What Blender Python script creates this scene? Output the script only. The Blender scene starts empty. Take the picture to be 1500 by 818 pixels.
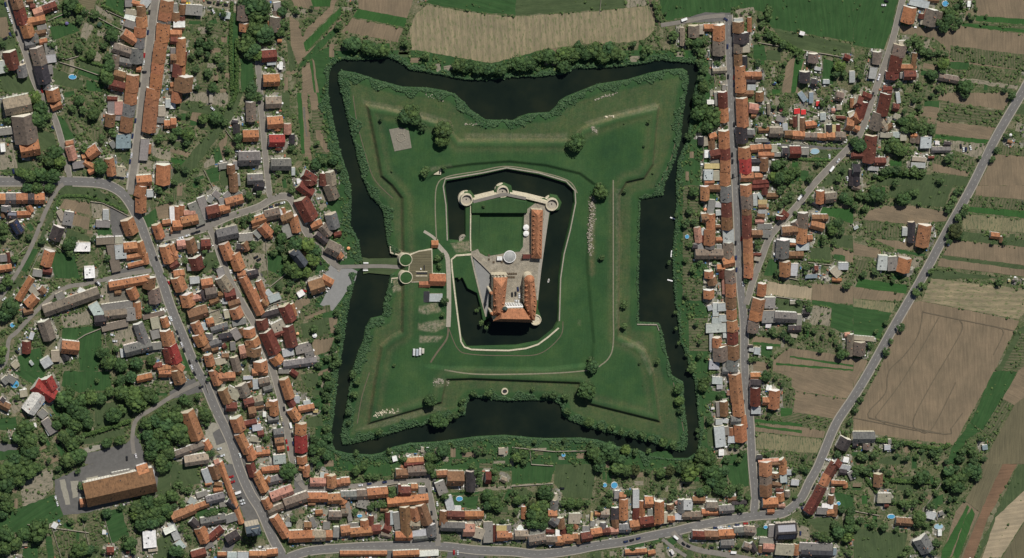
import bpy, bmesh, math, random
import numpy as np, time
_T0=time.time()
def tick(s): print('TICK', s, round(time.time()-_T0,1))
from mathutils import Vector, Matrix
random.seed(7); rng = np.random.default_rng(7)
sc = bpy.context.scene
COL = sc.collection
S = 0.6                                    # metres per photo pixel
# ------------------------------------------------------------ camera
TILT = math.radians(20); DIST = 4500.0
_d = Vector((-.51, .86, 0)).normalized()
U = Vector((_d.x*math.sin(TILT), _d.y*math.sin(TILT), math.cos(TILT)))      # towards the camera
Rt = (Vector((1,0,0)) - U*U.x).normalized(); Up = U.cross(Rt).normalized()
CAM = U*DIST
cam_d = bpy.data.cameras.new("camera"); cam = bpy.data.objects.new("camera", cam_d); COL.objects.link(cam)
cam_d.sensor_width = 36; cam_d.lens = 18/0.1; cam_d.clip_start = 10; cam_d.clip_end = 40000
cam.matrix_world = Matrix(((Rt.x,Up.x,U.x,CAM.x),(Rt.y,Up.y,U.y,CAM.y),(Rt.z,Up.z,U.z,CAM.z),(0,0,0,1)))
sc.camera = cam
def P(px, py, h=0.0):
    """photo pixel -> point of the place at height h"""
    d = -U + Rt*((px-750)/750*.1) + Up*((409-py)/750*.1)
    t = (h-CAM.z)/d.z
    return CAM + d*t
def proj(X, Y, Z=0.0):
    vx, vy, vz = X-CAM.x, Y-CAM.y, Z-CAM.z
    dz = -(vx*U.x+vy*U.y+vz*U.z)
    return 750+(vx*Rt.x+vy*Rt.y+vz*Rt.z)/dz*7500, 409-(vx*Up.x+vy*Up.y+vz*Up.z)/dz*7500
# ------------------------------------------------------------ world, sun
SUN_EL = math.radians(46)
_s = P(770, 300) - P(750, 409); SUN = Vector((_s.x, _s.y, 0)).normalized()*math.cos(SUN_EL) + Vector((0,0,math.sin(SUN_EL)))
w = bpy.data.worlds.new("World"); sc.world = w; w.use_nodes = True
nt = w.node_tree; sky = nt.nodes.new("ShaderNodeTexSky"); sky.sky_type = 'NISHITA'; sky.sun_disc = False
sky.sun_elevation = SUN_EL; sky.sun_rotation = math.atan2(SUN.x, SUN.y)
nt.links.new(sky.outputs[0], nt.nodes["Background"].inputs[0]); nt.nodes["Background"].inputs[1].default_value = 0.05
sl = bpy.data.lights.new("sun", 'SUN'); sl.energy = 5.0; sl.angle = math.radians(.5); sl.color = (1,.955,.87)
so = bpy.data.objects.new("sun", sl); COL.objects.link(so); so.rotation_euler = SUN.to_track_quat('Z','Y').to_euler()
sc.view_settings.view_transform = 'Standard'; sc.view_settings.look = 'None'; sc.view_settings.exposure = -0.12; sc.view_settings.gamma = 1.0
# ------------------------------------------------------------ data: tile index / local sixth-pixels of the photo
D_H = """
0 130 -30 165 78 95 b
0 235 15 290 10 50 b
0 268 65 310 62 48 r
0 165 78 205 215 95 r
0 300 125 385 95 70 p
0 385 92 495 52 72 r
0 230 205 395 172 68 o
0 225 220 262 328 100 o
0 318 300 402 285 52 b
0 330 250 410 235 38 G
0 300 300 312 380 62 g
0 350 375 415 362 45 o
0 425 370 445 490 75 G
0 390 525 490 510 68 L
0 320 430 360 575 112 d
0 225 400 310 385 62 g
0 355 580 395 735 112 k
0 410 730 415 790 60 g
0 440 575 450 650 35 G
0 85 465 120 610 110 r
0 10 540 30 640 72 L
0 185 580 205 680 80 g
0 1250 0 1310 40 70 L
0 1160 25 1262 50 42 o
0 1240 62 1250 155 72 b
0 1130 0 1130 60 60 G
0 1105 100 1200 115 45 T
0 1098 140 1190 168 45 W
0 1100 200 1195 230 60 G
0 1245 155 1252 245 90 o
0 1235 247 1232 330 95 o
0 1085 300 1190 370 85 o
0 1230 342 1228 430 78 g
0 1000 425 1145 470 80 d
0 1200 432 1205 560 108 g
0 1020 490 1010 605 60 d
0 1050 540 1155 562 65 g
0 1200 612 1240 615 45 o
0 1000 655 1095 682 75 b
0 965 745 1090 775 82 r
0 1172 672 1160 812 105 o
0 1475 15 1460 112 108 o
0 1458 116 1450 185 105 o
0 1452 187 1448 212 100 g
0 1440 215 1430 372 108 o
0 1420 376 1412 436 105 o
0 1408 440 1398 556 105 o
0 1392 560 1385 655 100 o
0 1380 660 1370 780 98 o
1 45 140 268 95 145 t
1 205 215 240 445 190 d
1 185 515 345 485 135 o
1 0 345 165 325 60 G
1 5 485 45 480 70 W
1 460 -20 480 75 110 o
1 455 135 540 100 72 o
1 580 455 645 445 45 o
1 610 478 645 590 75 p
1 640 640 735 625 60 G
1 725 575 775 560 50 o
1 775 560 862 500 95 o
1 740 612 838 670 50 o
1 782 705 845 672 50 o
1 960 588 985 728 75 o
1 1020 690 1100 700 80 T
1 1155 0 1150 105 100 o
1 1140 108 1130 215 100 g
1 1122 218 1110 345 102 b
1 975 195 965 300 80 b
1 945 55 1030 60 40 r
1 1045 80 1045 190 70 P
1 980 80 980 180 62 G
1 1000 215 1065 220 50 G
1 1085 370 1085 485 122 B
1 1352 -30 1345 60 112 o
1 1340 62 1310 345 112 o
1 1275 412 1260 590 70 G
1 1316 455 1312 535 28 o
1 1425 120 1422 205 60 T
1 1455 95 1500 95 70 L
1 1375 240 1445 245 45 G
1 1445 285 1500 285 70 o
1 1440 645 1435 810 115 o
1 1205 785 1330 775 90 o
1 975 430 1010 480 45 G
2 -20 122 48 122 85 o
2 52 122 142 122 88 g
2 145 122 240 120 88 o
2 243 122 303 122 88 k
2 306 122 390 120 92 o
2 150 258 270 255 55 o
2 65 265 145 270 60 ks
2 250 180 278 235 45 o
2 55 185 55 230 80 g
2 28 205 28 280 32 b
2 115 320 182 420 78 ks
2 522 372 482 482 98 k
2 610 235 590 345 82 G
2 930 215 930 300 50 L
2 845 335 965 340 58 G
2 1118 310 1165 430 112 o
2 655 540 790 540 75 W
2 850 490 1000 482 60 D
2 1012 480 1080 478 60 T
2 1055 522 1065 640 92 L
2 1092 555 1205 545 85 o
2 1225 502 1252 600 68 o
2 1115 640 1260 615 45 o
2 1130 712 1260 680 42 o
2 1272 602 1288 690 50 o
2 975 525 1025 750 78 D
2 785 720 790 810 85 W
2 440 585 405 710 90 o
2 378 752 455 762 58 r
2 290 765 370 775 60 G
2 0 740 102 725 60 o
2 0 640 60 635 60 G
2 68 590 80 670 32 r
2 1245 12 1225 100 92 o
2 1240 102 1240 238 90 o
2 1318 42 1318 100 56 L
2 1375 352 1415 465 78 o
2 1430 335 1500 325 50 o
2 1450 540 1490 680 90 o
2 520 225 560 300 50 T
3 280 0 165 190 60 o
3 255 60 330 150 60 T
3 245 245 320 170 90 o
3 210 300 290 280 60 b
3 350 90 390 130 60 b
3 400 295 860 135 95 d
3 690 100 740 125 45 W
3 815 225 880 330 85 L
3 385 385 440 540 105 d
3 260 500 295 510 62 L
3 235 560 235 660 70 r
3 390 710 430 770 85 L
3 485 640 490 730 70 T
3 115 740 155 780 55 T
3 545 610 690 625 110 o
3 560 660 590 720 50 k
3 970 75 1310 15 75 o
3 1150 95 1190 180 85 o
3 1010 130 1065 125 45 b
3 1320 0 1310 95 100 b
3 1350 100 1370 220 100 d
3 1205 220 1215 350 60 o
3 835 380 930 370 90 k
3 925 330 1110 310 75 d
3 1110 320 1200 310 110 G
3 900 270 1160 235 80 G
3 1215 410 1290 620 85 g
3 1105 650 1330 590 100 g
3 1080 620 1090 690 50 L
3 1330 500 1400 480 80 G
3 1325 600 1420 590 60 G
3 1440 350 1465 430 60 o
3 1330 400 1400 385 100 T
3 1455 470 1480 590 90 o
3 1470 620 1500 740 80 r
3 1390 805 1500 790 60 o
3 1350 780 1425 770 60 r
3 900 440 1120 390 60 D
3 1260 345 1440 300 40 D
3 495 170 560 140 60 G
3 10 -5 10 40 40 G
3 265 730 290 760 25 L
4 310 130 470 235 125 q
4 410 70 460 170 100 q
4 250 360 360 210 125 w
4 60 50 130 90 60 G
4 30 60 70 100 60 G
4 0 290 80 330 70 b
4 395 430 470 540 70 G
4 350 400 400 350 70 G
4 290 480 320 475 35 W
4 1205 80 1335 50 60 o
4 1400 20 1500 20 80 o
4 100 550 140 560 45 T
4 175 200 240 190 60 T
4 410 500 440 560 35 L
4 0 250 30 280 60 k
5 770 290 1350 160 215 b
5 1220 90 1310 60 120 o
5 985 100 1140 70 50 G
5 705 350 750 345 75 o
5 1310 590 1320 730 110 W
5 1480 560 1500 600 100 W
5 460 530 500 550 50 W
5 940 770 1000 770 70 r
5 1110 775 1135 775 40 r
5 195 700 240 700 40 T
5 1305 755 1385 745 40 T
5 900 600 930 600 35 W
5 1340 60 1345 140 30 L
6 0 30 0 115 40 o
6 110 45 108 130 55 b
6 35 35 40 110 50 G
6 135 85 275 95 85 G
6 50 115 45 190 60 b
6 75 190 75 240 95 W
6 25 245 120 250 50 b
6 0 300 95 300 60 o
6 100 150 100 190 50 r
6 0 360 60 365 60 r
6 95 350 90 570 75 o
6 125 460 115 570 40 r
6 0 445 50 445 45 G
6 0 525 50 525 80 b
6 118 570 110 680 30 o
6 65 570 55 680 75 r
6 0 600 35 600 60 G
6 125 685 110 810 150 b
6 0 760 40 755 55 o
6 -10 800 70 800 50 b
6 645 50 635 185 95 d
6 650 215 650 280 82 o
6 505 110 495 165 45 L
6 935 25 945 90 65 G
6 960 90 955 160 30 o
6 925 95 925 155 40 d
6 925 160 915 280 90 d
6 868 190 868 230 25 o
6 805 505 930 495 98 r
6 850 560 925 555 30 L
6 820 718 955 712 100 o
6 940 365 975 365 30 o
6 955 580 985 580 60 W
6 410 25 430 25 30 k
6 350 60 352 65 20 G
6 95 15 135 15 30 o
7 60 0 50 90 85 o
7 15 70 15 140 50 W
7 0 275 48 275 85 o
7 355 10 355 85 30 T
7 705 90 710 250 80 d
7 540 260 590 265 35 k
7 580 280 580 360 55 k
7 640 388 770 385 95 o
7 615 370 635 415 50 G
7 840 95 970 90 95 t
7 855 275 985 265 100 o
7 940 310 940 335 50 o
7 1030 280 1030 365 60 p
7 870 430 1000 430 100 q
7 950 485 950 505 50 r
7 1068 370 1068 450 45 k
7 605 590 785 585 115 g
7 890 640 1055 640 95 g
7 1078 660 1078 725 30 L
7 680 770 810 765 85 g
7 425 650 500 640 50 G
7 570 605 575 675 45 G
7 530 640 535 715 65 b
7 550 715 560 870 70 b
7 590 720 600 816 30 G
7 1170 720 1270 780 85 r
7 1110 780 1180 770 40 W
7 1225 770 1230 816 110 r
7 1345 715 1345 816 60 r
7 1400 705 1420 816 80 t
7 695 90 700 130 45 k
8 60 190 60 310 50 o
8 100 180 95 265 45 o
8 10 190 15 330 40 W
8 120 255 215 250 60 p
8 100 330 240 300 85 o
8 20 360 100 355 85 o
8 0 400 15 400 60 o
8 190 160 270 340 80 G
8 265 110 330 290 70 G
8 330 110 370 130 60 G
8 325 250 430 225 105 r
8 425 225 520 205 75 o
8 490 160 635 120 80 o
8 440 110 470 180 50 G
8 480 70 510 100 60 G
8 560 60 620 100 60 G
8 380 60 430 100 50 G
8 740 0 820 10 80 k
8 1110 140 1130 330 0 r
8 1130 0 1240 80 90 r
8 1150 130 1240 300 130 r
8 1390 0 1440 120 100 d
8 715 330 835 290 75 o
8 835 275 960 245 90 d
8 945 220 990 290 50 L
8 990 200 1005 270 30 o
8 980 310 1080 270 80 b
8 1080 280 1110 410 75 o
8 1000 350 1045 450 70 G
8 800 360 870 440 90 o
8 850 460 895 450 40 o
8 720 370 780 350 50 b
8 415 450 590 410 105 g
8 470 520 520 650 90 o
8 520 600 565 660 60 o
8 560 610 610 740 100 o
8 510 650 560 750 0 o
8 60 530 130 520 75 p
8 165 480 200 590 85 b
8 235 530 280 525 55 G
8 270 530 350 525 90 r
8 215 640 245 740 110 r
8 145 720 200 715 60 G
8 0 530 40 650 60 o
8 0 720 70 680 60 r
8 -10 590 50 620 70 o
8 30 790 120 780 70 o
8 410 770 470 750 80 G
8 600 460 720 450 65 G
8 580 550 640 560 70 k
8 640 510 680 570 70 b
8 740 400 790 450 50 G
8 1410 260 1440 380 100 g
8 1240 370 1330 330 65 o
8 1280 430 1370 500 60 k
8 1330 360 1400 440 80 d
8 1440 440 1500 425 45 r
8 1380 540 1480 590 110 d
8 1470 600 1500 640 60 o
8 590 790 660 780 60 o
8 680 790 770 770 60 k
9 55 0 100 110 105 o
9 -10 480 20 600 60 o
9 0 600 50 745 110 q
9 30 760 100 816 80 o
9 170 20 250 10 60 L
9 275 60 370 45 85 o
9 440 0 510 110 95 t
9 140 150 165 250 110 o
9 185 185 265 170 60 p
9 255 120 300 190 65 k
9 310 140 400 125 100 d
9 420 150 460 145 55 b
9 350 220 425 190 50 b
9 480 160 570 140 95 r
9 455 200 500 200 50 L
9 515 240 610 210 60 b
9 565 270 600 350 100 o
9 165 340 325 290 105 b
9 215 395 260 490 80 o
9 320 400 380 385 75 o
9 270 430 320 420 60 L
9 360 460 500 420 60 g
9 340 490 340 540 60 g
9 430 530 540 510 70 k
9 550 450 600 530 65 G
9 350 590 445 560 70 g
9 240 500 290 590 100 o
9 275 620 350 600 65 b
9 365 635 420 620 50 b
9 330 680 355 770 75 o
9 395 740 480 715 60 T
9 450 690 510 690 50 b
9 560 700 590 816 70 d
9 610 660 660 650 110 p
9 690 450 700 520 100 o
9 620 440 640 500 40 b
9 720 540 740 600 110 o
9 735 620 730 690 125 b
9 790 740 800 816 115 o
9 460 610 490 590 45 r
9 640 600 640 630 40 r
9 545 560 550 630 45 G
9 640 0 790 310 75 o
9 775 30 840 200 55 o
9 845 110 890 160 45 L
9 865 190 960 150 60 L
9 800 200 850 240 60 b
9 730 100 770 190 40 o
9 950 270 1095 230 0 r
9 1000 250 1060 380 100 r
9 1065 230 1095 330 40 o
9 800 340 950 300 60 k
9 800 370 820 450 95 r
9 900 450 1000 400 90 T
9 840 480 920 660 115 r
9 1030 430 1070 600 100 r
9 920 500 1000 470 60 r
9 910 690 960 750 100 o
9 985 660 1080 640 65 L
9 1100 630 1230 600 80 G
9 1200 600 1230 690 75 G
9 1000 770 1280 730 70 g
9 1220 90 1360 80 0 b
9 1230 100 1350 60 120 b
9 1330 0 1420 50 70 o
9 1120 150 1170 120 45 W
9 0 810 30 810 50 b
9 380 810 440 800 60 o
9 660 590 700 580 60 b
9 545 400 660 370 50 G
9 470 320 515 310 70 T
10 -10 20 60 0 40 o
10 50 0 90 110 100 b
10 375 0 420 120 80 o
10 430 60 565 50 75 o
10 580 10 620 5 50 b
10 720 15 850 10 60 o
10 460 170 510 280 90 b
10 500 170 600 220 90 T
10 620 130 660 220 100 d
10 690 100 710 140 50 b
10 745 70 750 155 50 L
10 780 110 870 90 70 d
10 820 170 890 150 50 g
10 490 320 580 320 80 r
10 650 290 735 270 75 r
10 735 270 810 255 90 t
10 750 320 815 310 50 b
10 690 370 750 360 95 b
10 560 430 640 500 0 o
10 575 420 615 530 105 o
10 655 470 755 450 55 r
10 720 500 795 490 55 L
10 620 560 700 660 0 o
10 600 560 680 720 80 o
10 680 670 720 780 80 o
10 770 560 820 550 55 r
10 700 590 770 600 50 T
10 740 730 870 720 55 o
10 755 700 800 690 60 T
10 860 300 930 370 0 o
10 840 310 930 300 70 b
10 905 270 915 390 75 o
10 860 430 950 420 55 g
10 910 555 995 545 80 g
10 920 630 995 620 75 b
10 940 690 1000 680 60 o
10 905 780 1010 770 80 L
10 1000 80 1050 240 85 o
10 1040 250 1080 310 60 r
10 1060 340 1120 430 85 o
10 1130 345 1260 320 60 o
10 1100 500 1190 480 0 o
10 1150 470 1145 560 95 o
10 1148 575 1152 715 105 q
10 1155 755 1160 816 85 o
10 950 0 1040 0 40 G
10 1055 0 1110 40 50 r
10 1110 220 1110 280 45 L
10 1190 250 1200 250 30 W
10 825 360 825 400 30 W
10 110 400 230 610 0 b
10 150 370 240 600 115 o
10 270 640 350 660 0 b
10 300 620 340 690 70 o
10 45 740 290 650 65 d
10 130 800 330 770 90 t
10 390 816 430 800 60 p
10 1255 350 1295 350 30 Y
10 1170 290 1230 275 50 L
10 640 60 720 55 30 L
11 440 0 620 510 48 o
11 370 20 410 130 80 b
11 385 180 450 190 50 b
11 300 50 345 170 65 L
11 305 180 360 170 40 o
11 380 235 460 225 40 o
11 230 280 320 250 45 G
11 320 330 470 290 75 g
11 160 310 215 340 60 L
11 195 400 330 350 60 o
11 20 480 210 400 90 o
11 270 520 480 480 75 g
11 180 500 270 580 70 k
11 480 490 580 460 70 G
11 500 330 580 390 60 k
11 255 570 310 690 95 o
11 350 660 455 570 70 r
11 300 730 370 700 50 G
11 0 520 60 660 60 L
11 60 680 110 740 60 L
11 190 816 310 780 80 r
11 430 360 490 350 45 G
11 700 0 730 110 70 r
11 750 80 830 240 80 o
11 805 60 950 45 60 o
11 840 130 870 160 60 o
11 860 160 980 130 70 g
11 890 260 1080 210 0 p
11 830 310 870 390 70 o
11 890 300 1070 230 90 p
11 1010 360 1210 290 90 d
11 865 430 1010 370 60 d
11 1205 300 1375 300 85 o
11 1385 315 1500 310 90 o
11 1210 355 1270 355 30 b
11 910 470 1020 640 85 o
11 1045 650 1255 640 105 o
11 980 620 1060 700 0 o
11 1250 640 1360 640 95 t
11 1360 635 1420 635 90 o
11 1175 550 1235 550 70 b
11 1010 530 1060 530 45 L
11 1275 435 1335 430 50 o
11 1395 460 1500 460 75 d
11 1340 540 1400 540 70 G
11 1430 600 1480 600 90 G
11 1230 165 1360 165 75 p
11 1415 110 1420 210 80 o
11 1465 175 1500 170 65 o
11 1350 110 1390 110 45 o
11 1145 60 1220 50 0 o
11 1130 30 1170 40 60 o
11 1190 20 1200 110 60 o
11 1315 95 1350 95 45 L
11 500 680 600 620 90 k
11 415 800 490 800 45 o
11 500 800 580 800 50 L
11 590 800 690 800 55 L
11 695 800 840 800 60 o
11 850 790 940 780 65 o
11 1235 470 1270 550 40 G
11 780 20 870 50 40 T
11 1020 480 1060 500 45 G
16 575 800 720 790 60 o
16 1410 680 1410 730 55 T
16 390 288 430 290 28 W
16 425 322 440 322 25 p
16 465 750 475 790 40 W
16 700 690 725 690 45 T
17 485 95 585 90 80 b
17 590 70 750 60 90 d
17 560 10 720 -10 60 r
17 0 165 75 160 70 o
17 840 95 935 90 60 o
17 935 140 1075 140 130 b
17 1140 75 1140 240 78 k
17 1270 130 1315 130 110 r
17 860 160 900 260 85 G
17 0 285 140 280 75 g
17 140 280 235 275 85 d
17 235 270 405 255 95 o
17 0 290 20 350 70 o
17 145 340 230 360 75 G
17 500 240 525 240 100 r
17 530 250 610 250 90 r
17 615 210 670 210 60 o
17 640 250 640 300 45 b
17 680 230 740 230 60 G
17 415 345 755 310 85 o
17 560 390 580 640 90 b
17 640 390 660 500 80 o
17 605 540 690 540 80 t
17 700 370 760 530 95 b
17 610 620 780 590 60 L
17 640 660 830 640 50 g
17 790 540 800 640 80 g
17 480 640 620 640 80 o
17 350 480 430 410 0 b
17 410 430 410 530 45 r
17 440 420 440 530 35 L
17 480 430 500 570 60 G
17 265 460 265 550 40 r
17 205 500 210 570 70 o
17 270 585 345 580 85 r
17 370 560 430 590 70 r
17 350 620 440 640 40 d
17 85 610 270 595 80 o
17 0 600 80 590 90 o
17 60 545 150 540 50 G
17 0 430 60 430 70 d
17 50 340 80 500 40 G
17 0 380 35 380 50 b
17 345 405 410 405 40 b
17 935 285 965 400 70 L
17 905 420 900 540 70 b
17 935 455 1080 460 75 r
17 1080 455 1245 455 70 o
17 885 555 1080 560 80 g
17 1075 590 1170 590 110 p
17 1170 600 1250 620 90 T
17 1290 515 1290 685 80 G
17 1340 540 1340 680 30 r
17 1370 640 1465 640 90 o
17 1365 565 1450 565 55 Y
17 1465 640 1500 640 60 o
17 1450 560 1490 560 50 G
17 975 390 1050 390 40 W
17 930 495 1000 520 45 T
17 0 790 390 790 50 o
17 460 800 680 790 60 o
17 680 790 850 780 50 W
17 1405 130 1450 150 45 t
17 520 25 560 40 30 o
23 105 380 105 480 40 o
23 345 290 400 290 60 T
23 375 325 375 405 65 g
23 320 450 395 450 75 o
23 340 490 400 530 80 g
23 430 480 440 570 60 b
23 450 560 460 640 50 r
23 300 595 370 600 40 r
23 400 580 400 635 35 W
23 30 630 140 630 80 t
23 155 680 295 660 90 d
23 305 680 395 680 75 d
23 310 660 390 650 40 r
23 390 685 460 680 85 o
23 450 670 535 665 85 o
23 530 655 580 650 70 o
23 590 620 595 700 45 b
23 615 655 705 640 85 r
23 700 615 790 600 75 o
23 795 600 865 595 65 r
23 865 595 935 590 60 p
23 550 520 565 570 45 o
23 500 480 600 480 90 T
23 690 460 710 460 75 Y
23 730 440 780 440 45 o
23 785 440 855 440 75 t
23 690 525 725 525 50 G
23 805 520 805 570 50 g
23 620 570 680 570 50 G
23 900 270 945 270 70 G
23 945 285 1000 285 65 o
23 945 400 945 490 0 b
23 985 320 985 490 75 o
23 910 390 905 490 65 k
23 905 490 920 560 60 b
23 945 575 1045 570 75 g
23 1040 550 1120 540 90 o
23 1065 390 1120 390 0 b
23 1095 390 1090 500 55 r
23 1145 330 1145 460 50 o
23 1170 345 1240 345 100 o
23 1215 400 1215 470 45 G
23 1130 525 1245 510 95 r
23 1250 525 1300 520 50 o
23 1300 340 1300 520 80 o
23 1340 430 1345 520 60 T
23 1395 360 1400 400 60 b
23 1370 490 1430 490 60 o
23 1430 460 1500 460 60 L
23 1490 320 1490 430 60 g
23 1090 230 1090 380 55 L
23 1440 350 1470 330 30 p
23 60 550 80 580 50 W
23 160 590 290 590 60 G
23 5 620 10 660 40 t
23 330 695 350 720 40 W
23 1000 780 1180 770 50 o
23 1200 790 1260 780 50 o
23 1400 780 1420 770 40 W
24 102 235 102 330 90 d
24 168 225 168 300 40 T
24 190 250 300 250 60 o
24 325 230 325 360 100 o
24 325 362 325 490 105 d
24 262 575 320 575 50 W
24 268 625 385 620 50 t
24 490 165 490 195 80 L
24 495 200 495 290 95 b
24 525 290 590 290 0 k
24 525 295 520 385 130 k
24 495 395 490 470 75 d
24 555 395 555 460 70 T
24 490 480 492 585 68 b
24 545 500 545 600 50 k
24 510 590 510 710 85 o
24 555 670 690 670 65 o
24 590 160 590 280 35 o
24 550 720 640 725 50 k
24 515 715 515 816 90 o
24 230 480 235 480 45 B
24 1155 480 1150 555 85 d
24 1080 640 1075 730 85 k
24 1490 630 1490 725 48 L
24 1235 720 1290 720 35 L
24 1420 500 1470 520 50 r
24 1160 600 1215 610 30 L
24 1130 730 1180 740 70 k
24 350 770 380 770 45 G
24 640 690 700 690 30 k
24 570 770 640 770 50 L
24 0 250 0 400 40 t
24 1030 290 1070 300 30 W
25 355 0 358 45 80 r
25 358 50 360 135 80 r
25 360 145 365 260 88 o
25 368 345 372 490 90 o
25 290 0 300 110 28 G
25 245 70 245 100 60 W
25 375 500 380 595 90 r
25 380 600 382 695 85 o
25 378 700 380 816 88 o
25 480 10 620 10 50 b
25 680 0 682 75 65 b
25 525 60 535 300 100 o
25 585 140 665 150 80 p
25 605 205 645 205 40 o
25 520 305 530 445 95 k
25 570 365 635 365 70 g
25 670 330 760 330 50 b
25 755 100 760 190 25 t
25 770 355 880 355 80 d
25 640 420 750 420 30 G
25 380 150 400 170 50 L
25 405 140 385 190 30 L
25 240 400 300 380 60 o
25 165 390 165 460 50 k
25 255 415 260 495 55 b
25 195 385 205 465 40 T
25 215 510 215 570 45 W
25 245 555 330 540 80 r
25 245 600 330 605 35 G
25 195 645 335 645 45 Y
25 190 725 265 725 85 L
25 300 690 300 770 60 T
25 195 790 275 790 50 o
25 1005 140 1005 185 50 Z
25 1062 150 1062 190 40 Z
25 1190 75 1190 115 35 Z
25 990 210 990 300 35 r
25 1022 190 1022 330 20 T
25 1055 225 1055 330 45 b
25 960 235 960 270 30 b
25 1085 290 1175 280 60 o
25 1350 30 1410 45 75 d
25 1375 110 1375 150 45 T
25 1235 180 1235 240 50 L
25 1350 220 1430 225 30 r
25 1440 280 1500 290 110 o
25 1480 170 1500 230 60 T
25 1270 285 1275 350 50 T
25 1290 285 1290 350 50 k
25 1330 285 1330 350 30 Y
25 1370 285 1370 370 35 r
25 830 220 895 240 50 G
25 900 270 900 330 45 L
25 900 370 970 370 65 b
25 970 375 1070 380 70 o
25 1075 390 1185 390 60 d
25 1185 390 1265 395 60 o
25 1265 385 1345 390 65 o
25 1345 385 1430 390 75 d
25 500 480 600 480 0 o
25 550 490 550 595 105 o
25 600 500 705 490 65 o
25 720 490 780 490 55 o
25 780 490 830 490 65 T
25 670 550 800 550 50 o
25 800 545 870 545 35 G
25 880 530 930 530 80 k
25 945 530 1038 530 100 r
25 1040 515 1110 515 60 G
25 555 590 560 710 100 q
25 605 610 690 610 50 k
25 720 580 720 690 70 b
25 610 670 680 670 40 W
25 515 745 620 745 85 o
25 635 740 700 740 55 o
25 620 800 750 790 50 r
25 1030 0 1080 70 45 B
25 1130 0 1130 90 35 B
25 1490 50 1490 130 30 o
25 1490 680 1490 816 50 k
25 1480 560 1500 560 50 r
25 1145 225 1190 235 35 T
25 1320 200 1345 240 30 T
25 1310 160 1340 160 40 p
26 200 15 200 130 75 o
26 240 30 330 30 60 b
26 385 15 390 145 95 g
26 390 145 390 205 85 r
26 390 205 395 290 90 r
26 395 285 397 390 92 b
26 400 390 405 510 95 L
26 405 510 405 640 90 d
26 240 260 260 130 60 G
26 320 150 315 190 60 L
26 318 220 320 260 55 L
26 170 295 230 290 75 b
26 250 260 252 390 75 o
26 245 395 240 525 95 o
26 105 375 155 500 0 p
26 130 375 145 500 60 p
26 180 375 180 440 30 L
26 180 440 180 500 30 r
26 295 480 350 480 45 o
26 295 365 335 365 30 b
26 90 545 130 545 50 k
26 130 500 160 570 60 G
26 160 590 265 570 0 g
26 120 610 350 610 85 d
26 245 510 245 560 80 g
26 300 540 350 540 40 G
26 360 690 455 670 90 o
26 305 730 370 730 60 o
26 250 690 350 700 30 T
26 235 760 235 816 75 o
26 350 740 350 816 50 r
26 420 745 420 816 90 d
26 560 0 565 95 95 o
26 565 95 575 205 95 d
26 565 205 568 260 78 b
26 568 260 570 365 82 r
26 570 365 570 465 80 r
26 575 470 578 540 80 o
26 578 540 580 600 80 o
26 580 600 583 690 82 o
26 585 690 583 810 80 o
26 610 430 700 430 65 b
26 610 20 755 10 50 r
26 725 0 725 80 50 r
26 635 75 640 175 35 L
26 655 265 720 280 50 b
26 665 70 695 120 30 L
26 665 145 740 145 40 Y
26 670 190 735 190 40 b
26 665 230 735 230 35 L
26 740 95 835 95 50 b
26 660 360 780 360 45 G
26 640 320 715 320 35 p
26 700 405 780 415 40 G
26 700 440 760 445 35 G
26 870 240 920 280 60 r
26 870 270 870 300 80 r
26 625 610 690 610 30 r
26 630 640 680 650 35 T
26 1190 75 1270 60 0 o
26 1215 55 1210 160 70 o
26 1260 120 1350 110 85 d
26 1140 290 1275 290 60 b
26 1130 345 1240 375 70 o
26 1065 250 1060 380 90 d
26 1135 145 1220 190 40 k
26 985 320 1010 360 60 d
26 880 410 1010 400 80 b
26 1055 380 1050 510 90 o
26 1100 470 1140 470 60 o
26 860 470 1000 490 30 W
26 890 490 880 640 110 g
26 945 520 1000 520 35 o
26 1000 540 1110 535 65 L
26 940 615 1060 615 60 b
26 905 680 905 800 95 o
26 985 690 975 790 60 L
26 1370 710 1455 710 60 L
26 1320 730 1380 790 70 T
26 1160 740 1190 740 60 r
26 1080 800 1180 795 35 B
26 1300 80 1355 80 40 G
27 255 0 270 60 80 b
27 235 110 235 180 90 o
27 360 10 365 135 28 p
27 425 0 428 45 90 d
27 428 55 430 165 90 o
27 430 178 432 265 92 b
27 435 280 437 360 88 o
27 440 380 443 470 90 o
27 445 480 447 580 92 r
27 452 600 455 715 95 b
27 315 225 375 225 0 G
27 345 220 345 285 75 L
27 290 220 290 330 50 L
27 235 240 245 280 40 L
27 320 350 390 350 60 L
27 260 370 340 370 50 L
27 210 440 390 430 80 L
27 250 490 250 630 30 L
27 375 450 375 520 40 L
27 305 530 305 610 75 o
27 335 610 340 730 125 d
27 340 600 400 595 30 b
27 235 760 320 760 80 L
27 355 760 395 760 50 G
27 440 725 435 816 95 g
27 705 55 695 155 75 o
27 680 190 660 290 110 o
27 655 295 645 375 110 o
27 630 390 620 480 90 d
27 730 170 730 260 0 G
27 770 170 765 260 90 G
27 700 340 810 335 105 G
27 815 345 1000 355 90 g
27 1030 320 1025 410 45 G
27 935 450 1040 450 60 k
27 945 500 1005 510 30 T
27 730 415 775 420 35 W
27 630 635 680 640 60 L
27 585 620 635 630 40 L
27 580 600 620 600 20 k
27 1055 305 1115 310 55 k
27 970 195 970 225 50 T
27 1315 15 1395 20 35 o
27 1480 500 1475 680 60 d
27 1425 500 1470 500 40 p
27 185 20 210 20 45 T
27 1240 0 1260 0 10 G
28 465 40 485 270 105 o
28 490 270 500 395 100 o
28 535 400 555 480 0 o
28 510 480 520 620 105 o
28 530 395 545 500 60 o
28 430 440 510 435 75 g
28 330 280 400 275 0 p
28 365 275 370 395 70 b
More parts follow.
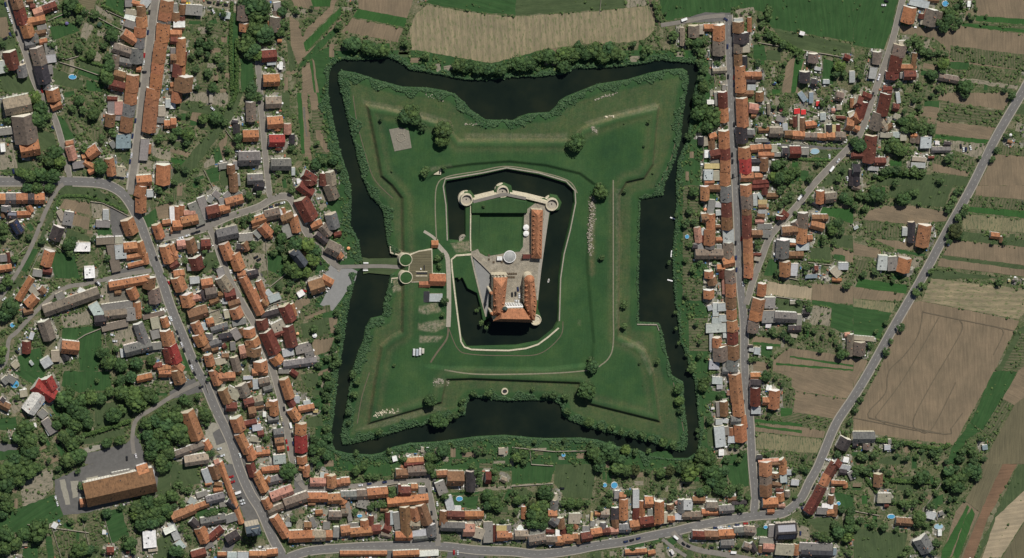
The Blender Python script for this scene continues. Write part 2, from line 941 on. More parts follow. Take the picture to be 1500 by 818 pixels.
28 310 275 320 395 40 G
28 355 0 480 0 60 g
28 260 80 345 85 60 L
28 325 90 325 155 50 L
28 400 30 430 30 40 p
28 320 420 320 470 60 L
28 345 430 400 440 40 L
28 380 490 385 560 50 G
28 430 500 430 565 50 o
28 320 490 335 660 90 L
28 400 600 470 600 60 L
28 400 640 420 640 40 L
28 340 690 340 740 45 W
28 600 45 685 45 55 o
28 600 115 685 120 75 k
28 645 155 643 305 88 r
28 605 345 685 345 60 L
28 815 180 805 330 95 o
28 705 270 760 270 70 o
28 735 145 780 150 45 W
28 770 170 770 190 30 T
28 655 765 700 765 50 k
28 670 800 840 790 45 p
28 870 780 890 816 60 o
28 1445 600 1400 690 110 k
28 1440 760 1430 800 50 W
28 265 320 265 335 30 W
28 460 570 460 610 40 G
28 405 170 405 210 30 p
29 735 -10 735 105 110 o
29 735 5 860 0 40 b
29 885 -10 885 90 65 o
29 735 110 738 190 105 d
29 735 190 740 285 105 b
29 935 55 935 95 40 L
29 885 100 890 160 60 L
29 955 160 1020 165 50 L
29 820 85 820 125 60 b
29 790 180 865 190 45 b
29 820 230 885 235 30 r
29 860 260 865 330 65 o
29 925 240 925 290 45 t
29 710 350 835 345 90 o
29 745 420 805 420 50 o
29 845 370 900 370 40 p
29 760 280 790 300 30 L
29 0 360 85 360 90 L
29 0 460 170 460 70 d
29 170 430 230 430 60 o
29 230 430 325 430 50 o
29 215 380 310 380 80 d
29 325 410 450 400 75 g
29 90 320 195 320 60 b
29 400 315 480 310 45 b
29 440 355 560 345 50 k
29 90 630 195 635 75 r
29 195 630 315 635 80 b
29 320 625 455 620 85 o
29 455 600 540 595 75 g
29 540 590 635 600 80 d
29 340 710 450 710 70 g
29 540 720 600 740 60 d
29 600 700 640 770 50 k
29 760 560 800 640 0 G
29 785 540 780 640 55 G
29 680 670 800 680 55 G
29 690 700 800 700 0 p
29 710 740 800 745 75 p
29 690 720 690 780 40 b
29 830 610 1000 600 150 ks
29 820 750 975 760 95 T
29 1005 710 1000 800 50 o
29 1030 730 1310 740 75 G
29 1050 790 1310 800 60 k
29 1335 -10 1375 30 90 r
29 1350 0 1290 100 95 r
29 1280 100 1240 190 85 o
29 1230 205 1180 310 95 r
29 1180 310 1110 430 100 r
29 1430 165 1435 210 40 o
29 1310 170 1430 175 45 o
29 1325 210 1320 250 30 p
29 1310 280 1305 350 50 b
29 1225 370 1320 375 40 W
29 1180 410 1270 415 60 G
29 1270 435 1330 430 55 o
29 1345 360 1340 460 40 b
29 1380 70 1440 80 50 k
29 1380 20 1470 40 50 L
29 1470 70 1500 130 50 G
29 1475 705 1485 705 25 o
29 1340 740 1335 800 30 B
30 500 10 660 45 65 L
30 510 75 480 205 115 o
30 655 80 635 160 35 p
30 705 95 670 230 110 d
30 605 125 600 165 45 r
30 590 195 620 200 40 T
30 770 110 755 180 40 d
30 435 360 435 400 70 T
30 420 405 400 505 110 d
30 390 500 365 635 105 r
30 350 635 350 700 110 r
30 545 475 525 630 40 b
30 420 600 520 600 55 o
30 430 640 430 690 40 G
30 450 670 550 670 80 r
30 215 465 210 565 75 d
30 180 595 165 690 65 L
30 760 680 920 710 60 d
30 265 790 340 790 50 r
30 660 0 750 10 40 b
30 1018 10 1015 60 28 W
31 300 0 335 0 50 r
31 295 20 255 200 100 r
31 230 190 190 330 95 d
31 350 130 400 140 65 r
31 80 20 155 50 60 r
31 30 80 70 100 110 r
31 95 90 50 230 90 r
31 0 200 60 250 90 o
31 10 310 50 330 60 o
31 230 230 290 330 60 t
31 290 330 340 290 50 b
31 165 390 140 615 105 r
31 0 555 90 555 55 r
31 190 610 285 610 70 r
31 130 665 220 670 35 L
31 240 370 345 375 45 T
31 345 370 415 370 50 L
31 440 365 440 420 55 T
31 505 380 560 380 35 o
31 530 400 525 440 50 d
31 570 370 570 445 30 d
31 640 390 635 485 95 L
31 720 440 755 440 30 W
31 800 450 855 455 40 k
31 695 505 850 505 50 g
31 520 580 640 590 35 T
31 510 635 630 640 45 L
31 660 572 710 572 25 r
31 0 690 60 690 110 k
31 390 0 400 90 35 L
31 360 200 410 220 45 T
31 1355 430 1395 440 30 b
31 25 740 25 816 70 k
32 640 360 610 540 115 o
32 515 330 515 500 60 k
32 455 370 450 440 45 L
32 265 620 250 740 85 L
32 345 630 345 745 85 G
32 465 650 440 765 115 o
32 1210 440 1285 450 55 o
32 1300 450 1300 500 30 b
32 0 10 60 30 50 d
32 570 480 585 530 20 T
32 20 360 30 380 40 L
33 65 570 55 680 100 d
33 0 520 180 535 40 T
33 1360 20 1380 20 20 Y
33 1400 25 1420 25 25 k
34 0 590 185 590 100 g
34 0 650 40 650 60 k
34 120 640 120 690 60 d
34 300 650 300 690 55 L
34 320 600 320 640 30 G
34 1155 650 1160 690 45 B
35 225 95 220 200 80 b
35 215 300 330 300 85 T
35 225 325 285 325 38 W
35 275 370 310 370 35 r
35 380 510 520 520 70 b
35 400 500 430 500 40 k
35 640 440 720 460 65 L
35 590 660 660 770 130 g
35 770 420 780 450 40 G
35 760 580 760 630 35 W
35 0 110 20 110 40 L
"""
D_T = """
0 620 30 60
0 680 70 50
0 830 130 45
0 740 110 40
0 700 420 45
0 800 470 50
0 460 390 45
0 920 390 40
0 960 580 55
0 940 680 65
0 980 300 60
0 590 100 40
0 520 490 35
0 700 170 40
0 950 500 45
0 1020 330 45
0 940 110 30
0 60 600 35
0 30 390 35
1 300 40 60
1 360 130 65
1 330 220 65
1 380 210 50
1 370 280 45
1 480 530 60
1 530 610 60
1 440 600 55
1 360 720 65
1 270 730 60
1 470 730 65
1 180 700 50
1 350 560 35
1 740 480 45
1 890 660 60
1 700 60 50
1 830 190 55
1 730 150 45
1 990 350 45
1 890 400 45
1 640 140 40
1 1060 560 40
1 60 250 40
1 1400 400 45
1 935 745 25
1 420 200 45
2 610 520 60
2 620 590 45
2 370 490 35
2 740 60 22
2 840 75 22
2 950 105 22
2 20 380 60
2 30 450 45
2 130 640 45
2 240 20 50
2 330 20 50
2 440 20 50
2 250 450 35
2 940 640 35
2 820 470 30
2 1390 30 45
3 90 250 75
3 50 320 60
3 140 230 40
3 60 30 50
3 20 80 45
3 180 360 25
3 900 650 60
3 950 730 70
3 1060 760 60
3 1200 750 55
3 1330 720 50
3 1280 170 30
3 1250 210 35
3 1300 270 45
3 490 50 35
3 20 640 50
3 15 720 40
3 480 190 25
3 1020 620 40
4 560 250 80
4 620 180 50
4 640 310 70
4 720 370 70
4 570 420 55
4 660 470 60
4 770 450 55
4 720 250 55
4 800 230 60
4 880 240 55
4 960 180 50
4 1000 380 70
4 1060 340 50
4 1150 50 55
4 1060 80 50
4 1070 190 60
4 1180 190 65
4 1200 260 85
4 1300 200 75
4 1350 240 50
4 1380 170 35
4 1290 450 60
4 1370 430 60
4 1420 380 60
4 1470 470 65
4 1300 560 55
4 1400 550 60
4 1340 650 70
4 1440 640 60
4 1330 720 60
4 1470 720 60
4 1420 780 60
4 940 630 50
4 1050 610 50
4 220 500 80
4 160 580 55
4 250 600 80
4 260 700 75
4 380 580 45
4 560 580 60
4 620 540 50
4 640 640 60
4 700 590 45
4 600 780 70
4 690 740 70
4 500 470 50
4 490 400 30
4 150 230 30
4 430 790 30
4 130 770 60
4 220 780 60
4 850 80 25
4 770 170 30
4 50 580 40
4 490 720 25
5 50 60 80
5 150 50 70
5 250 60 80
5 320 30 50
5 60 170 80
5 170 130 60
5 30 280 60
5 60 360 60
5 30 440 50
5 510 30 40
5 600 10 40
5 685 60 30
5 725 190 45
5 745 470 35
5 940 430 50
5 1060 380 35
5 330 580 80
5 220 620 60
5 60 620 70
5 140 700 60
5 40 740 60
5 330 660 50
5 580 520 40
5 620 500 35
5 700 740 75
5 650 790 50
5 780 760 50
5 1200 380 60
5 1300 340 60
5 1400 320 60
5 1470 290 45
5 1180 440 50
5 1260 450 60
5 1360 430 65
5 1450 400 60
5 1240 530 60
5 1330 510 60
5 1420 490 50
5 1480 430 50
5 1420 40 50
5 1440 100 30
5 1140 700 60
5 1180 770 40
5 850 740 30
5 1470 20 50
5 40 560 40
5 400 530 35
5 1100 640 30
5 910 770 30
6 60 260 0
6 620 20 45
6 720 40 80
6 800 60 80
6 760 120 70
6 830 150 40
6 740 250 70
6 820 300 80
6 880 340 45
6 680 350 60
6 650 400 60
6 730 430 60
6 770 490 50
6 690 480 50
6 980 100 50
6 960 280 50
6 1000 210 45
6 720 770 50
6 370 770 50
6 1100 700 40
6 1110 100 35
6 1180 110 40
6 350 240 45
6 250 370 45
6 330 390 50
6 250 450 45
6 480 460 30
6 220 600 40
6 330 640 45
6 190 490 40
6 410 500 40
6 440 290 40
6 160 280 40
6 470 120 35
6 1480 230 40
6 230 770 35
6 450 370 40
6 320 480 40
6 450 580 40
6 1010 40 40
6 1240 70 25
6 500 600 30
6 380 430 35
7 285 230 50
7 390 220 55
7 60 340 50
7 150 360 60
7 140 430 45
7 20 390 45
7 230 370 30
7 430 250 40
7 480 260 40
7 530 100 30
7 700 20 50
7 770 30 45
7 740 60 30
7 590 400 50
7 600 470 40
7 500 500 45
7 490 570 40
7 1280 630 50
7 1340 590 45
7 1430 590 50
7 1400 560 40
7 240 760 35
7 160 200 30
7 80 200 30
7 130 680 40
7 60 650 40
7 30 780 40
7 950 700 30
7 380 80 0
7 450 140 20
7 1290 440 30
7 900 640 0
7 420 420 25
7 230 620 25
7 1060 480 35
7 1480 660 40
8 690 90 40
8 640 290 40
8 700 280 40
8 640 340 25
8 520 330 15
8 470 350 15
8 425 360 15
8 565 300 15
8 940 380 45
8 980 460 50
8 920 400 30
8 1090 510 60
8 1050 560 45
8 1210 520 65
8 1150 470 40
8 1270 570 55
8 1250 650 60
8 970 550 45
8 900 590 40
8 1050 720 60
8 1110 760 60
8 1190 760 50
8 1020 640 40
8 1290 620 45
8 720 520 40
8 760 700 30
8 340 610 40
8 300 580 30
8 400 700 35
8 130 140 30
8 30 20 40
8 10 120 30
8 780 60 30
8 180 700 25
8 130 660 30
8 270 40 30
8 1060 30 40
8 300 680 30
9 960 90 30
9 1050 40 35
9 1090 30 30
9 940 60 25
9 1260 440 45
9 1230 540 30
9 1290 400 25
9 425 235 25
9 480 790 40
9 410 790 40
9 550 380 35
9 1380 700 40
9 1300 760 40
9 1430 620 40
9 1470 450 40
9 1460 300 35
9 1480 520 40
9 1440 680 40
9 240 700 22
9 290 780 22
9 1030 100 30
9 650 740 30
9 1240 790 30
9 590 640 20
9 1430 760 40
9 1470 740 40
9 1110 350 18
10 245 220 45
10 250 270 35
10 300 380 60
10 290 430 45
10 320 470 30
10 60 530 80
10 110 590 55
10 50 400 60
10 50 330 50
10 30 470 50
10 350 720 45
10 110 250 50
10 170 280 30
10 330 70 25
10 310 20 15
10 840 490 40
10 870 550 35
10 830 250 30
10 840 590 30
10 950 490 25
10 750 210 30
10 1380 40 45
10 1390 130 50
10 1370 220 45
10 1360 320 40
10 1340 420 40
10 1370 500 45
10 1380 580 50
10 1260 590 45
10 1250 680 50
10 1330 640 50
10 1370 740 50
10 1270 770 45
10 1310 100 30
10 1290 300 25
10 1340 170 30
10 1240 550 30
10 1320 700 50
10 30 600 40
10 800 770 30
11 1040 60 75
11 1090 480 40
11 60 180 45
11 20 280 55
11 100 350 45
11 40 760 60
11 90 770 45
11 250 430 40
11 330 440 40
11 390 420 40
11 460 400 35
11 160 230 40
11 230 210 30
11 30 380 40
11 1240 90 30
11 1420 50 40
11 1480 80 30
11 1300 30 30
11 60 160 20
11 90 560 35
11 150 640 30
11 690 60 15
11 110 220 35
11 180 190 30
16 780 240 55
16 760 190 35
16 840 430 65
16 900 450 50
16 1000 380 40
16 870 490 40
16 650 460 30
16 330 530 40
16 140 80 40
16 110 200 45
16 60 360 40
16 100 30 40
16 40 520 40
16 1080 200 40
16 1160 190 35
16 1290 190 40
16 1060 260 35
16 1190 700 45
16 900 700 60
16 770 760 50
16 840 760 40
16 1170 780 40
16 970 710 40
16 1080 700 30
16 1260 700 30
16 550 770 40
16 420 700 35
16 390 100 12
16 60 450 30
16 1060 330 35
16 950 410 35
16 130 720 30
17 130 60 50
17 190 20 50
17 30 40 40
17 240 100 40
17 300 110 40
17 780 40 55
17 820 90 40
17 910 285 45
17 260 370 40
17 330 350 45
17 380 360 35
17 120 430 35
17 440 230 40
17 450 270 35
17 1280 270 55
17 1350 330 65
17 1290 360 50
17 1380 380 50
17 1400 270 40
17 1200 80 45
17 1210 150 40
17 1250 200 30
17 1340 60 40
17 1340 130 35
17 1470 310 30
17 1420 500 30
17 1150 20 40
17 350 70 40
17 1080 340 12
17 1460 470 30
23 770 20 55
23 290 240 70
23 330 280 50
23 50 320 50
23 120 300 40
23 180 360 50
23 220 380 60
23 270 370 60
23 180 440 60
23 240 450 70
23 290 480 50
23 190 520 60
23 270 540 50
23 20 250 40
23 40 420 35
23 440 340 35
23 510 340 50
23 590 350 50
23 660 340 40
23 510 580 40
23 510 540 30
23 850 260 40
23 820 320 40
23 850 360 35
23 780 390 40
23 930 40 60
23 1000 60 55
23 1080 50 50
23 1020 250 40
23 1310 80 50
23 1390 60 50
23 1420 90 35
23 1400 290 40
23 1420 240 35
23 1230 180 30
23 1340 190 25
23 1110 120 30
23 160 270 30
23 220 320 30
23 1290 260 25
23 1430 730 40
23 1240 700 30
23 1060 740 30
23 1480 40 50
23 1200 60 35
23 530 145 8
23 640 140 8
23 640 80 8
23 570 180 9
23 480 75 8
22 650 150 75
22 620 120 40
22 360 200 45
22 470 220 40
22 180 155 25
22 290 200 35
22 490 350 40
22 560 400 40
22 600 440 35
22 680 440 50
22 780 480 40
22 870 490 35
22 960 530 40
22 1060 550 45
22 1150 560 40
22 1220 590 40
22 1330 620 50
22 1420 650 45
22 1000 690 50
22 1080 710 40
22 850 680 65
22 890 740 60
22 730 720 60
22 780 770 60
22 960 780 50
22 40 760 50
22 100 730 50
22 200 620 30
22 460 610 30
22 1460 150 50
22 1470 260 50
22 1480 340 40
22 1190 340 14
22 1200 700 30
22 1140 110 6
22 700 650 40
22 20 700 30
22 110 790 40
24 750 140 45
24 760 90 40
24 520 120 20
24 600 110 20
24 740 260 30
24 700 210 35
24 760 310 40
24 820 350 40
24 880 400 40
24 1050 470 30
24 1380 580 55
24 1350 650 45
24 1410 640 45
24 1030 510 30
24 660 560 40
24 740 750 25
24 300 560 35
24 350 560 30
24 130 380 50
24 200 350 45
24 50 370 45
24 120 430 40
24 170 470 40
24 150 560 40
24 190 620 40
24 160 690 40
24 180 760 50
24 690 150 30
24 660 320 30
24 900 560 25
24 860 690 30
24 920 470 25
24 1000 470 25
25 150 60 60
25 130 180 60
25 260 200 70
25 220 290 60
25 280 270 50
25 180 130 50
25 160 330 30
25 50 380 40
25 870 110 40
25 800 120 30
25 900 180 35
25 850 180 30
25 820 640 50
25 880 610 45
25 940 640 40
25 860 740 60
25 930 720 60
25 1000 690 50
25 1000 780 40
25 790 740 50
25 1100 650 40
25 1190 620 35
25 1120 760 40
25 1410 685 30
25 1370 750 40
25 1230 90 40
25 1180 260 30
25 790 30 30
25 1270 50 30
25 600 400 20
25 690 150 30
25 630 270 25
25 1400 610 35
25 720 290 30
25 1380 70 20
26 870 20 45
26 850 60 35
26 100 50 50
26 90 120 40
26 60 220 40
26 30 330 45
26 100 320 35
26 50 420 40
26 60 520 35
26 150 680 30
26 90 740 40
26 30 650 30
26 655 500 35
26 660 550 35
26 900 130 40
26 950 100 40
26 860 170 30
26 1360 330 50
26 1320 390 50
26 1390 400 45
26 1240 460 45
26 1180 420 40
26 1410 100 50
26 1460 130 50
26 1450 60 40
26 1480 190 40
26 1300 350 40
26 1330 500 25
26 1240 500 30
26 1090 720 35
26 1140 700 25
26 1230 730 30
26 830 770 35
26 1080 770 25
26 790 280 25
26 1060 60 25
26 1130 130 30
26 990 240 20
26 280 680 25
27 1330 60 40
27 1390 60 35
27 1440 60 45
27 820 200 25
27 910 205 20
27 1020 210 30
27 720 490 18
27 780 460 35
27 810 490 30
27 880 490 40
27 920 520 35
27 960 550 30
27 1010 600 30
27 1080 380 40
27 1100 430 40
27 1160 460 35
27 1210 640 30
27 1390 670 50
27 1440 660 40
27 1380 600 35
27 1350 560 30
27 560 20 30
27 560 80 25
27 1100 220 35
27 1110 270 35
27 770 745 30
27 700 690 30
27 640 710 30
27 595 720 25
27 80 790 45
27 120 400 30
27 130 160 35
27 30 150 30
27 150 560 30
27 60 570 30
27 150 680 40
27 215 700 25
27 975 635 20
27 1290 360 20
27 1210 380 20
27 1230 510 25
27 1310 470 25
28 210 80 50
28 180 130 50
28 120 60 35
28 130 520 25
28 130 570 20
28 240 210 35
28 330 210 35
28 240 430 45
28 270 180 30
28 180 740 60
28 240 770 60
28 130 770 40
28 430 660 30
28 480 660 30
28 650 620 25
28 740 40 50
28 690 50 30
28 820 60 30
28 860 90 25
28 880 120 25
28 760 390 30
28 1360 730 45
28 1450 420 40
28 1440 540 30
28 1470 440 40
28 530 710 40
28 490 780 40
28 390 780 40
28 1070 750 30
28 1130 760 25
28 750 730 30
28 840 740 30
28 190 370 25
29 60 70 70
29 150 30 50
29 30 30 60
29 240 60 60
29 300 100 60
29 350 60 60
29 260 150 60
29 340 170 55
29 210 220 50
29 250 280 40
29 160 250 50
29 370 250 45
29 310 230 50
29 430 210 45
29 420 260 40
29 500 200 40
29 510 250 35
29 575 290 35
29 500 300 35
29 460 380 30
29 520 390 40
29 110 240 40
29 390 340 25
29 1170 620 45
29 1230 640 50
29 1280 660 45
29 1370 600 60
29 1340 530 40
29 1460 560 50
29 1450 640 50
29 1470 490 50
29 1480 420 50
29 1400 400 40
29 990 290 25
29 700 590 30
29 990 60 35
29 1050 30 40
29 1090 60 30
29 1080 480 25
29 490 720 25
29 1015 690 20
29 1400 760 40
29 1460 780 40
29 130 400 25
29 40 780 30
29 960 340 25
30 760 200 45
30 800 240 50
30 840 170 55
30 850 110 50
30 800 130 40
30 780 260 35
30 920 200 45
30 880 240 40
30 900 60 45
30 960 20 40
30 950 150 30
30 1020 140 25
30 1050 160 25
30 480 380 40
30 540 340 45
30 580 400 45
30 610 450 45
30 660 460 45
30 700 470 35
30 760 460 35
30 820 480 35
30 790 560 55
30 790 610 45
30 500 440 30
30 700 660 50
30 660 640 30
30 570 740 35
30 750 780 35
30 1000 760 65
30 1330 790 30
30 1080 80 20
30 1170 145 20
30 300 10 40
30 400 740 40
30 130 720 30
30 60 670 35
30 20 760 40
31 60 460 60
31 20 430 50
31 980 10 45
31 1390 30 45
31 440 250 50
31 500 230 50
31 530 290 60
31 460 320 50
31 610 300 50
31 680 290 50
31 690 340 45
31 610 350 40
31 370 470 60
31 420 510 60
31 340 420 50
31 310 490 45
31 480 480 40
31 450 170 30
31 530 60 30
31 580 130 25
31 590 60 25
31 840 570 50
31 1110 570 25
31 300 680 50
31 380 680 50
31 460 690 40
31 530 680 50
31 610 700 40
31 270 700 40
31 370 795 45
31 770 770 45
31 1220 590 35
31 1260 500 30
31 1350 380 35
31 1450 390 30
31 220 520 30
31 20 620 30
31 120 760 40
31 190 730 30
31 400 250 30
31 690 20 30
31 740 30 25
31 1400 210 20
32 60 80 50
32 200 70 70
32 260 100 50
32 130 100 50
32 20 180 45
32 100 200 45
32 440 110 65
32 500 70 50
32 550 60 45
32 400 100 40
32 600 110 25
32 740 110 20
32 670 170 18
32 580 160 25
32 850 180 50
32 880 120 45
32 930 40 45
32 900 60 40
32 830 220 35
32 980 200 45
32 970 240 40
32 920 280 45
32 900 400 60
32 860 380 40
32 930 440 45
32 830 440 30
32 840 490 30
32 1070 20 30
32 1230 500 25
32 1265 500 25
32 1330 500 30
32 685 750 35
32 140 480 35
32 200 760 40
32 90 780 35
32 690 480 25
32 550 740 18
32 800 750 10
32 900 760 10
32 1190 800 12
32 420 600 20
33 600 60 40
33 550 120 40
33 570 180 25
33 1290 25 45
33 1480 70 40
33 290 390 30
33 200 465 25
33 420 430 45
33 330 550 30
33 290 640 45
33 245 720 35
33 150 590 35
33 130 640 25
33 350 20 25
33 440 15 20
34 60 250 35
34 20 340 35
34 20 300 30
34 370 650 45
34 420 640 35
34 530 640 35
34 600 700 35
34 700 720 45
34 760 700 40
34 740 760 45
34 100 760 50
34 180 740 45
34 60 740 40
34 470 760 45
34 560 750 30
34 380 740 30
34 960 700 50
34 1010 660 45
34 1070 620 40
34 1050 700 50
34 940 760 50
34 1060 770 50
34 1140 720 40
34 1120 590 30
34 1150 770 30
34 820 790 35
34 230 620 30
34 1490 640 20
34 670 790 30
34 500 640 30
35 60 40 50
35 20 80 40
35 120 50 50
35 200 20 40
35 320 80 45
35 320 150 40
35 260 50 30
35 600 120 65
35 650 100 45
35 730 150 45
35 840 60 55
35 870 140 60
35 920 190 60
35 960 120 60
35 1010 60 60
35 1070 50 60
35 1090 110 50
35 900 40 50
35 830 180 40
35 780 30 35
35 730 250 35
35 680 370 45
35 480 370 45
35 540 350 40
35 440 350 40
35 580 470 70
35 550 520 45
35 640 530 35
35 270 550 50
35 170 530 45
35 60 490 45
35 20 560 45
35 380 570 30
35 420 340 35
35 340 320 30
35 480 240 40
35 560 270 40
35 620 280 40
35 700 780 35
35 740 690 50
35 500 700 35
35 480 740 40
35 440 790 40
35 560 610 25
35 670 570 35
35 830 400 30
35 850 310 35
35 900 300 30
35 700 510 25
35 20 400 40
35 160 420 25
35 290 170 30
100 510 65 60
100 520 65 60
100 538 70 60
100 550 72 60
100 562 74 55
100 594 62 50
100 622 82 45
100 673 95 60
100 684 97 55
100 700 100 55
100 717 101 60
100 733 102 60
100 747 95 50
100 760 93 70
100 775 94 60
100 788 83 55
100 803 82 60
100 815 87 50
100 825 80 60
100 827 97 55
100 840 80 60
100 850 72 60
100 860 80 60
100 871 73 70
100 883 83 60
100 892 72 60
100 900 78 60
100 910 83 50
100 928 64 40
100 947 72 50
100 943 80 40
100 960 10 25
100 962 18 25
100 965 27 25
100 987 52 50
100 957 3 25
100 601 164 85
100 607 173 55
100 618 183 50
100 594 170 60
100 648 189 80
100 647 204 65
100 557 173 25
100 621 252 45
100 623 246 40
100 650 244 25
100 573 249 12
100 842 206 72
100 949 176 22
100 942 212 14
100 913 179 8
100 956 253 12
100 878 272 45
100 878 280 60
100 915 279 28
100 880 375 30
100 914 446 38
100 914 477 38
100 867 535 55
100 865 528 45
100 963 528 35
100 936 530 16
100 1012 541 40
100 650 440 45
100 648 460 28
100 576 533 18
100 640 378 35
100 646 374 32
100 643 388 30
100 698 455 20
100 705 474 28
100 712 480 25
100 716 474 20
100 707 300 18
100 702 452 16
100 673 408 16
100 989 458 22
100 990 481 22
100 994 503 22
100 991 315 25
100 980 385 25
100 1006 520 22
100 975 20 20
"""
D_C = """
0 48 38 75 n
0 68 85 72 w
0 85 140 75 w
0 103 190 75 w
0 145 295 75 k
0 90 305 70 n
0 45 338 150 k
0 370 795 70 r
0 1313 108 95 k
0 1300 285 95 n
0 1268 487 95 r
0 1262 550 95 w
0 1268 632 5 k
0 1228 745 95 k
1 463 308 60 n
1 1190 245 95 n
1 1165 380 95 n
1 1155 465 95 k
1 1155 550 95 w
1 1143 605 95 n
1 1120 725 95 w
1 118 690 80 n
1 1075 740 10 w
2 1480 500 160 k
2 1375 640 70 k
3 885 155 5 w
3 925 238 20 w
3 870 45 50 w
3 850 50 55 k
3 1485 35 60 r
3 1495 350 60 w
3 35 180 135 w
3 150 645 50 k
3 990 495 10 w
3 1010 550 5 w
4 1115 765 85 k
4 1195 745 75 w
4 1475 590 160 w
5 490 300 80 w
5 505 350 75 w
6 375 100 60 w
6 150 28 0 y
6 340 20 10 k
6 485 42 15 k
6 1385 110 0 0
7 630 225 70 w
7 370 140 40 w
7 590 512 0 w
7 1150 790 0 0
8 835 205 -15 k
8 885 188 -15 n
8 938 168 -15 k
8 985 150 -15 w
8 90 458 -15 w
8 145 438 -15 w
8 198 420 -15 k
8 240 405 -15 k
8 750 628 -25 k
8 775 650 -25 k
8 1305 112 -10 w
8 1318 680 80 k
9 62 210 75 k
9 5 355 70 w
9 57 475 70 k
9 78 535 70 k
9 98 580 70 w
9 118 630 70 k
9 165 735 70 k
9 187 780 70 w
9 165 465 70 n
9 185 525 70 k
9 210 585 70 w
9 260 715 70 k
9 630 380 10 w
9 1175 108 20 r
10 210 20 60 k
10 268 138 -20 k
10 997 330 80 k
10 1055 475 75 W
10 975 420 80 T
10 988 468 80 G
10 1018 618 80 r
10 1032 678 80 r
10 1078 635 80 n
10 1068 560 80 k
10 427 680 -15 w
10 455 740 -20 w
10 465 790 -20 k
10 610 740 70 w
10 1100 795 80 w
11 533 110 -15 r
11 545 155 -15 r
11 590 250 -20 W
11 605 300 -15 k
11 625 320 -15 w
11 635 345 -15 w
17 810 175 80 k
17 823 225 75 n
17 750 230 75 k
17 843 350 80 w
17 793 430 80 k
17 815 510 75 k
17 825 565 75 k
17 990 775 85 r
17 1023 780 85 w
17 245 172 -5 n
17 380 158 -5 n
17 168 185 -5 w
23 440 213 5 k
23 1000 680 -10 n
23 1053 667 -15 k
23 1110 652 -15 n
23 1440 643 40 V
24 12 172 -20 V
24 380 170 35 n
24 393 410 88 n
24 398 675 88 k
24 452 680 90 r
24 452 745 88 n
24 810 738 0 n
25 453 280 90 k
25 460 330 90 w
25 672 440 15 w
25 745 440 0 n
25 840 450 0 w
25 435 545 90 k
25 437 605 90 k
25 440 735 90 k
25 1365 597 -55 w
25 1458 548 10 k
25 1490 455 -50 k
25 1310 668 -55 V
25 1450 755 80 w
25 1290 560 80 w
26 1063 160 -50 k
26 1030 100 -55 W
26 517 465 90 r
26 465 505 88 k
26 468 635 88 n
26 473 740 88 n
27 760 607 0 W
27 640 637 10 W
27 580 290 80 k
27 592 5 0 r
27 530 50 80 w
28 535 270 88 k
28 567 485 85 n
28 1385 595 -60 k
28 1300 790 30 w
28 1270 775 20 w
29 553 522 0 r
29 478 533 0 n
29 340 552 0 w
29 288 557 0 n
29 50 720 30 k
29 255 733 20 k
29 8 700 45 k
29 445 775 5 W
29 1150 205 -60 k
29 1070 355 30 k
29 1055 390 60 n
29 1035 608 85 n
30 268 45 0 w
30 290 10 20 k
30 225 670 -70 w
30 220 690 -70 w
31 118 305 -60 w
31 30 400 -60 k
31 170 15 -70 k
31 968 500 85 w
31 990 498 85 n
31 1030 485 70 w
31 945 470 80 k
32 833 510 70 w
"""
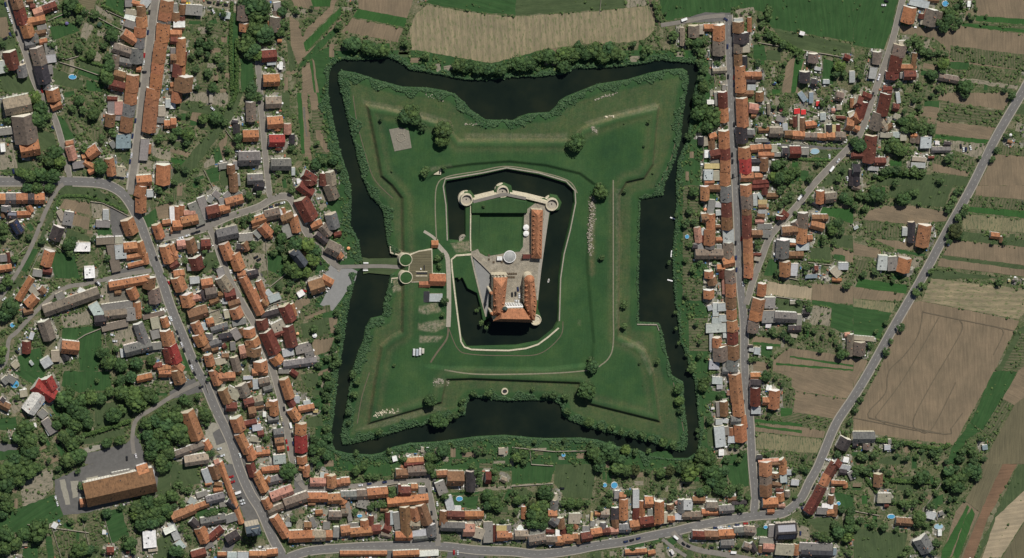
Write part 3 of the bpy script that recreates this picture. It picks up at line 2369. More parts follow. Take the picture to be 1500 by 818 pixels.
D_P = """
100 s 524 0 614 0 596 27 525 13
100 c 525 13 596 27 592 40 517 25
100 s 516 27 591 42 582 62 500 46
100 G 625 5 640 -3 757 -3 755 22 700 18
100 g 757 -3 915 -3 915 12 755 23
100 d 916 -3 946 -3 947 8 918 12
100 y 610 20 625 8 640 10 700 20 750 25 860 18 948 9 960 30 958 45 945 58 920 62 850 66 800 72 755 84 720 93 690 88 640 79 604 73 602 60 599 45
100 G 965 -3 1075 -3 1070 25 1035 22 1000 26 975 31 968 15
100 A 475 402 487 385 523 397 521 410 487 456 469 446 486 415
100 v 430 480 470 465 486 470 478 520 440 500
100 G 1023 140 1040 130 1050 300 1045 420 1035 300
100 G 740 440 741 441 742 440
100 s 1348 441 1493 470 1488 481 1457 544 1397 652 1250 633 1250 611 1287 544 1330 445
0 g 0 0 60 60 90 150 60 260 0 280
0 s 0 170 55 150 100 300 30 340 0 250
0 g 0 380 130 330 200 520 150 560 60 430
0 g 0 640 110 620 160 700 240 650 320 816 60 816 0 700
0 u 690 0 860 0 830 80 780 90 680 30
0 d 840 40 960 120 1000 190 850 110
0 d 740 200 830 230 760 360 700 330
0 G 860 0 1090 0 1090 130 930 60
0 G 430 240 640 200 700 270 470 360
0 v 520 360 640 330 680 480 500 500
0 d 850 450 900 500 880 540 800 530
0 g 700 530 920 600 910 680 700 600
0 G 700 600 900 640 880 720 680 650
0 v 540 550 610 570 600 640 540 620
0 g 460 590 600 650 740 720 700 790 480 740
0 G 760 700 910 740 900 816 760 790
1 g 0 600 160 560 300 650 150 740 0 650
1 g 340 330 480 360 500 470 380 500 330 480
1 d 0 470 130 440 150 660 0 700
1 v 560 230 650 220 700 350 620 380
1 G 480 190 560 230 660 400 560 420
1 v 800 280 930 300 950 430 820 420
1 d 1200 600 1340 600 1330 730 1200 720
1 a 0 720 200 730 210 780 0 780
1 d 1340 480 1500 500 1500 600 1340 560
2 g 550 0 850 30 1100 180 1130 220 950 150 700 120 540 120 480 230 440 230
2 s 570 120 790 150 790 260 520 200
2 s 650 240 790 290 780 390 620 340
2 g 580 370 790 450 790 500 580 450
2 d 800 150 960 180 970 300 810 280
2 a 960 170 1130 260 1080 450 990 460 970 300
2 G 850 370 970 370 980 430 860 440
2 G 440 580 660 600 720 816 480 816
2 v 660 600 740 590 740 760 690 790
2 G 240 560 340 560 240 760 180 740
2 G 1250 280 1380 200 1380 360 1290 370
2 s 1360 190 1500 150 1500 280 1400 300
2 g 450 230 500 210 340 540 310 540
2 a 960 470 1100 470 1000 770 1060 740 1250 700 1280 740 1100 790 980 790
3 d 900 60 960 60 1000 220 900 260 860 160
3 d 540 330 790 280 820 400 560 440
3 G 550 440 880 420 900 560 860 816 700 816 690 660 540 530
3 g 100 100 300 0 150 0 70 130
3 G 150 690 360 600 400 816 180 816
3 d 960 460 1200 400 1220 580 1040 700
3 k 960 100 1120 100 1160 220 960 230
3 v 1230 80 1270 60 1300 220 1250 260
4 G 560 0 960 0 980 160 700 190 540 130
4 g 830 300 1110 260 1160 430 840 510
4 g 720 600 1100 490 1100 560 740 650
4 L 730 680 890 640 900 680 760 720
4 a 770 720 900 690 1100 640 1200 560 1300 816 740 816
4 a 0 610 160 650 150 690 60 700 0 760
4 G 100 0 400 0 380 60 300 120
4 G 0 440 140 400 160 500 0 540
4 G 0 720 160 690 210 740 0 816
4 d 100 160 180 240 200 330 120 380 60 220
5 a 480 140 780 0 1320 0 1400 60 1400 230 1350 250 760 430 560 450 480 250
5 L 520 140 570 135 620 355 575 360
5 L 620 150 690 145 680 290 640 300
5 L 760 120 860 100 865 150 770 160
5 d 180 190 340 60 470 50 470 200 330 360 200 380
5 G 0 500 480 270 560 460 400 540 200 600 0 620
5 G 920 430 1060 380 1140 640 960 700
5 v 750 450 850 420 960 700 800 730
5 v 480 640 640 620 620 780 500 780
5 G 400 640 450 630 500 816 430 816
5 G 200 740 330 720 330 816 200 816
5 g 1350 680 1500 600 1500 816 1380 816
5 d 1180 650 1250 640 1320 800 1230 816
5 g 1400 60 1500 0 1500 260 1370 270
6 d 200 0 600 60 590 100 200 40
6 G 540 110 600 110 600 816 530 816
6 G 610 500 720 560 740 760 620 816
6 g 700 150 900 150 860 230 720 200
6 s 1040 140 1120 190 1160 330 1200 240 1320 140 1400 60 1440 0 1500 0 1420 120 1170 370 1190 460 1300 380 1500 140 1500 180 1180 500 1120 570 1060 420
6 c 1170 380 1500 60 1500 130 1300 340 1190 460
6 s 1000 0 1200 0 1320 90 1090 60
6 c 1200 0 1430 0 1400 60 1250 60
6 G 1090 640 1240 510 1500 250 1500 180 1200 480
6 G 1240 500 1400 400 1330 816 1290 816
6 s 1150 600 1220 550 1270 816 1160 816
6 c 1220 540 1240 530 1280 816 1260 816
6 s 1240 510 1260 540 1300 816 1280 816
6 g 1010 300 1060 420 1110 600 1050 640
6 d 240 240 320 240 310 300 240 290
6 v 240 730 330 740 310 816 250 816
7 g 540 0 640 0 560 200 130 780 0 816 0 760 180 520 440 270
7 d 150 0 500 0 510 100 450 120 120 60
7 g 100 90 450 130 430 200 80 150
7 s 180 170 270 180 240 260 170 240
7 d 290 620 370 540 390 630 300 670
7 s 0 490 180 530 150 570 0 520
7 c 0 570 130 590 90 640 0 610
7 c 1110 0 1150 0 1190 530 1150 540
7 s 1150 0 1200 0 1240 600 1180 560
7 k 1160 130 1180 130 1200 380 1190 390
7 s 1210 0 1280 0 1310 150 1240 150
7 c 1280 0 1310 0 1400 530 1370 500 1330 200
7 v 1240 150 1330 150 1400 540 1280 530 1240 300
7 s 1270 330 1320 330 1400 520 1360 530 1280 400
7 G 380 500 440 470 460 600 390 620
7 g 560 640 600 640 600 816 440 816 430 680
7 G 300 680 420 650 430 770 350 790
7 s 420 450 500 340 500 400 460 600
7 g 980 0 1050 0 1050 150 980 150
8 G 840 600 960 580 1010 700 1000 816 860 740
8 d 820 500 900 510 840 590 800 570
8 g 290 600 400 580 430 700 300 760
8 v 0 60 40 60 40 170 0 160
8 G 1390 180 1500 150 1500 330 1440 270
8 d 1270 60 1380 80 1370 200 1300 230
8 L 60 420 280 370 300 400 60 470
8 L 400 380 560 330 560 370 410 420
8 d 600 600 700 590 830 600 850 740 740 770 640 700
9 s 1080 200 1210 170 1230 210 1110 290
9 v 1120 300 1400 230 1410 290 1130 370
9 s 1180 340 1350 270 1370 290 1190 370
9 g 1140 400 1390 340 1410 480 1170 530
9 s 1390 350 1470 340 1450 480 1410 480
9 s 1240 540 1440 520 1400 640 1260 680
9 g 880 20 940 0 1000 60 900 130
9 G 100 600 160 760 200 816 110 816
9 d 980 540 1020 530 1010 620 970 600
9 d 350 270 430 270 440 370 380 400
10 a -10 180 200 60 250 120 290 180 0 250
10 g 1140 30 1300 10 1290 130 1200 150
10 g 0 270 200 200 200 320 80 350 0 430
10 a 300 0 360 0 420 160 620 700 700 816 560 816 300 200
10 L 350 450 430 460 600 816 520 816 400 700 300 540
10 a 370 540 440 500 500 620 400 650
10 g 1190 420 1330 380 1340 480 1200 500
10 G 1220 240 1350 240 1320 340 1230 360
11 g 0 0 210 0 270 170 0 240
11 a 470 0 700 0 760 230 880 500 650 520 620 400
11 G 220 410 500 370 500 430 240 480
11 v 80 570 170 540 260 720 160 740
11 d 1100 500 1210 440 1200 550 1100 590
11 a 1090 100 1140 100 1200 200 1190 260 1080 270
11 a 540 570 480 680 370 816 440 816 600 640
16 x 0 0 0 0
17 d 80 200 480 150 480 190 80 240
17 G 900 0 1180 0 1180 60 860 60
17 g 400 200 500 200 500 300 410 290
17 a 400 740 450 740 450 816 400 816
17 d 1190 210 1500 190 1500 220 1190 240
17 G 980 290 1200 280 1190 400 990 370
17 a 940 750 1260 760 1280 816 900 816
17 d 100 430 200 410 210 500 110 500
17 d 460 640 470 640 470 720 450 700
17 G 200 20 440 0 440 100 200 130
17 G 950 250 1210 245 1210 265 950 275
23 g 380 0 740 0 700 310 450 290 370 150
23 G 0 30 380 0 340 160 0 180
23 d 0 180 340 170 380 190 0 200
23 v 740 60 790 60 760 330 730 330
23 G 1000 690 1160 660 1160 720 1010 750
23 G 1210 630 1300 620 1300 680 1210 690
23 G 1360 660 1420 640 1450 690 1380 730
23 a 1390 590 1500 580 1500 720 1400 640
23 G 620 760 740 740 740 750 620 790
23 g 680 790 780 770 780 816 690 816
23 d 1250 700 1330 690 1360 816 1260 816
23 v 1160 60 1280 60 1260 250 1170 260
23 g 60 220 130 220 140 360 70 330
23 d 470 500 560 490 560 600 500 600
22 G 950 740 1380 700 1450 816 880 816
21 s 230 0 0 0 0 0
24 G 0 0 1500 0 1500 370 780 250 700 100 440 60 0 140
24 g 800 250 1480 390 1480 470 1100 460 900 400
24 a 20 160 200 110 420 115 420 180 360 190 30 200
24 d 460 90 620 60 640 110 530 160 470 150
24 G 620 390 720 400 740 530 620 520
24 g 740 440 860 450 860 540 740 530
24 s 910 560 990 490 960 816 870 816
24 c 990 500 1070 520 1010 816 950 816
24 s 1060 530 1075 530 1010 816 990 816
24 G 1240 520 1330 540 1320 740 1220 740
25 G 1000 680 1110 690 1110 780 1000 780
25 c 1040 575 1290 570 1290 600 1040 590
25 g 1200 500 1350 510 1290 570 1200 565
25 g 1400 640 1500 600 1500 700 1300 816 1200 816
25 a 590 430 640 440 1100 460 1440 490 1400 500 1250 500 900 480 590 470
26 v 0 0 150 0 160 380 60 816 0 816
26 c 1230 190 1500 210 1500 340 1210 240
26 s 1330 530 1500 590 1500 690 1310 600
26 G 1330 600 1430 620 1420 670 1330 640
26 G 760 640 850 670 850 790 710 790
26 g 1120 550 1300 540 1300 650 1120 650
26 g 1310 440 1500 440 1500 560 1310 520
27 S 745 30 1140 80 1130 190 735 140
27 s 1140 50 1500 60 1500 230 1130 190
27 G 1140 190 1500 240 1500 460 1400 480 1300 430 1310 250 1130 230
27 d 1150 240 1310 260 1290 420 1110 400
27 g 820 170 1070 210 1050 310 820 290
27 g 660 460 760 470 830 530 700 510
27 s 620 510 860 530 860 580 610 560
27 c 620 560 860 580 860 600 620 580
27 v 1060 520 1330 540 1320 620 1050 590
27 s 940 610 1500 690 1500 816 790 816 800 720
27 c 940 680 1500 760 1500 780 940 695
27 c 820 740 1500 800 1500 816 820 760
27 s 620 730 760 740 760 816 620 816
27 G 80 640 220 640 230 816 100 816
27 v 50 350 220 350 230 640 60 640
27 v 0 0 170 0 180 200 0 190
27 G 690 560 790 570 780 700 690 680
27 d 590 720 620 720 620 816 590 816
28 s 800 0 1500 0 1500 160 1440 240 960 170 960 60
28 s 990 180 1440 245 1320 425 970 360
28 c 860 320 960 330 960 430 860 420
28 v 1000 360 1340 420 1310 500 620 440 620 400 900 400
28 c 630 420 1050 460 1050 490 620 445
28 s 620 460 1050 490 1250 530 1240 590 640 530
28 c 640 470 1050 520 1050 545 640 490
28 V 650 540 1230 600 1180 720 650 680
28 v 660 700 1170 720 1130 816 900 816 700 760
28 G 190 180 360 170 400 230 200 270
28 g 220 480 280 480 280 660 220 660
28 G 360 740 570 700 580 816 330 816
28 v 880 160 990 160 960 330 880 310
28 d 380 670 550 640 560 720 400 740
29 G 390 0 580 0 580 190 450 210 400 110
29 g 820 490 950 480 950 515 820 520
29 g 1080 480 1300 470 1420 540 1400 660 1200 600
29 G 1330 240 1500 280 1500 400 1370 400
29 G 650 560 750 560 750 630 650 630
29 g 0 750 90 760 100 816 0 816
29 d 960 520 1110 560 1140 680 980 640
29 g 1070 320 1150 220 1160 240 1090 340
30 G 0 0 420 0 330 280 270 440 0 400
30 s 1060 0 1500 0 1500 185 1090 135
30 c 1080 140 1500 180 1500 225 1070 185
30 v 960 195 1500 235 1500 275 960 210
30 c 960 205 1500 275 1500 305 950 230
30 s 410 225 720 250 950 235 1500 315 1500 645 830 540 840 450 720 340 410 290
30 v 850 400 1500 500 1500 640 1040 555 850 530
30 G 850 545 1020 550 1010 620 830 600
30 v 830 610 1030 630 1030 680 820 670
30 v 1040 610 1480 650 1440 750 1040 685
30 d 930 680 1450 755 1440 790 920 710
31 G 620 70 755 75 750 130 620 120
31 s 620 120 750 130 740 225 600 205
31 s 770 0 1360 0 1370 70 1320 155 740 65
31 v 770 80 1320 165 1250 300 750 225
31 s 735 250 1250 305 1190 415 725 360
31 c 725 370 1190 415 1160 450 710 400
31 d 1150 450 860 420 860 500 1100 580 1160 480
31 v 700 550 1090 590 1050 660 700 620
31 s 700 620 1020 700 1000 740 700 690
31 g 220 710 800 720 1010 740 1000 816 200 816
31 s 1240 540 1500 570 1500 816 1100 816
31 v 1310 470 1500 500 1500 570 1300 540
31 g 1420 130 1500 30 1500 200 1420 190
32 g 330 0 880 0 800 190 520 170 300 80
32 s 280 180 520 180 830 235 820 310 500 340 90 300 140 220
32 v 100 320 480 370 480 460 80 440
32 s 180 470 550 500 550 570 380 560
32 G 380 560 640 600 630 625 380 590
32 s 0 500 240 560 210 640 0 610
32 d 380 600 620 640 580 720 540 720 400 650
32 v 0 640 200 690 160 816 0 816
32 s 1080 0 1500 0 1500 140 1070 85
32 v 1050 90 1500 150 1500 230 1030 180
32 c 1010 185 1500 235 1500 300 1000 230
32 V 970 250 1500 310 1500 420 950 380
32 g 960 400 1500 500 1500 560 920 470
32 s 850 475 1500 560 1500 720 790 610
32 g 790 615 1500 720 1500 755 760 650
32 s 760 640 1500 760 1500 816 740 710
32 g 710 740 1400 816 650 816
33 c 50 0 480 60 460 135 20 75
33 s 0 75 450 135 420 200 0 180
33 V 0 180 380 220 340 300 0 250
33 G 0 250 340 300 230 530 0 490
33 y 680 0 1500 110 1460 360 600 200
33 g 1500 360 1450 440 1250 816 1500 816
33 v 1480 480 1500 480 1500 680 1440 816 1300 816
33 s 1500 670 1440 816 1500 816
33 s 0 700 130 720 90 816 0 816
34 G 1230 0 1440 0 1330 240 1140 520 1030 450
34 s 1450 0 1500 0 1500 120 1420 300 1310 240
34 v 1300 240 1400 290 1240 590 1140 520
34 u 1500 120 1420 290 1130 816 1500 816 1500 400
34 g 240 760 430 740 440 816 200 816
34 s 0 0 80 0 0 150
34 G 870 660 1020 450 1120 520 1000 600 900 816 820 816
35 g 0 560 250 600 480 600 400 816 0 816
35 g 380 110 540 110 560 250 380 230
35 s 970 325 1110 420 1000 640 860 816 730 816 900 420
35 u 1130 0 1440 0 1200 440 980 816 880 816 1110 420 980 320 1060 180
35 b 1310 0 1440 0 1180 480 1010 816 900 816 1110 440
35 g 1450 0 1500 0 1500 80 1250 480 1060 816 1000 816
35 S 1500 90 1250 470 1080 816 1200 816 1500 270
35 u 1500 280 1210 816 1500 816
35 c 1000 360 980 400 780 760 740 816 790 816 1020 380
35 c 1040 380 980 480 820 816 870 816 1070 440
35 G 720 280 790 260 790 340 720 400 680 340
"""
D_LM = """
the castle|745|435
the round grey pavilion|746|376
the long orange-roofed castle barrack|787|342
the moat causeway|545|391
the twin gate towers|594|390
the slate-roofed church|440|377
the tall church at the street fork|368|778
the maroon-roofed courtyard house|405|492
the long brown hall by the car park|175|722
the white and red double house|58|585
the grey L-shaped workshop|208|500
the long flat brown barn|105|446
the tall brown and grey barn|38|195
the oval pool by the west gardens|106|113
the western road junction|100|265
the sweeping main road bend|190|298
the pale blue workshop roof|142|460
the blue-grey flat roof|181|207
the salmon-roofed house on the cul-de-sac|398|120
the bright red-roofed house on the cul-de-sac|406|208
the long maroon barn|452|300
the stubble field|780|50
the north end of the east street|1068|30
the black-roofed corner house|1088|198
the bright red twin sheds|1171|164
the fork of the east streets|1094|438
the pale flat plot east of the fork|1156|425
the long grey barn east of the fork|1150|468
the silver-roofed barn|1356|208
the hut among the strip fields|1458|345
the orange and grey roadside farmhouse|1353|347
the farmhouse with flat grey sheds|1310|388
the big ploughed field|1380|540
the lone house on the country road|1259|512
the navy solar-roofed house|1152|788
the southeast maroon terrace|1212|715
the triangular block's western tip|1017|786
the dark hip-roofed house|1353|797
the slate cabin by the ploughed field|1265|650
the large round blue pool|900|711
the round stone well|739|573
the big courtyard block|605|775
the spreading chestnut by the south road|722|736
the black flat-topped house|690|707
the square stone platform|587|204
the crimson-roofed terrace house|441|650
the old maroon-roofed farmstead|1213|300
the southern car park|355|725
the long orange terrace|225|190
the tall hedge by the car park|160|627
the three-way street corner|250|350
the east moat corner|1010|180
the south moat bay|750|610
the long row of plots above the south street|820|700
"""
D_R = """
lane 7 1.2: 11,-12 14,0 22,30 27,50 38,80 48,113 58,136 62,143 78,169 90,206 100,252 103,268
lane 10 2.5: 229,-12 227,0 221,50 215,100 210,136 206,170 200,215 194,262 191,285
road 12 1.5: -20,266 0,266 60,266 110,266 150,269 175,280 190,297 202,320 208,333 222,372 236,408 250,450 267,491 287,540 300,562 317,602 337,644 350,685 366,722 382,748 400,790 412,812 416,830
lane 6 0: 93,270 83,279 67,309 50,352 37,379 20,408 0,436 -15,446
lane 6 0: 222,396 175,404 160,408 125,416 93,423 58,451 25,486 13,498 8,530 -12,548
lane 6 0: 292,561 270,571 250,582 225,598 200,615 194,640 196,665
lane 8 1.5: 303,326 315,350 325,380 337,411 358,450 377,483 393,525 403,554 413,594 423,644 430,680 438,705
lane 7 0: 438,706 452,716 500,714 580,706 625,703
lane 8 1.5: 232,350 250,346 292,337 305,332 337,317 377,304 400,291 420,288 431,299 438,319 450,342 472,369 487,385 500,394
lane 7 1: 376,60 378,93 381,136 388,220 393,272 396,290
road 11 1.5: 410,822 450,808 500,803 560,800 640,800 700,806 750,808 790,812 840,806 870,800 917,793 950,786 985,779 1010,773 1033,768 1075,760 1113,755 1142,753 1160,744 1175,728 1185,707 1197,686 1207,662 1225,620 1250,582 1273,544 1312,474 1350,408 1387,339 1424,272 1458,203 1497,136 1520,95
road 10 1.5: 1067,22 1068,60 1071,136 1076,250 1078,272 1084,408 1090,475 1091,544 1098,612 1102,680 1106,725 1104,752
lane 8 1: 1324,-15 1322,0 1305,67 1283,130 1277,146 1265,183 1253,208 1242,218 1192,270 1167,302 1130,344 1115,379 1104,408 1098,428 1092,446
lane 6 0: 1062,23 1035,25 1000,32 968,37
lane 8 1.2: 624,690 627,715 634,750 640,785 642,800
track 3 0: 951,-15 953,5 958,25 967,37
lane 8 0: 985,779 1000,796 1025,806 1060,812 1110,822
lane 5 0: 1005,815 990,805 970,790
lane 5.5 0: 492,391 520,390.5 560,390 592,392
path 6.5 -1: 638,355 646,364 654,374 656,390 657,420 657,455 656,478
path 4 -1: 620,337 632,345 640,352
trail 1.6 -1: 639,355 637,300 640,270 655,258 700,250 742,243 790,251 832,264 845,282
track 2.5 -1: 656,478 654,495 640,515 630,530
trail 1.8 -1: 897,262 897,350 897,450 897,500 892,520 880,532 862,540 800,545 700,546 650,540
track 1.2 -1: 656,478 670,510 690,518 745,520 790,517 820,492 824,470
track 1.2 -1: 517,140 523,180 535,225 548,262 575,290
track 1.2 -1: 1000,150 985,225 965,272
track 1.2 -1: 986,560 995,600 1003,640
track 1.2 -1: 541,545 530,580 523,620
track 1.6 0: 1352,455 1345,490 1325,520 1302,544 1297,575 1275,600 1272,610 1285,615 1385,636 1393,628 1410,605
track 1.4 0: 1352,457 1390,465 1460,479 1487,485
track 1.4 0: 1375,465 1350,510 1320,560 1290,600 1283,612 1297,620
track 1.4 0: 1405,468 1410,480 1395,510 1360,570 1338,615 1345,630 1365,628 1400,560
track 1.4 0: 1250,612 1290,620 1340,630 1385,636
track 1.4 0: 1460,479 1470,487 1455,520
"""

def GL(t, x, y):
    t = int(t)
    if t >= 100: return float(x), float(y)
    return (t//6)*250 + float(x)/6, (t % 6)*136 + float(y)/6
# ------------------------------------------------------------ materials
MATS = {}
def nodes(name):
    m = bpy.data.materials.new(name); m.use_nodes = True; n = m.node_tree
    b = n.nodes["Principled BSDF"]; return m, n, b
def N(n, t, **k):
    x = n.nodes.new(t)
    for a, v in k.items(): setattr(x, a, v)
    return x
def noise(n, scale, detail=4, rough=.6, vec=None):
    x = N(n, "ShaderNodeTexNoise"); x.inputs["Scale"].default_value = scale; x.inputs["Detail"].default_value = detail; x.inputs["Roughness"].default_value = rough
    if vec is not None: n.links.new(vec, x.inputs["Vector"])
    return x.outputs["Fac"]
def ramp(n, fac, stops):
    r = N(n, "ShaderNodeValToRGB"); e = r.color_ramp.elements
    while len(e) < len(stops): e.new(.5)
    for q, (p, c) in zip(e, stops): q.position = p; q.color = (*c, 1)
    n.links.new(fac, r.inputs[0]); return r.outputs[0]
def mix(n, a, b, fac, mode='MIX'):
    x = N(n, "ShaderNodeMix", data_type='RGBA', blend_type=mode)
    for v, i in ((a, 6), (b, 7)):
        if isinstance(v, (tuple, list)): x.inputs[i].default_value = (*v, 1)
        else: n.links.new(v, x.inputs[i])
    if isinstance(fac, (int, float)): x.inputs[0].default_value = fac
    else: n.links.new(fac, x.inputs[0])
    return x.outputs[2]
def mapped(n, sx, sy, sz=1, gen="Object", rot=0):
    tc = N(n, "ShaderNodeTexCoord"); mp = N(n, "ShaderNodeMapping"); n.links.new(tc.outputs[gen], mp.inputs[0])
    mp.inputs["Scale"].default_value = (sx, sy, sz); mp.inputs["Rotation"].default_value = (0, 0, rot); return mp.outputs[0]
def bump(n, b, h, strength=.5, dist=.2):
    x = N(n, "ShaderNodeBump"); x.inputs["Strength"].default_value = strength; x.inputs["Distance"].default_value = dist
    n.links.new(h, x.inputs["Height"]); n.links.new(x.outputs[0], b.inputs["Normal"])
def fin(m, n, b, col, rough=.9, spec=.2):
    if isinstance(col, (tuple, list)): b.inputs["Base Color"].default_value = (*col, 1)
    else: n.links.new(col, b.inputs["Base Color"])
    b.inputs["Roughness"].default_value = rough; b.inputs["Specular IOR Level"].default_value = spec; return m
def objcolor(n):
    o = N(n, "ShaderNodeObjectInfo"); return o.outputs["Color"], o.outputs["Random"]
def plain(name, c, rough=.8, var=.25, scale=.6, spec=.25):
    m, n, b = nodes(name); f = noise(n, scale, 5, .65, mapped(n, 1, 1, 1))
    fin(m, n, b, ramp(n, f, [(.25, tuple(x*(1-var) for x in c)), (.75, tuple(min(1, x*(1+var)) for x in c))]), rough, spec); return m
# roofs: one tile material, the hue belongs to each roof (object colour)
m, n, b = nodes("roof_covering"); oc, rnd = objcolor(n); v = mapped(n, 1, 1, 1)
f1 = noise(n, .35, 5, .7, v); f2 = noise(n, 1.0, 3, .6, mapped(n, 1.6, .25, .25)); f3 = noise(n, 3.5, 2, .6, v)
c = mix(n, oc, ramp(n, f1, [(.28, (.45,.44,.45)), (.5, (1,1,1)), (.75, (1.3,1.22,1.15))]), 1, 'MULTIPLY')
c = mix(n, c, ramp(n, f2, [(.3, (.72,.72,.74)), (.7, (1.15,1.12,1.1))]), 1, 'MULTIPLY')
c = mix(n, c, ramp(n, f3, [(.3, (.8,.8,.8)), (.7, (1.15,1.15,1.15))]), 1, 'MULTIPLY')
gl = N(n, "ShaderNodeTexWave", wave_type='BANDS', bands_direction='Y'); gl.inputs["Scale"].default_value = 1.3; gl.inputs["Distortion"].default_value = .6
n.links.new(v, gl.inputs["Vector"]); bump(n, b, gl.outputs["Fac"], .5, .12); ROOF = fin(m, n, b, c, .85, .2)
m, n, b = nodes("flat_roofing"); oc, rnd = objcolor(n); v = mapped(n, 1, 1, 1)
c = mix(n, oc, ramp(n, noise(n, .5, 6, .7, v), [(.25, (.6,.6,.6)), (.7, (1.15,1.15,1.12))]), 1, 'MULTIPLY')
wv = N(n, "ShaderNodeTexWave", wave_type='BANDS', bands_direction='X'); wv.inputs["Scale"].default_value = .5; wv.inputs["Distortion"].default_value = .3; n.links.new(v, wv.inputs["Vector"])
c = mix(n, c, ramp(n, wv.outputs["Fac"], [(0, (.84,.84,.84)), (.4, (1,1,1))]), .7, 'MULTIPLY')
bump(n, b, wv.outputs["Fac"], .35, .1); FLAT = fin(m, n, b, c, .7, .3)
m, n, b = nodes("solar_glass"); br = N(n, "ShaderNodeTexBrick"); br.offset = 0; n.links.new(mapped(n, 1, 1, 1), br.inputs["Vector"])
br.inputs["Color1"].default_value = (.012,.018,.05,1); br.inputs["Color2"].default_value = (.018,.026,.07,1); br.inputs["Mortar"].default_value = (.09,.10,.13,1)
br.inputs["Scale"].default_value = 1; br.inputs["Brick Width"].default_value = 1.7; br.inputs["Row Height"].default_value = 1.7; br.inputs["Mortar Size"].default_value = .09
SOLAR = fin(m, n, b, br.outputs[0], .25, .5)
# walls: render with small openings from the wall's own UV (metres)
m, n, b = nodes("rendered_wall"); oc, rnd = objcolor(n); uv = N(n, "ShaderNodeUVMap"); sp = N(n, "ShaderNodeSeparateXYZ"); n.links.new(uv.outputs[0], sp.inputs[0])
def band(src, period, lo, hi):
    a = N(n, "ShaderNodeMath", operation='MODULO'); n.links.new(src, a.inputs[0]); a.inputs[1].default_value = period
    g = N(n, "ShaderNodeMath", operation='GREATER_THAN'); n.links.new(a.outputs[0], g.inputs[0]); g.inputs[1].default_value = lo
    l = N(n, "ShaderNodeMath", operation='LESS_THAN'); n.links.new(a.outputs[0], l.inputs[0]); l.inputs[1].default_value = hi
    x = N(n, "ShaderNodeMath", operation='MULTIPLY'); n.links.new(g.outputs[0], x.inputs[0]); n.links.new(l.outputs[0], x.inputs[1]); return x.outputs[0]
x = N(n, "ShaderNodeMath", operation='MULTIPLY'); n.links.new(band(sp.outputs[0], 2.7, .9, 1.7), x.inputs[0]); n.links.new(band(sp.outputs[1], 2.75, 1.0, 2.1), x.inputs[1])
c = mix(n, oc, ramp(n, noise(n, .5, 5, .7, mapped(n, 1, 1, 1)), [(.3, (.75,.74,.72)), (.7, (1.08,1.07,1.05))]), 1, 'MULTIPLY')
WALL = fin(m, n, b, mix(n, c, (.16,.16,.16), x.outputs[0]), .85, .2)
STONE = plain("pale_stone", (.5,.45,.34), .9, .35, .8)
STONE_D = plain("grey_stone", (.3,.27,.22), .9, .3, .8)
WHITE = plain("white_paint", (.8,.8,.8), .6, .06); DARK = plain("dark_metal", (.03,.03,.035), .5); GLASS = plain("dark_glass", (.02,.025,.03), .12, .1, spec=.5)
BRICK = plain("chimney_brick", (.3,.16,.11), .9); RUBBER = plain("rubber", (.02,.02,.02), .8); BARK = plain("bark", (.12,.09,.06), .9)
m, n, b = nodes("car_paint"); oc, _ = objcolor(n); CARP = fin(m, n, b, oc, .28, .5)
# foliage
def foliage(name, c1, c2):
    m, n, b = nodes(name); at = N(n, "ShaderNodeAttribute", attribute_name="tint"); oc, rnd = objcolor(n)
    c = mix(n, c1, c2, at.outputs["Fac"]); c = mix(n, c, oc, 1, 'MULTIPLY')
    c = mix(n, c, ramp(n, noise(n, 1.3, 3, .7, mapped(n, 1,1,1)), [(.3, (.6,.62,.6)), (.7, (1.3,1.25,1.2))]), 1, 'MULTIPLY')
    b.inputs["Subsurface Weight"].default_value = 0
    return fin(m, n, b, c, .75, .25)
LEAF = foliage("tree_leaves", (.025,.054,.022), (.074,.122,.042))
SHRUB = foliage("shrub_leaves", (.028,.056,.020), (.095,.145,.048))
REED = foliage("reed_leaves", (.030,.072,.034), (.068,.125,.056))
# ground
m, n, b = nodes("garden_ground"); v = mapped(n, 1, 1, 1, rot=.15)
vo = N(n, "ShaderNodeTexVoronoi", distance='CHEBYCHEV'); vo.inputs["Scale"].default_value = .17; n.links.new(v, vo.inputs["Vector"])
sp2 = N(n, "ShaderNodeSeparateColor"); n.links.new(vo.outputs["Color"], sp2.inputs[0])
c = ramp(n, sp2.outputs[0], [(0, (.055,.095,.035)), (.25, (.045,.085,.03)), (.45, (.09,.11,.05)), (.6, (.15,.13,.085)), (.75, (.22,.19,.135)), (.85, (.06,.085,.035)), (1, (.27,.24,.18))])
c = mix(n, c, ramp(n, noise(n, .55, 6, .75, v), [(.3, (.038,.065,.024)), (.5, (.08,.10,.045)), (.60, (.25,.215,.155)), (.75, (.06,.09,.035))]), .5)
c = mix(n, c, ramp(n, noise(n, .06, 4, .6, v), [(.35, (.8,.85,.8)), (.65, (1.1,1.05,1))]), 1, 'MULTIPLY'); bump(n, b, noise(n, 1.2, 5, .8, v), .7, .5)
GARDEN = fin(m, n, b, c)
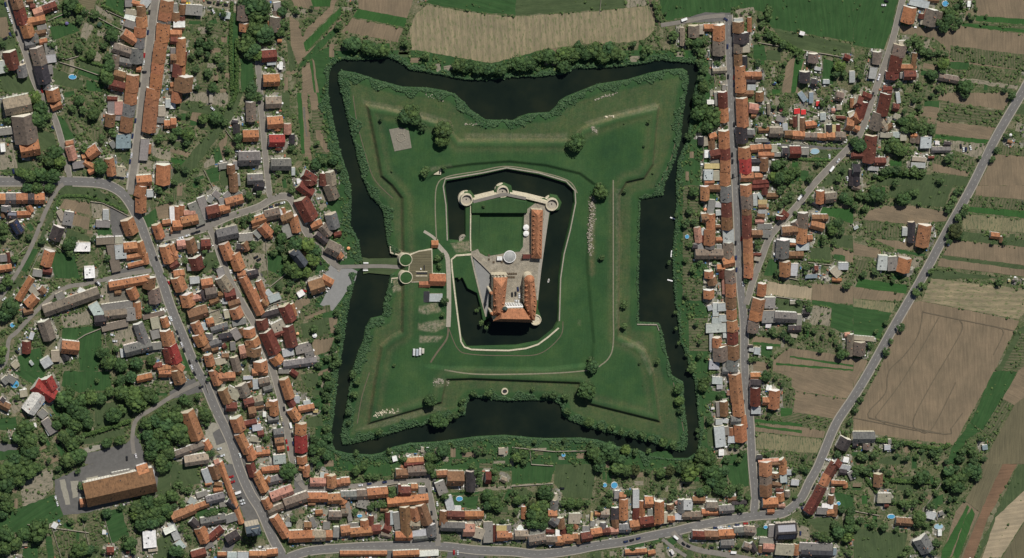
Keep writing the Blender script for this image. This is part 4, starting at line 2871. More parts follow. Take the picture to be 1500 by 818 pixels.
def soil(name, c, dark, stripe=.5, per=.35, amt=.4, spots=None, mot=.05):
    m, n, b = nodes(name); v = mapped(n, 1, 1, 1)
    wv = N(n, "ShaderNodeTexWave", wave_type='BANDS', bands_direction='Y'); wv.inputs["Scale"].default_value = per; wv.inputs["Distortion"].default_value = .35; wv.inputs["Detail"].default_value = 2; wv.inputs["Detail Scale"].default_value = .6; n.links.new(v, wv.inputs["Vector"])
    x = mix(n, c, dark, wv.outputs["Fac"]) ; cc = mix(n, c, x, amt)
    st = noise(n, .4, 4, .65, mapped(n, .12, 1.6, 1)); cc = mix(n, cc, ramp(n, st, [(.3, (.78,.78,.78)), (.7, (1.18,1.16,1.12))]), 1, 'MULTIPLY')
    cc = mix(n, cc, ramp(n, noise(n, mot, 4, .6, v), [(.3, (.8,.82,.82)), (.7, (1.15,1.12,1.1))]), 1, 'MULTIPLY')
    cc = mix(n, cc, ramp(n, noise(n, 1.6, 3, .7, v), [(.3, (.8,.8,.8)), (.7, (1.15,1.15,1.15))]), 1, 'MULTIPLY')
    if spots: cc = mix(n, cc, spots, ramp(n, noise(n, .5, 5, .75, mapped(n, .35, 1.2, 1)), [(.52, (0,0,0)), (.6, (1,1,1))]))
    bump(n, b, wv.outputs["Fac"], .4, .25); return fin(m, n, b, cc)
ZM = {
 's': ('field', soil("ploughed_soil", (.205,.162,.112), (.165,.130,.090), per=.45)), 'S': ('track', soil("dry_track", (.33,.275,.195), (.26,.22,.15), per=.07, amt=.25)),
 'b': ('field', soil("red_soil", (.19,.12,.078), (.15,.10,.065))), 'u': ('fallow_field', soil("fallow_soil", (.14,.125,.08), (.105,.105,.06), per=.2, amt=.35, mot=.02)),
 'y': ('stubble_field', soil("stubble", (.265,.225,.148), (.20,.175,.115), per=.055, amt=.8, spots=(.12,.14,.065))),
 'c': ('crop_field', soil("green_crop", (.032,.095,.026), (.045,.11,.03), per=.4)), 'v': ('vegetable_plot', soil("vegetable_rows", (.075,.095,.045), (.16,.14,.095), per=.12, amt=.7, spots=(.045,.07,.028))),
 'V': ('vegetable_plot', soil("pale_crop", (.22,.20,.12), (.15,.15,.09), per=.2, amt=.6, spots=(.07,.10,.05))),
 'G': ('lawn', soil("lawn_grass", (.032,.082,.027), (.044,.094,.034), per=.06, mot=.08)), 'g': ('meadow', soil("dull_grass", (.066,.095,.044), (.054,.085,.038), per=.05, mot=.08, spots=(.05,.075,.032))),
 'a': ('asphalt_yard', plain("asphalt", (.115,.112,.108), .9, .2, .25)), 'L': ('paved_strip', plain("light_paving", (.27,.255,.21), .9, .2, .5)),
 'A': ('plaza', plain('plaza_paving', (.225,.225,.22), .9, .12, .3)),
 'd': ('dirt_yard', soil("trodden_dirt", (.25,.225,.175), (.2,.18,.14), amt=.08, spots=(.09,.10,.06), mot=.2)), 'k': ('yard', plain("dark_gravel", (.13,.12,.10), .9, .3, .5)),  # k: a darker gravel colour, mottled at random
}
ROAD = plain("road_asphalt", (.15,.145,.14), .9, .15, .12); LANE = plain("lane_asphalt", (.19,.175,.155), .9, .18, .2); PAVE = plain("pavement_slabs", (.30,.275,.235), .9, .2, .8)
GRAVEL = plain("pale_gravel", (.33,.30,.25), .95, .18, .5); TRACKM = plain("worn_track", (.125,.103,.072), .95, .25, .3); TRAIL = plain('trail_grit', (.20,.185,.13), .95, .25, .5); MARK = plain("road_paint", (.5,.5,.48), .7, .1)
m, n, b = nodes("moat_water"); v = mapped(n, 1, 1, 1)
c = ramp(n, noise(n, .02, 4, .6, v), [(.25, (.004,.009,.008)), (.5, (.010,.016,.011)), (.75, (.020,.025,.014))]); bump(n, b, noise(n, .8, 3, .6, v), .12, .1); WATER = fin(m, n, b, c, .25, .22)
# ------------------------------------------------------------ helpers
def mk(name, verts, faces, mat, parent=None, loc=None, rz=0, label=None, kind=None, color=None, uv=None, cat=None, group=None, smooth=False):
    me = bpy.data.meshes.new(name)
    me.from_pydata([tuple(v) for v in verts], [], faces)
    if mat is not None: me.materials.append(mat)
    if uv is not None:
        l = me.uv_layers.new(name="uv"); l.data.foreach_set("uv", np.array(uv, 'f').ravel())
    if smooth: me.polygons.foreach_set("use_smooth", [True]*len(me.polygons))
    return ob(name, me, parent, loc, rz, label, kind, color, cat, group)
def ob(name, me, parent=None, loc=None, rz=0, label=None, kind=None, color=None, cat=None, group=None):
    o = bpy.data.objects.new(name, me); COL.objects.link(o)
    if loc is not None: o.location = loc
    if rz: o.rotation_euler = (0, 0, rz)
    if parent is not None: o.parent = parent
    if label: o['label'] = label
    if kind: o['kind'] = kind
    if cat: o['category'] = cat
    if group: o['group'] = group
    if color is not None: o.color = (*color[:3], 1)
    return o
def thing(name, label, cat, loc, rz=0, group=None): return ob(name, None, None, loc, rz, label, None, None, cat, group)
def npmesh(name, V, F, mat, tint=None, smooth=False):
    """big mesh from numpy arrays; F is (n,3) or (n,4)"""
    me = bpy.data.meshes.new(name); k = F.shape[1]
    me.vertices.add(len(V)); me.vertices.foreach_set("co", V.astype('f').ravel())
    me.loops.add(F.size); me.loops.foreach_set("vertex_index", F.astype('i').ravel())
    me.polygons.add(len(F)); me.polygons.foreach_set("loop_start", np.arange(0, F.size, k, dtype='i')); me.polygons.foreach_set("loop_total", np.full(len(F), k, 'i'))
    if tint is not None:
        a = me.attributes.new("tint", 'FLOAT', 'POINT'); a.data.foreach_set("value", tint.astype('f'))
    me.materials.append(mat); me.update(calc_edges=True)
    me.polygons.foreach_set("use_smooth", [smooth]*len(F)); return me
class MB:
    def __init__(s): s.v = []; s.f = []
    def add(s, v, f):
        k = len(s.v); s.v += [tuple(x) for x in v]; s.f += [tuple(i+k for i in q) for q in f]
    def box(s, x0, x1, y0, y1, z0, z1):
        s.add([(x0,y0,z0),(x1,y0,z0),(x1,y1,z0),(x0,y1,z0),(x0,y0,z1),(x1,y0,z1),(x1,y1,z1),(x0,y1,z1)], [(0,3,2,1),(4,5,6,7),(0,1,5,4),(1,2,6,5),(2,3,7,6),(3,0,4,7)])
    def prism(s, pts, z0, z1):
        a = sum(pts[i][0]*pts[(i+1)%len(pts)][1]-pts[(i+1)%len(pts)][0]*pts[i][1] for i in range(len(pts)))
        if a < 0: pts = pts[::-1]
        n = len(pts); s.add([(p[0],p[1],z0) for p in pts]+[(p[0],p[1],z1) for p in pts], [tuple(range(n))[::-1], tuple(range(n,2*n))]+[(i,(i+1)%n,(i+1)%n+n,i+n) for i in range(n)])
    def lathe(s, cx, cy, prof, seg=24, caps=True):
        k = len(s.v)
        for r, z in prof:
            for i in range(seg): a = 2*math.pi*i/seg; s.v.append((cx+r*math.cos(a), cy+r*math.sin(a), z))
        for j in range(len(prof)-1):
            for i in range(seg): s.f.append((k+j*seg+i, k+j*seg+(i+1)%seg, k+(j+1)*seg+(i+1)%seg, k+(j+1)*seg+i))
        if caps: s.f.append(tuple(k+(len(prof)-1)*seg+i for i in range(seg)))
    def go(s, name, mat, parent=None, **k): return mk(name, s.v, s.f, mat, parent, **k)
def smooth01(t): t = np.clip(t, 0, 1); return t*t*(3-2*t)
def sdist(px, py, poly):
    """signed distance in photo pixels, negative inside"""
    px = np.asarray(px, float); py = np.asarray(py, float); d = np.full(px.shape, 1e9); ins = np.zeros(px.shape, bool); n = len(poly)
    for i in range(n):
        x0, y0 = poly[i]; x1, y1 = poly[(i+1) % n]; ex, ey = x1-x0, y1-y0; L = ex*ex+ey*ey or 1e-9
        t = np.clip(((px-x0)*ex+(py-y0)*ey)/L, 0, 1); d = np.minimum(d, (px-x0-t*ex)**2+(py-y0-t*ey)**2)
        if y0 != y1: ins ^= ((y0 > py) != (y1 > py)) & (px < (x1-x0)*(py-y0)/(y1-y0)+x0)
    return np.sqrt(d)*np.where(ins, -1, 1)
def inside(px, py, poly):
    ins = np.zeros(np.shape(px), bool); n = len(poly)
    for i in range(n):
        x0, y0 = poly[i]; x1, y1 = poly[(i+1) % n]
        if y0 != y1: ins ^= ((y0 > py) != (y1 > py)) & (px < (x1-x0)*(py-y0)/(y1-y0)+x0)
    return ins
def catmull(pts, step=6):
    out = []; n = len(pts)
    for i in range(n-1):
        p0, p1, p2, p3 = (np.array(pts[max(0, min(n-1, k))], float) for k in (i-1, i, i+1, i+2))
        m = max(1, int(np.hypot(*(p2-p1))/step))
        for k in range(m):
            t = k/m; out.append(.5*((2*p1)+(-p0+p2)*t+(2*p0-5*p1+4*p2-p3)*t*t+(-p0+3*p1-3*p2+p3)*t**3))
    out.append(np.array(pts[-1], float)); return out
ORD = ["", "second ", "third ", "fourth ", "fifth ", "sixth ", "seventh ", "eighth ", "ninth ", "tenth ", "eleventh ", "twelfth "]
LMS = [(a, float(x), float(y)) for a, x, y in (l.split("|") for l in D_LM.strip().splitlines())]
PENDING = []
def want_label(o, desc, px, py): PENDING.append((o, desc, px, py))
DIRS = ["east", "northeast", "north", "northwest", "west", "southwest", "south", "southeast"]
def cap(s):
    w_ = s.split()
    for x in ('standing', 'weathered', 'shingled', 'tiled', 'tall', 'the'):
        if len(w_) > 16 and x in w_: w_.remove(x)
    return ' '.join(w_)
def settle_labels():
    g = {}
    for o, desc, px, py in PENDING:
        c = sorted((math.hypot(px-x, py-y), a, x, y) for a, x, y in LMS)
        c = [q for q in c if q[0] > 2][0]
        k = DIRS[int(round(math.degrees(math.atan2(c[3]-py, px-c[2]))/45)) % 8] if c[0] > 8 else "at"
        g.setdefault((desc, c[1], k), []).append((c[0], id(o), o))
    for (desc, lm, k), L in g.items():
        L.sort(key=lambda q: q[:2])
        for i, (_, _, o) in enumerate(L):
            where = ("beside " if k == "at" else k+" of ")+lm
            if len(L) == 1: o['label'] = cap(desc+", "+where)
            else: o['label'] = cap(desc+", "+(ORD[i] if i < 12 else str(i+1)+"th ").strip()+("first" if i == 0 else "")+" one "+where)
# ------------------------------------------------------------ fortress polygons (photo pixels)
def ring(s): a = list(map(float, s.replace(",", " ").split())); return list(zip(a[::2], a[1::2]))
OUT = ring("484,98 500,87 530,88 570,84 590,93 600,102 625,106 645,109 670,115 700,118 750,113 790,112 825,108 843,99 863,100 913,97 942,93 967,88 1000,91 1022,94 1024,105 1018,130 1012,170 1007,204 993,236 990,272 992,295 990,310 988,340 985,375 986,408 988,430 993,470 997,500 1005,520 1012,544 1018,560 1022,600 1025,640 1021,664 1008,672 985,672 955,668 935,660 905,655 875,645 850,642 800,643 780,642 740,638 700,640 640,648 600,650 575,656 560,664 545,667 510,665 490,660 484,640 488,610 494,560 495,544 503,500 508,463 512,440 519,410 522,401 532,393 531,382 525,355 513,330 514,300 513,272 509,255 500,230 493,200 484,160 480,136 481,112")
ISL = ring("496,108 500,104 520,107 550,117 590,128 625,129 650,133 665,138 680,150 690,162 700,169 712,176 752,177 760,172 775,167 805,165 815,156 820,148 830,142 845,136 875,124 920,117 950,108 975,103 1000,101 1007,105 1008,120 1004,136 1000,170 997,203 987,236 973,272 971,286 937,292 936,350 935,408 935,472 965,474 971,490 976,520 984,550 1000,560 1003,600 1007,640 1006,655 1000,661 975,657 955,648 925,642 900,636 875,630 855,624 835,616 825,608 820,592 808,586 785,586 740,587 712,584 700,582 688,583 683,590 680,608 650,616 625,621 604,626 575,634 550,642 520,649 502,651 499,640 505,610 512,570 516,544 525,515 532,500 536,480 543,467 561,463 562,445 566,432 571,410 572,401 580,396 586,390 586,379 572,373 568,358 565,340 562,315 556,300 543,290 536,272 531,260 524,235 519,210 513,190 507,165 500,136 496,120")
PLA = ring("535,152 600,163 655,182 672,203 835,203 852,185 900,168 966,152 958,240 944,262 918,268 908,285 907,490 930,500 946,512 958,545 968,619 860,592 846,562 690,556 655,557 648,590 537,622 546,560 556,505 574,489 586,484 588,400 586,290 572,272 556,258 548,215")
RQ = ring("648,242 690,236 745,232 800,238 850,250 874,268 867,300 862,380 866,430 872,500 868,535 800,543 650,541 612,536 606,420 600,380 606,290 620,260")
MOAT2 = ring("659,351 657,300 653,272 655,266 706,257 742,249 788,257 827,269 838,279 839,297 831,336 822,372 817,407 815,471 809,482 788,499 756,505 685,507 677,492 671,443 667,408 676,408 683,423 697,430 702,450 706,473 724,462 745,463 778,463 780,475 788,478 795,468 789,452 793,400 800,350 807,312 820,308 824,297 817,286 806,284 800,290 752,281 750,272 738,267 726,272 722,281 696,287 690,279 680,279 673,287 674,298 680,305 680,345 676,352")
KEEP = ring("676,352 680,345 680,305 674,298 673,287 680,279 690,279 696,287 722,281 726,272 738,267 750,272 752,281 800,290 806,284 817,286 824,297 820,308 807,312 800,350 793,400 789,452 795,468 788,478 780,475 778,463 745,463 724,462 714,466 700,425 690,376 676,364")
LAWN = ring("702,310 768,312 766,330 764,360 761,367 745,368 730,371 712,373 703,366 700,350")
def terr(px, py):
    dO = sdist(px, py, OUT); dI = sdist(px, py, ISL); dP = -sdist(px, py, PLA); dQ = -sdist(px, py, RQ); dM = -sdist(px, py, MOAT2); dK = -sdist(px, py, KEEP); dL = -sdist(px, py, LAWN)
    nz = .5*np.sin(px*.11)*np.cos(py*.13)
    z = smooth01(-dI/6)*.9 + smooth01((-dI-3)/8)*.4
    z += smooth01(dP/6+.15)*3.0 + 0.5*np.exp(-((dP-8)/4.)**2)
    z -= 2.1*smooth01(dQ/6.5)*(smooth01((px-615)/20))
    z += .12*nz
    z = z*(dI < 0)
    nb = smooth01((311.5-py)/1.5)*smooth01((py-286-.19*np.abs(px-737))/1.2)*smooth01((771.5-px)/1.5)*smooth01((px-688)/2)
    kz = 2.0+nb*2.9 - 2.9*smooth01(dL/2.2)*np.clip((378-py)/66, 0, 1)*(1-nb)
    z = z+(kz-z)*smooth01(dK/1.6+.5)
    lip = smooth01((dM+1.8)/1.6); z = z+(-3.4-z)*lip
    mo = np.minimum(-dO, dI); z = z+(-3.5-z)*smooth01((mo+1.5)/3.5)
    return z, dict(dI=dI, dP=dP, dQ=dQ, dK=dK, dL=dL, dM=dM, mo=mo)
def H(px, py): return float(terr(np.array([float(px)]), np.array([float(py)]))[0][0])
BOX = (462, 74, 1046, 690)                                   # fortress terrain rectangle in photo pixels
# fortress terrain
tick('fortress terrain')
NX, NY = 730, 760
gx = np.linspace(BOX[0], BOX[2], NX); gy = np.linspace(BOX[1], BOX[3], NY); GXX, GYY = np.meshgrid(gx, gy)
p00, p10, p01, p11 = (P(BOX[a], BOX[b_]) for a, b_ in ((0,1),(2,1),(0,3),(2,3)))
# perspective is almost parallel: unproject every grid node exactly
dx = (GXX-750)/7500; dy = (409-GYY)/7500
DX = -U.x+Rt.x*dx+Up.x*dy; DY = -U.y+Rt.y*dx+Up.y*dy; DZ = -U.z+Rt.z*dx+Up.z*dy; TT = -CAM.z/DZ
WX = CAM.x+DX*TT; WY = CAM.y+DY*TT
Z, dd = terr(GXX, GYY); Z = Z.copy()
edge = np.minimum.reduce([GXX-BOX[0], BOX[2]-GXX, GYY-BOX[1], BOX[3]-GYY]); Z = np.where(edge < 1.2, 0, Z)
V = np.stack([WX, WY, Z], -1).reshape(-1, 3)
ii = np.arange(NX*NY).reshape(NY, NX); F = np.stack([ii[:-1,:-1], ii[1:,:-1], ii[1:,1:], ii[:-1,1:]], -1).reshape(-1, 4)
dry = np.exp(-((dd['dP']-1)/3.0)**2)*.75 + .35*np.exp(-((dd['dP']-14)/5.)**2) + .35*smooth01((-dd['dI']-10)/6)*(dd['dP'] < -2)
dry += .8*np.exp(-(np.minimum.reduce([np.abs(GXX-866)+np.clip(290-GYY, 0, 99)+np.clip(GYY-400, 0, 99)])/4.)**2)
dry = np.where(dd['dK'] > -1, .05, dry)
BARE = [ring(x) for x in ("613,447 640,442 646,456 625,459 612,456", "612,472 652,467 652,478 636,486 611,481", "614,490 648,492 640,500 613,500", "571,362 598,368 628,365 612,371 590,373 574,371", "660,356 690,352 690,368 668,369", "572,410 584,408 588,424 576,428", "628,243 660,238 662,244 630,250", "866,285 872,290 870,330 864,380 861,330", "560,604 588,598 586,606 560,612", "634,552 658,553 655,563 636,566", "865,182 876,185 874,196 866,194", "846,468 850,468 850,476 846,476", "530,145 600,158 660,176 665,188 640,180 590,166 532,152", "905,163 960,150 966,158 910,170 858,184 856,178", "900,275 908,275 906,480 900,480", "910,500 940,500 957,540 950,548 932,508 910,506", "680,195 830,195 830,203 680,203", "520,630 545,618 640,594 655,598 560,625")]
bare = np.zeros(GXX.shape)
for j, pl_ in enumerate(BARE): bare = np.maximum(bare, smooth01(.5-sdist(GXX, GYY, pl_)/4)*(.95 if j < 6 else .32))
_a = (NX, NY)
m, n, b = nodes("fortress_grass"); v = mapped(n, 1, 1, 1); at = N(n, "ShaderNodeAttribute", attribute_name="tint")
c = ramp(n, noise(n, .03, 5, .6, v), [(.3, (.020,.056,.023)), (.5, (.029,.074,.027)), (.7, (.044,.090,.034))])
dn = N(n, "ShaderNodeMath", operation='MULTIPLY'); n.links.new(at.outputs["Fac"], dn.inputs[0]); n.links.new(ramp(n, noise(n, .25, 5, .7, v), [(.3, (.25,.25,.25)), (.65, (1,1,1))]), dn.inputs[1])
c = mix(n, c, ramp(n, noise(n, .8, 4, .7, v), [(.35, (.085,.085,.045)), (.65, (.15,.13,.075))]), dn.outputs[0])
at2 = N(n, "ShaderNodeAttribute", attribute_name="bare"); dn2 = N(n, "ShaderNodeMath", operation='MULTIPLY'); n.links.new(at2.outputs["Fac"], dn2.inputs[0]); n.links.new(ramp(n, noise(n, .35, 5, .75, v), [(.38, (.1,.1,.1)), (.6, (1,1,1))]), dn2.inputs[1])
c = mix(n, c, ramp(n, noise(n, 1.2, 4, .7, v), [(.3, (.15,.135,.095)), (.7, (.30,.27,.21))]), dn2.outputs[0])
c = mix(n, c, ramp(n, noise(n, .09, 5, .7, v), [(.42, (1,1,1)), (.62, (1.16,1.08,1.0)), (.8, (1.35,1.15,1.0))]), 1, 'MULTIPLY')
c = mix(n, c, ramp(n, noise(n, 1.0, 5, .8, v), [(.3, (.72,.75,.72)), (.7, (1.25,1.22,1.18))]), 1, 'MULTIPLY')
c = mix(n, c, ramp(n, noise(n, .5, 3, .7, mapped(n, 2.2, .08, 1, rot=.05)), [(.3, (.9,.9,.9)), (.7, (1.1,1.1,1.1))]), 1, 'MULTIPLY')
bump(n, b, noise(n, 1.5, 5, .8, v), .5, .3); FORT = fin(m, n, b, c)
me = npmesh("ground", V, F, FORT, np.clip(dry, 0, 1).ravel(), True)
_b = me.attributes.new('bare', 'FLOAT', 'POINT'); _b.data.foreach_set('value', bare.ravel().astype('f')); fort = ob("ground", me, kind='structure')
# surrounding ground: one sheet with a hole that butts against the fortress ground, out to the horizon
q = [P(BOX[0],BOX[1]), P(BOX[2],BOX[1]), P(BOX[2],BOX[3]), P(BOX[0],BOX[3])]; o4 = [Vector((-9000,9000,0)), Vector((9000,9000,0)), Vector((9000,-9000,0)), Vector((-9000,-9000,0))]
mk("ground", [(*(p.xy), 0) for p in q]+[(*(p.xy), 0) for p in o4], [(0,1,5,4)[::-1],(1,2,6,5)[::-1],(2,3,7,6)[::-1],(3,0,4,7)[::-1]], GARDEN, kind='structure')
# moat water
tick('moat water')
def sheet(name, poly, z, mat, kind='structure', rot=False, parent=None):
    w = [P(x, y, 0) for x, y in poly]
    if sum(a.x*b_.y-b_.x*a.y for a, b_ in zip(w, w[1:]+w[:1])) < 0: w = w[::-1]
    ang = 0; c = sum(w, Vector())/len(w)
    if rot:
        L = max(zip(w, w[1:]+w[:1]), key=lambda e: (e[1]-e[0]).length); ang = math.atan2(L[1].y-L[0].y, L[1].x-L[0].x)
    ca, sa = math.cos(-ang), math.sin(-ang)
    return mk(name, [((p.x-c.x)*ca-(p.y-c.y)*sa, (p.x-c.x)*sa+(p.y-c.y)*ca, 0) for p in w], [tuple(range(len(w)))], mat, parent, loc=(c.x, c.y, z), rz=ang, kind=kind)
sheet("moat_water", ring("470,80 1034,80 1034,684 470,684"), -1.6, WATER)
# ------------------------------------------------------------ occupancy raster (1 px): 0 garden, 1 road/hard, 2 building, 3 lawn/meadow, 4 field, 5 fortress, 6 vegetables, 7 dirt
YY, XX = np.mgrid[0:818, 0:1500]; OCC = np.zeros((818, 1500), np.uint8)
def raster(poly, code, grow=0):
    xs = [p[0] for p in poly]; ys = [p[1] for p in poly]; x0, x1 = int(max(0, min(xs)-1)), int(min(1500, max(xs)+2)); y0, y1 = int(max(0, min(ys)-1)), int(min(818, max(ys)+2))
    if x1 <= x0 or y1 <= y0: return
    s_ = OCC[y0:y1, x0:x1]; s_[inside(XX[y0:y1, x0:x1]+.5, YY[y0:y1, x0:x1]+.5, poly)] = code
OCC[sdist(XX, YY, OUT) < 3] = 5
# ------------------------------------------------------------ field, lawn and yard sheets
placed = []
for line in D_P.strip().splitlines():
    a = line.split(); t = a[0]; k = a[1]; co = list(map(float, a[2:]))
    poly = [GL(t, x, y) for x, y in zip(co[::2], co[1::2])]
    if len(poly) < 3 or k not in ZM or abs(sum(p[0]*q_[1]-q_[0]*p[1] for p, q_ in zip(poly, poly[1:]+poly[:1]))) < 20: continue
    ex = lambda p: (p[0]-25 if p[0] < 1 else p[0]+25 if p[0] > 1499 else p[0], p[1]-25 if p[1] < 1 else p[1]+25 if p[1] > 815 else p[1])
    raster(poly, {'s': 4, 'b': 4, 'y': 4, 'u': 4, 'S': 1, 'c': 4, 'v': 6, 'V': 4, 'G': 3, 'g': 3, 'a': 1, 'L': 1, 'd': 7, 'k': 1, 'A': 1}[k])
    poly = [ex(p) for p in poly]; bb = (min(p[0] for p in poly), max(p[0] for p in poly), min(p[1] for p in poly), max(p[1] for p in poly))
    lay = 1+max([l for (B, l) in placed if not (bb[1] < B[0] or bb[0] > B[1] or bb[3] < B[2] or bb[2] > B[3])] or [0]); placed.append((bb, lay))
    fine = []
    for p, q_ in zip(poly, poly[1:]+poly[:1]):
        m_ = max(1, int(math.hypot(q_[0]-p[0], q_[1]-p[1])/(5 if k in 'GgdyuS' else 6)))
        j = .9 if k in 'Ggd' else .6
        for i in range(m_): fine.append((p[0]+(q_[0]-p[0])*i/m_+random.uniform(-j, j), p[1]+(q_[1]-p[1])*i/m_+random.uniform(-j, j)))
    nm, mt = ZM[k]; sheet(nm, fine, .02+.012*lay, mt, rot=True)
# ------------------------------------------------------------ roads
tick('roads')

ROADS = []
NPR = []
def ribbon(pts, w0, w1, mat, name, zf, skip=None, parent=None):
    """strip between offsets w0..w1 (px) beside a centre line"""
    Vv = []; ok = []; QQ = []
    for i, p in enumerate(pts):
        a = pts[max(0, i-1)]; b_ = pts[min(len(pts)-1, i+1)]; t = (b_-a)/ (np.hypot(*(b_-a)) or 1); nn = np.array([-t[1], t[0]])
        for w_ in (w0, w1):
            q_ = p+nn*w_; g = P(q_[0], q_[1], 0); QQ.append(q_); Vv.append((g.x, g.y, zf(q_) if zf else 0))
        ok.append(not (skip and skip(p+nn*(w0+w1)/2)))
    if zf is None:
        qa = np.array(QQ); zz = terr(qa[:, 0], qa[:, 1])[0]+.07+.13*((qa[:, 0] > BOX[2]) | (qa[:, 1] < BOX[1])); Vv = [(a[0], a[1], float(z_)) for a, z_ in zip(Vv, zz)]
    Ff = [(2*i, 2*i+1, 2*i+3, 2*i+2) for i in range(len(pts)-1) if ok[i] and ok[i+1]]
    if not Ff: return
    a, b_, c_ = (Vector(Vv[j]) for j in Ff[0][:3])
    if (b_-a).cross(c_-a).z < 0: Ff = [f[::-1] for f in Ff]
    return mk(name, Vv, Ff, mat, parent, kind='structure')
rows = [l for l in D_R.strip().splitlines() if l]
for l in rows:
    h, c_ = l.split(":"); kind, w_ , pw = h.split(); ROADS.append((kind, float(w_), float(pw), catmull(ring(c_), 4)))
RA = [np.array(r_[3]) for r_ in ROADS]
for i, (kind, w_, pw, pts) in enumerate(ROADS):
    mat = {'road': ROAD, 'lane': LANE, 'path': GRAVEL, 'track': TRACKM, 'trail': TRAIL}[kind]
    fz = (lambda q_, i=i: .22+.006*i) if pw >= 0 else None
    ribbon(pts, -w_/2, w_/2, mat, kind if kind != 'road' else 'road', fz)
    if pw > 0:
        def sk(p, i=i):
            for j, (k2, w2, _, pt2) in enumerate(ROADS):
                if j != i and k2 in ('road', 'lane') and np.hypot(*(RA[j]-p).T).min() < w2/2+1.2: return True
            return False
        for s_ in (-1, 1): ribbon(pts, s_*w_/2, s_*(w_/2+pw), PAVE, 'pavement', lambda q_, i=i: .34+.004*i, sk)
    if kind == 'road' and w_ >= 9:
        mb = MB()
        for j in range(0, len(pts)-1, 2):
            a, b_ = P(*pts[j]), P(*pts[j+1]); t = (b_-a); 
            if t.length < .1: continue
            t.normalize(); q_ = Vector((-t.y, t.x, 0))*.07; b_ = a+t*1.8
            z_ = .235+.006*i; mb.add([(*(a+q_).xy, z_), (*(a-q_).xy, z_), (*(b_-q_).xy, z_), (*(b_+q_).xy, z_)], [(0,1,2,3)])
        mb.go("road_marking", MARK, kind='structure')
    for j in range(len(pts)-1):
        p, q_ = pts[j], pts[j+1]; t = (q_-p); L = np.hypot(*t) or 1; nn = np.array([-t[1], t[0]])/L*(w_/2+max(0, pw)+.8)
        if pw >= 0: raster([tuple(p-nn), tuple(p+nn), tuple(q_+nn), tuple(q_-nn)], 1)
# ------------------------------------------------------------ buildings
tick('buildings')

RC = dict(o=(.375,.170,.085), b=(.20,.112,.060), r=(.130,.040,.030), p=(.42,.22,.165), g=(.145,.15,.148), k=(.038,.038,.045), d=(.165,.138,.115), t=(.27,.235,.18),
          L=(.40,.43,.44), W=(.8,.8,.79), w=(.72,.71,.69), G=(.21,.205,.195), T=(.36,.33,.26), B=(.22,.29,.33), Y=(.52,.42,.20), Z=(.60,.03,.035), D=(.17,.14,.115), P=(.45,.22,.185), R=(.19,.045,.038), q=(.30,.042,.04))
WC = [(.82,.80,.75), (.84,.83,.81), (.78,.75,.68), (.68,.62,.5), (.8,.79,.76), (.6,.55,.47)]
DESC = dict(o="orange tiled", b="brown tiled", r="maroon tiled", p="pale salmon tiled", g="grey slate", k="near-black slate", d="taupe shingled", t="beige weathered",
            L="pale silver", W="bright white", w="white metal", G="grey felted", T="sandy", B="blue-grey", Y="yellow-topped", Z="bright red", D="brown felted", P="salmon-pink", R="red", q="bright crimson")
CH = MB(); CH.box(-.3,.3,-.35,.35,0,1.5); CH.box(-.38,.38,-.43,.43,1.5,1.62); CH.box(-.15,.15,-.2,.2,1.62,1.85); _c = CH.go("chimney", BRICK); CHM = _c.data; bpy.data.objects.remove(_c)
RW = MB(); RW.box(-.42,.42,-.6,.6,0,.14); _c = RW.go("roof_window", GLASS); RWM = _c.data; bpy.data.objects.remove(_c)
def jit(c, v=.14):
    k = 1+random.uniform(-v, v); return tuple(min(.9, max(.01, x*k*(1+random.uniform(-.04, .04)))) for x in c)
def wall_mesh(name, sec, L, parent, color):
    """walls: a cross-section (y,z) ring drawn out along x, with UVs in metres"""
    n = len(sec); V_ = [(x, y, z) for x in (-L/2, L/2) for y, z in sec]; F_ = [tuple(range(n)), tuple(range(2*n-1, n-1, -1))]; uv = [(0, 0)]*(2*n)
    for (i, j) in ((0, n-1), (1, 2)):       # the two long sides
        a, b_ = sec[i], sec[j]; F_.append((i, j, j+n, i+n) if i == 0 else (j, i, i+n, j+n))
        zz = (a[1], b_[1]); uv += ([(20, zz[0]), (20, zz[1]), (20+L, zz[1]), (20+L, zz[0])] if i == 0 else [(20, zz[1]), (20, zz[0]), (20+L, zz[0]), (20+L, zz[1])])
    return mk(name, V_, F_, WALL, parent, uv=uv, color=color)
NB = 0; BANG = []
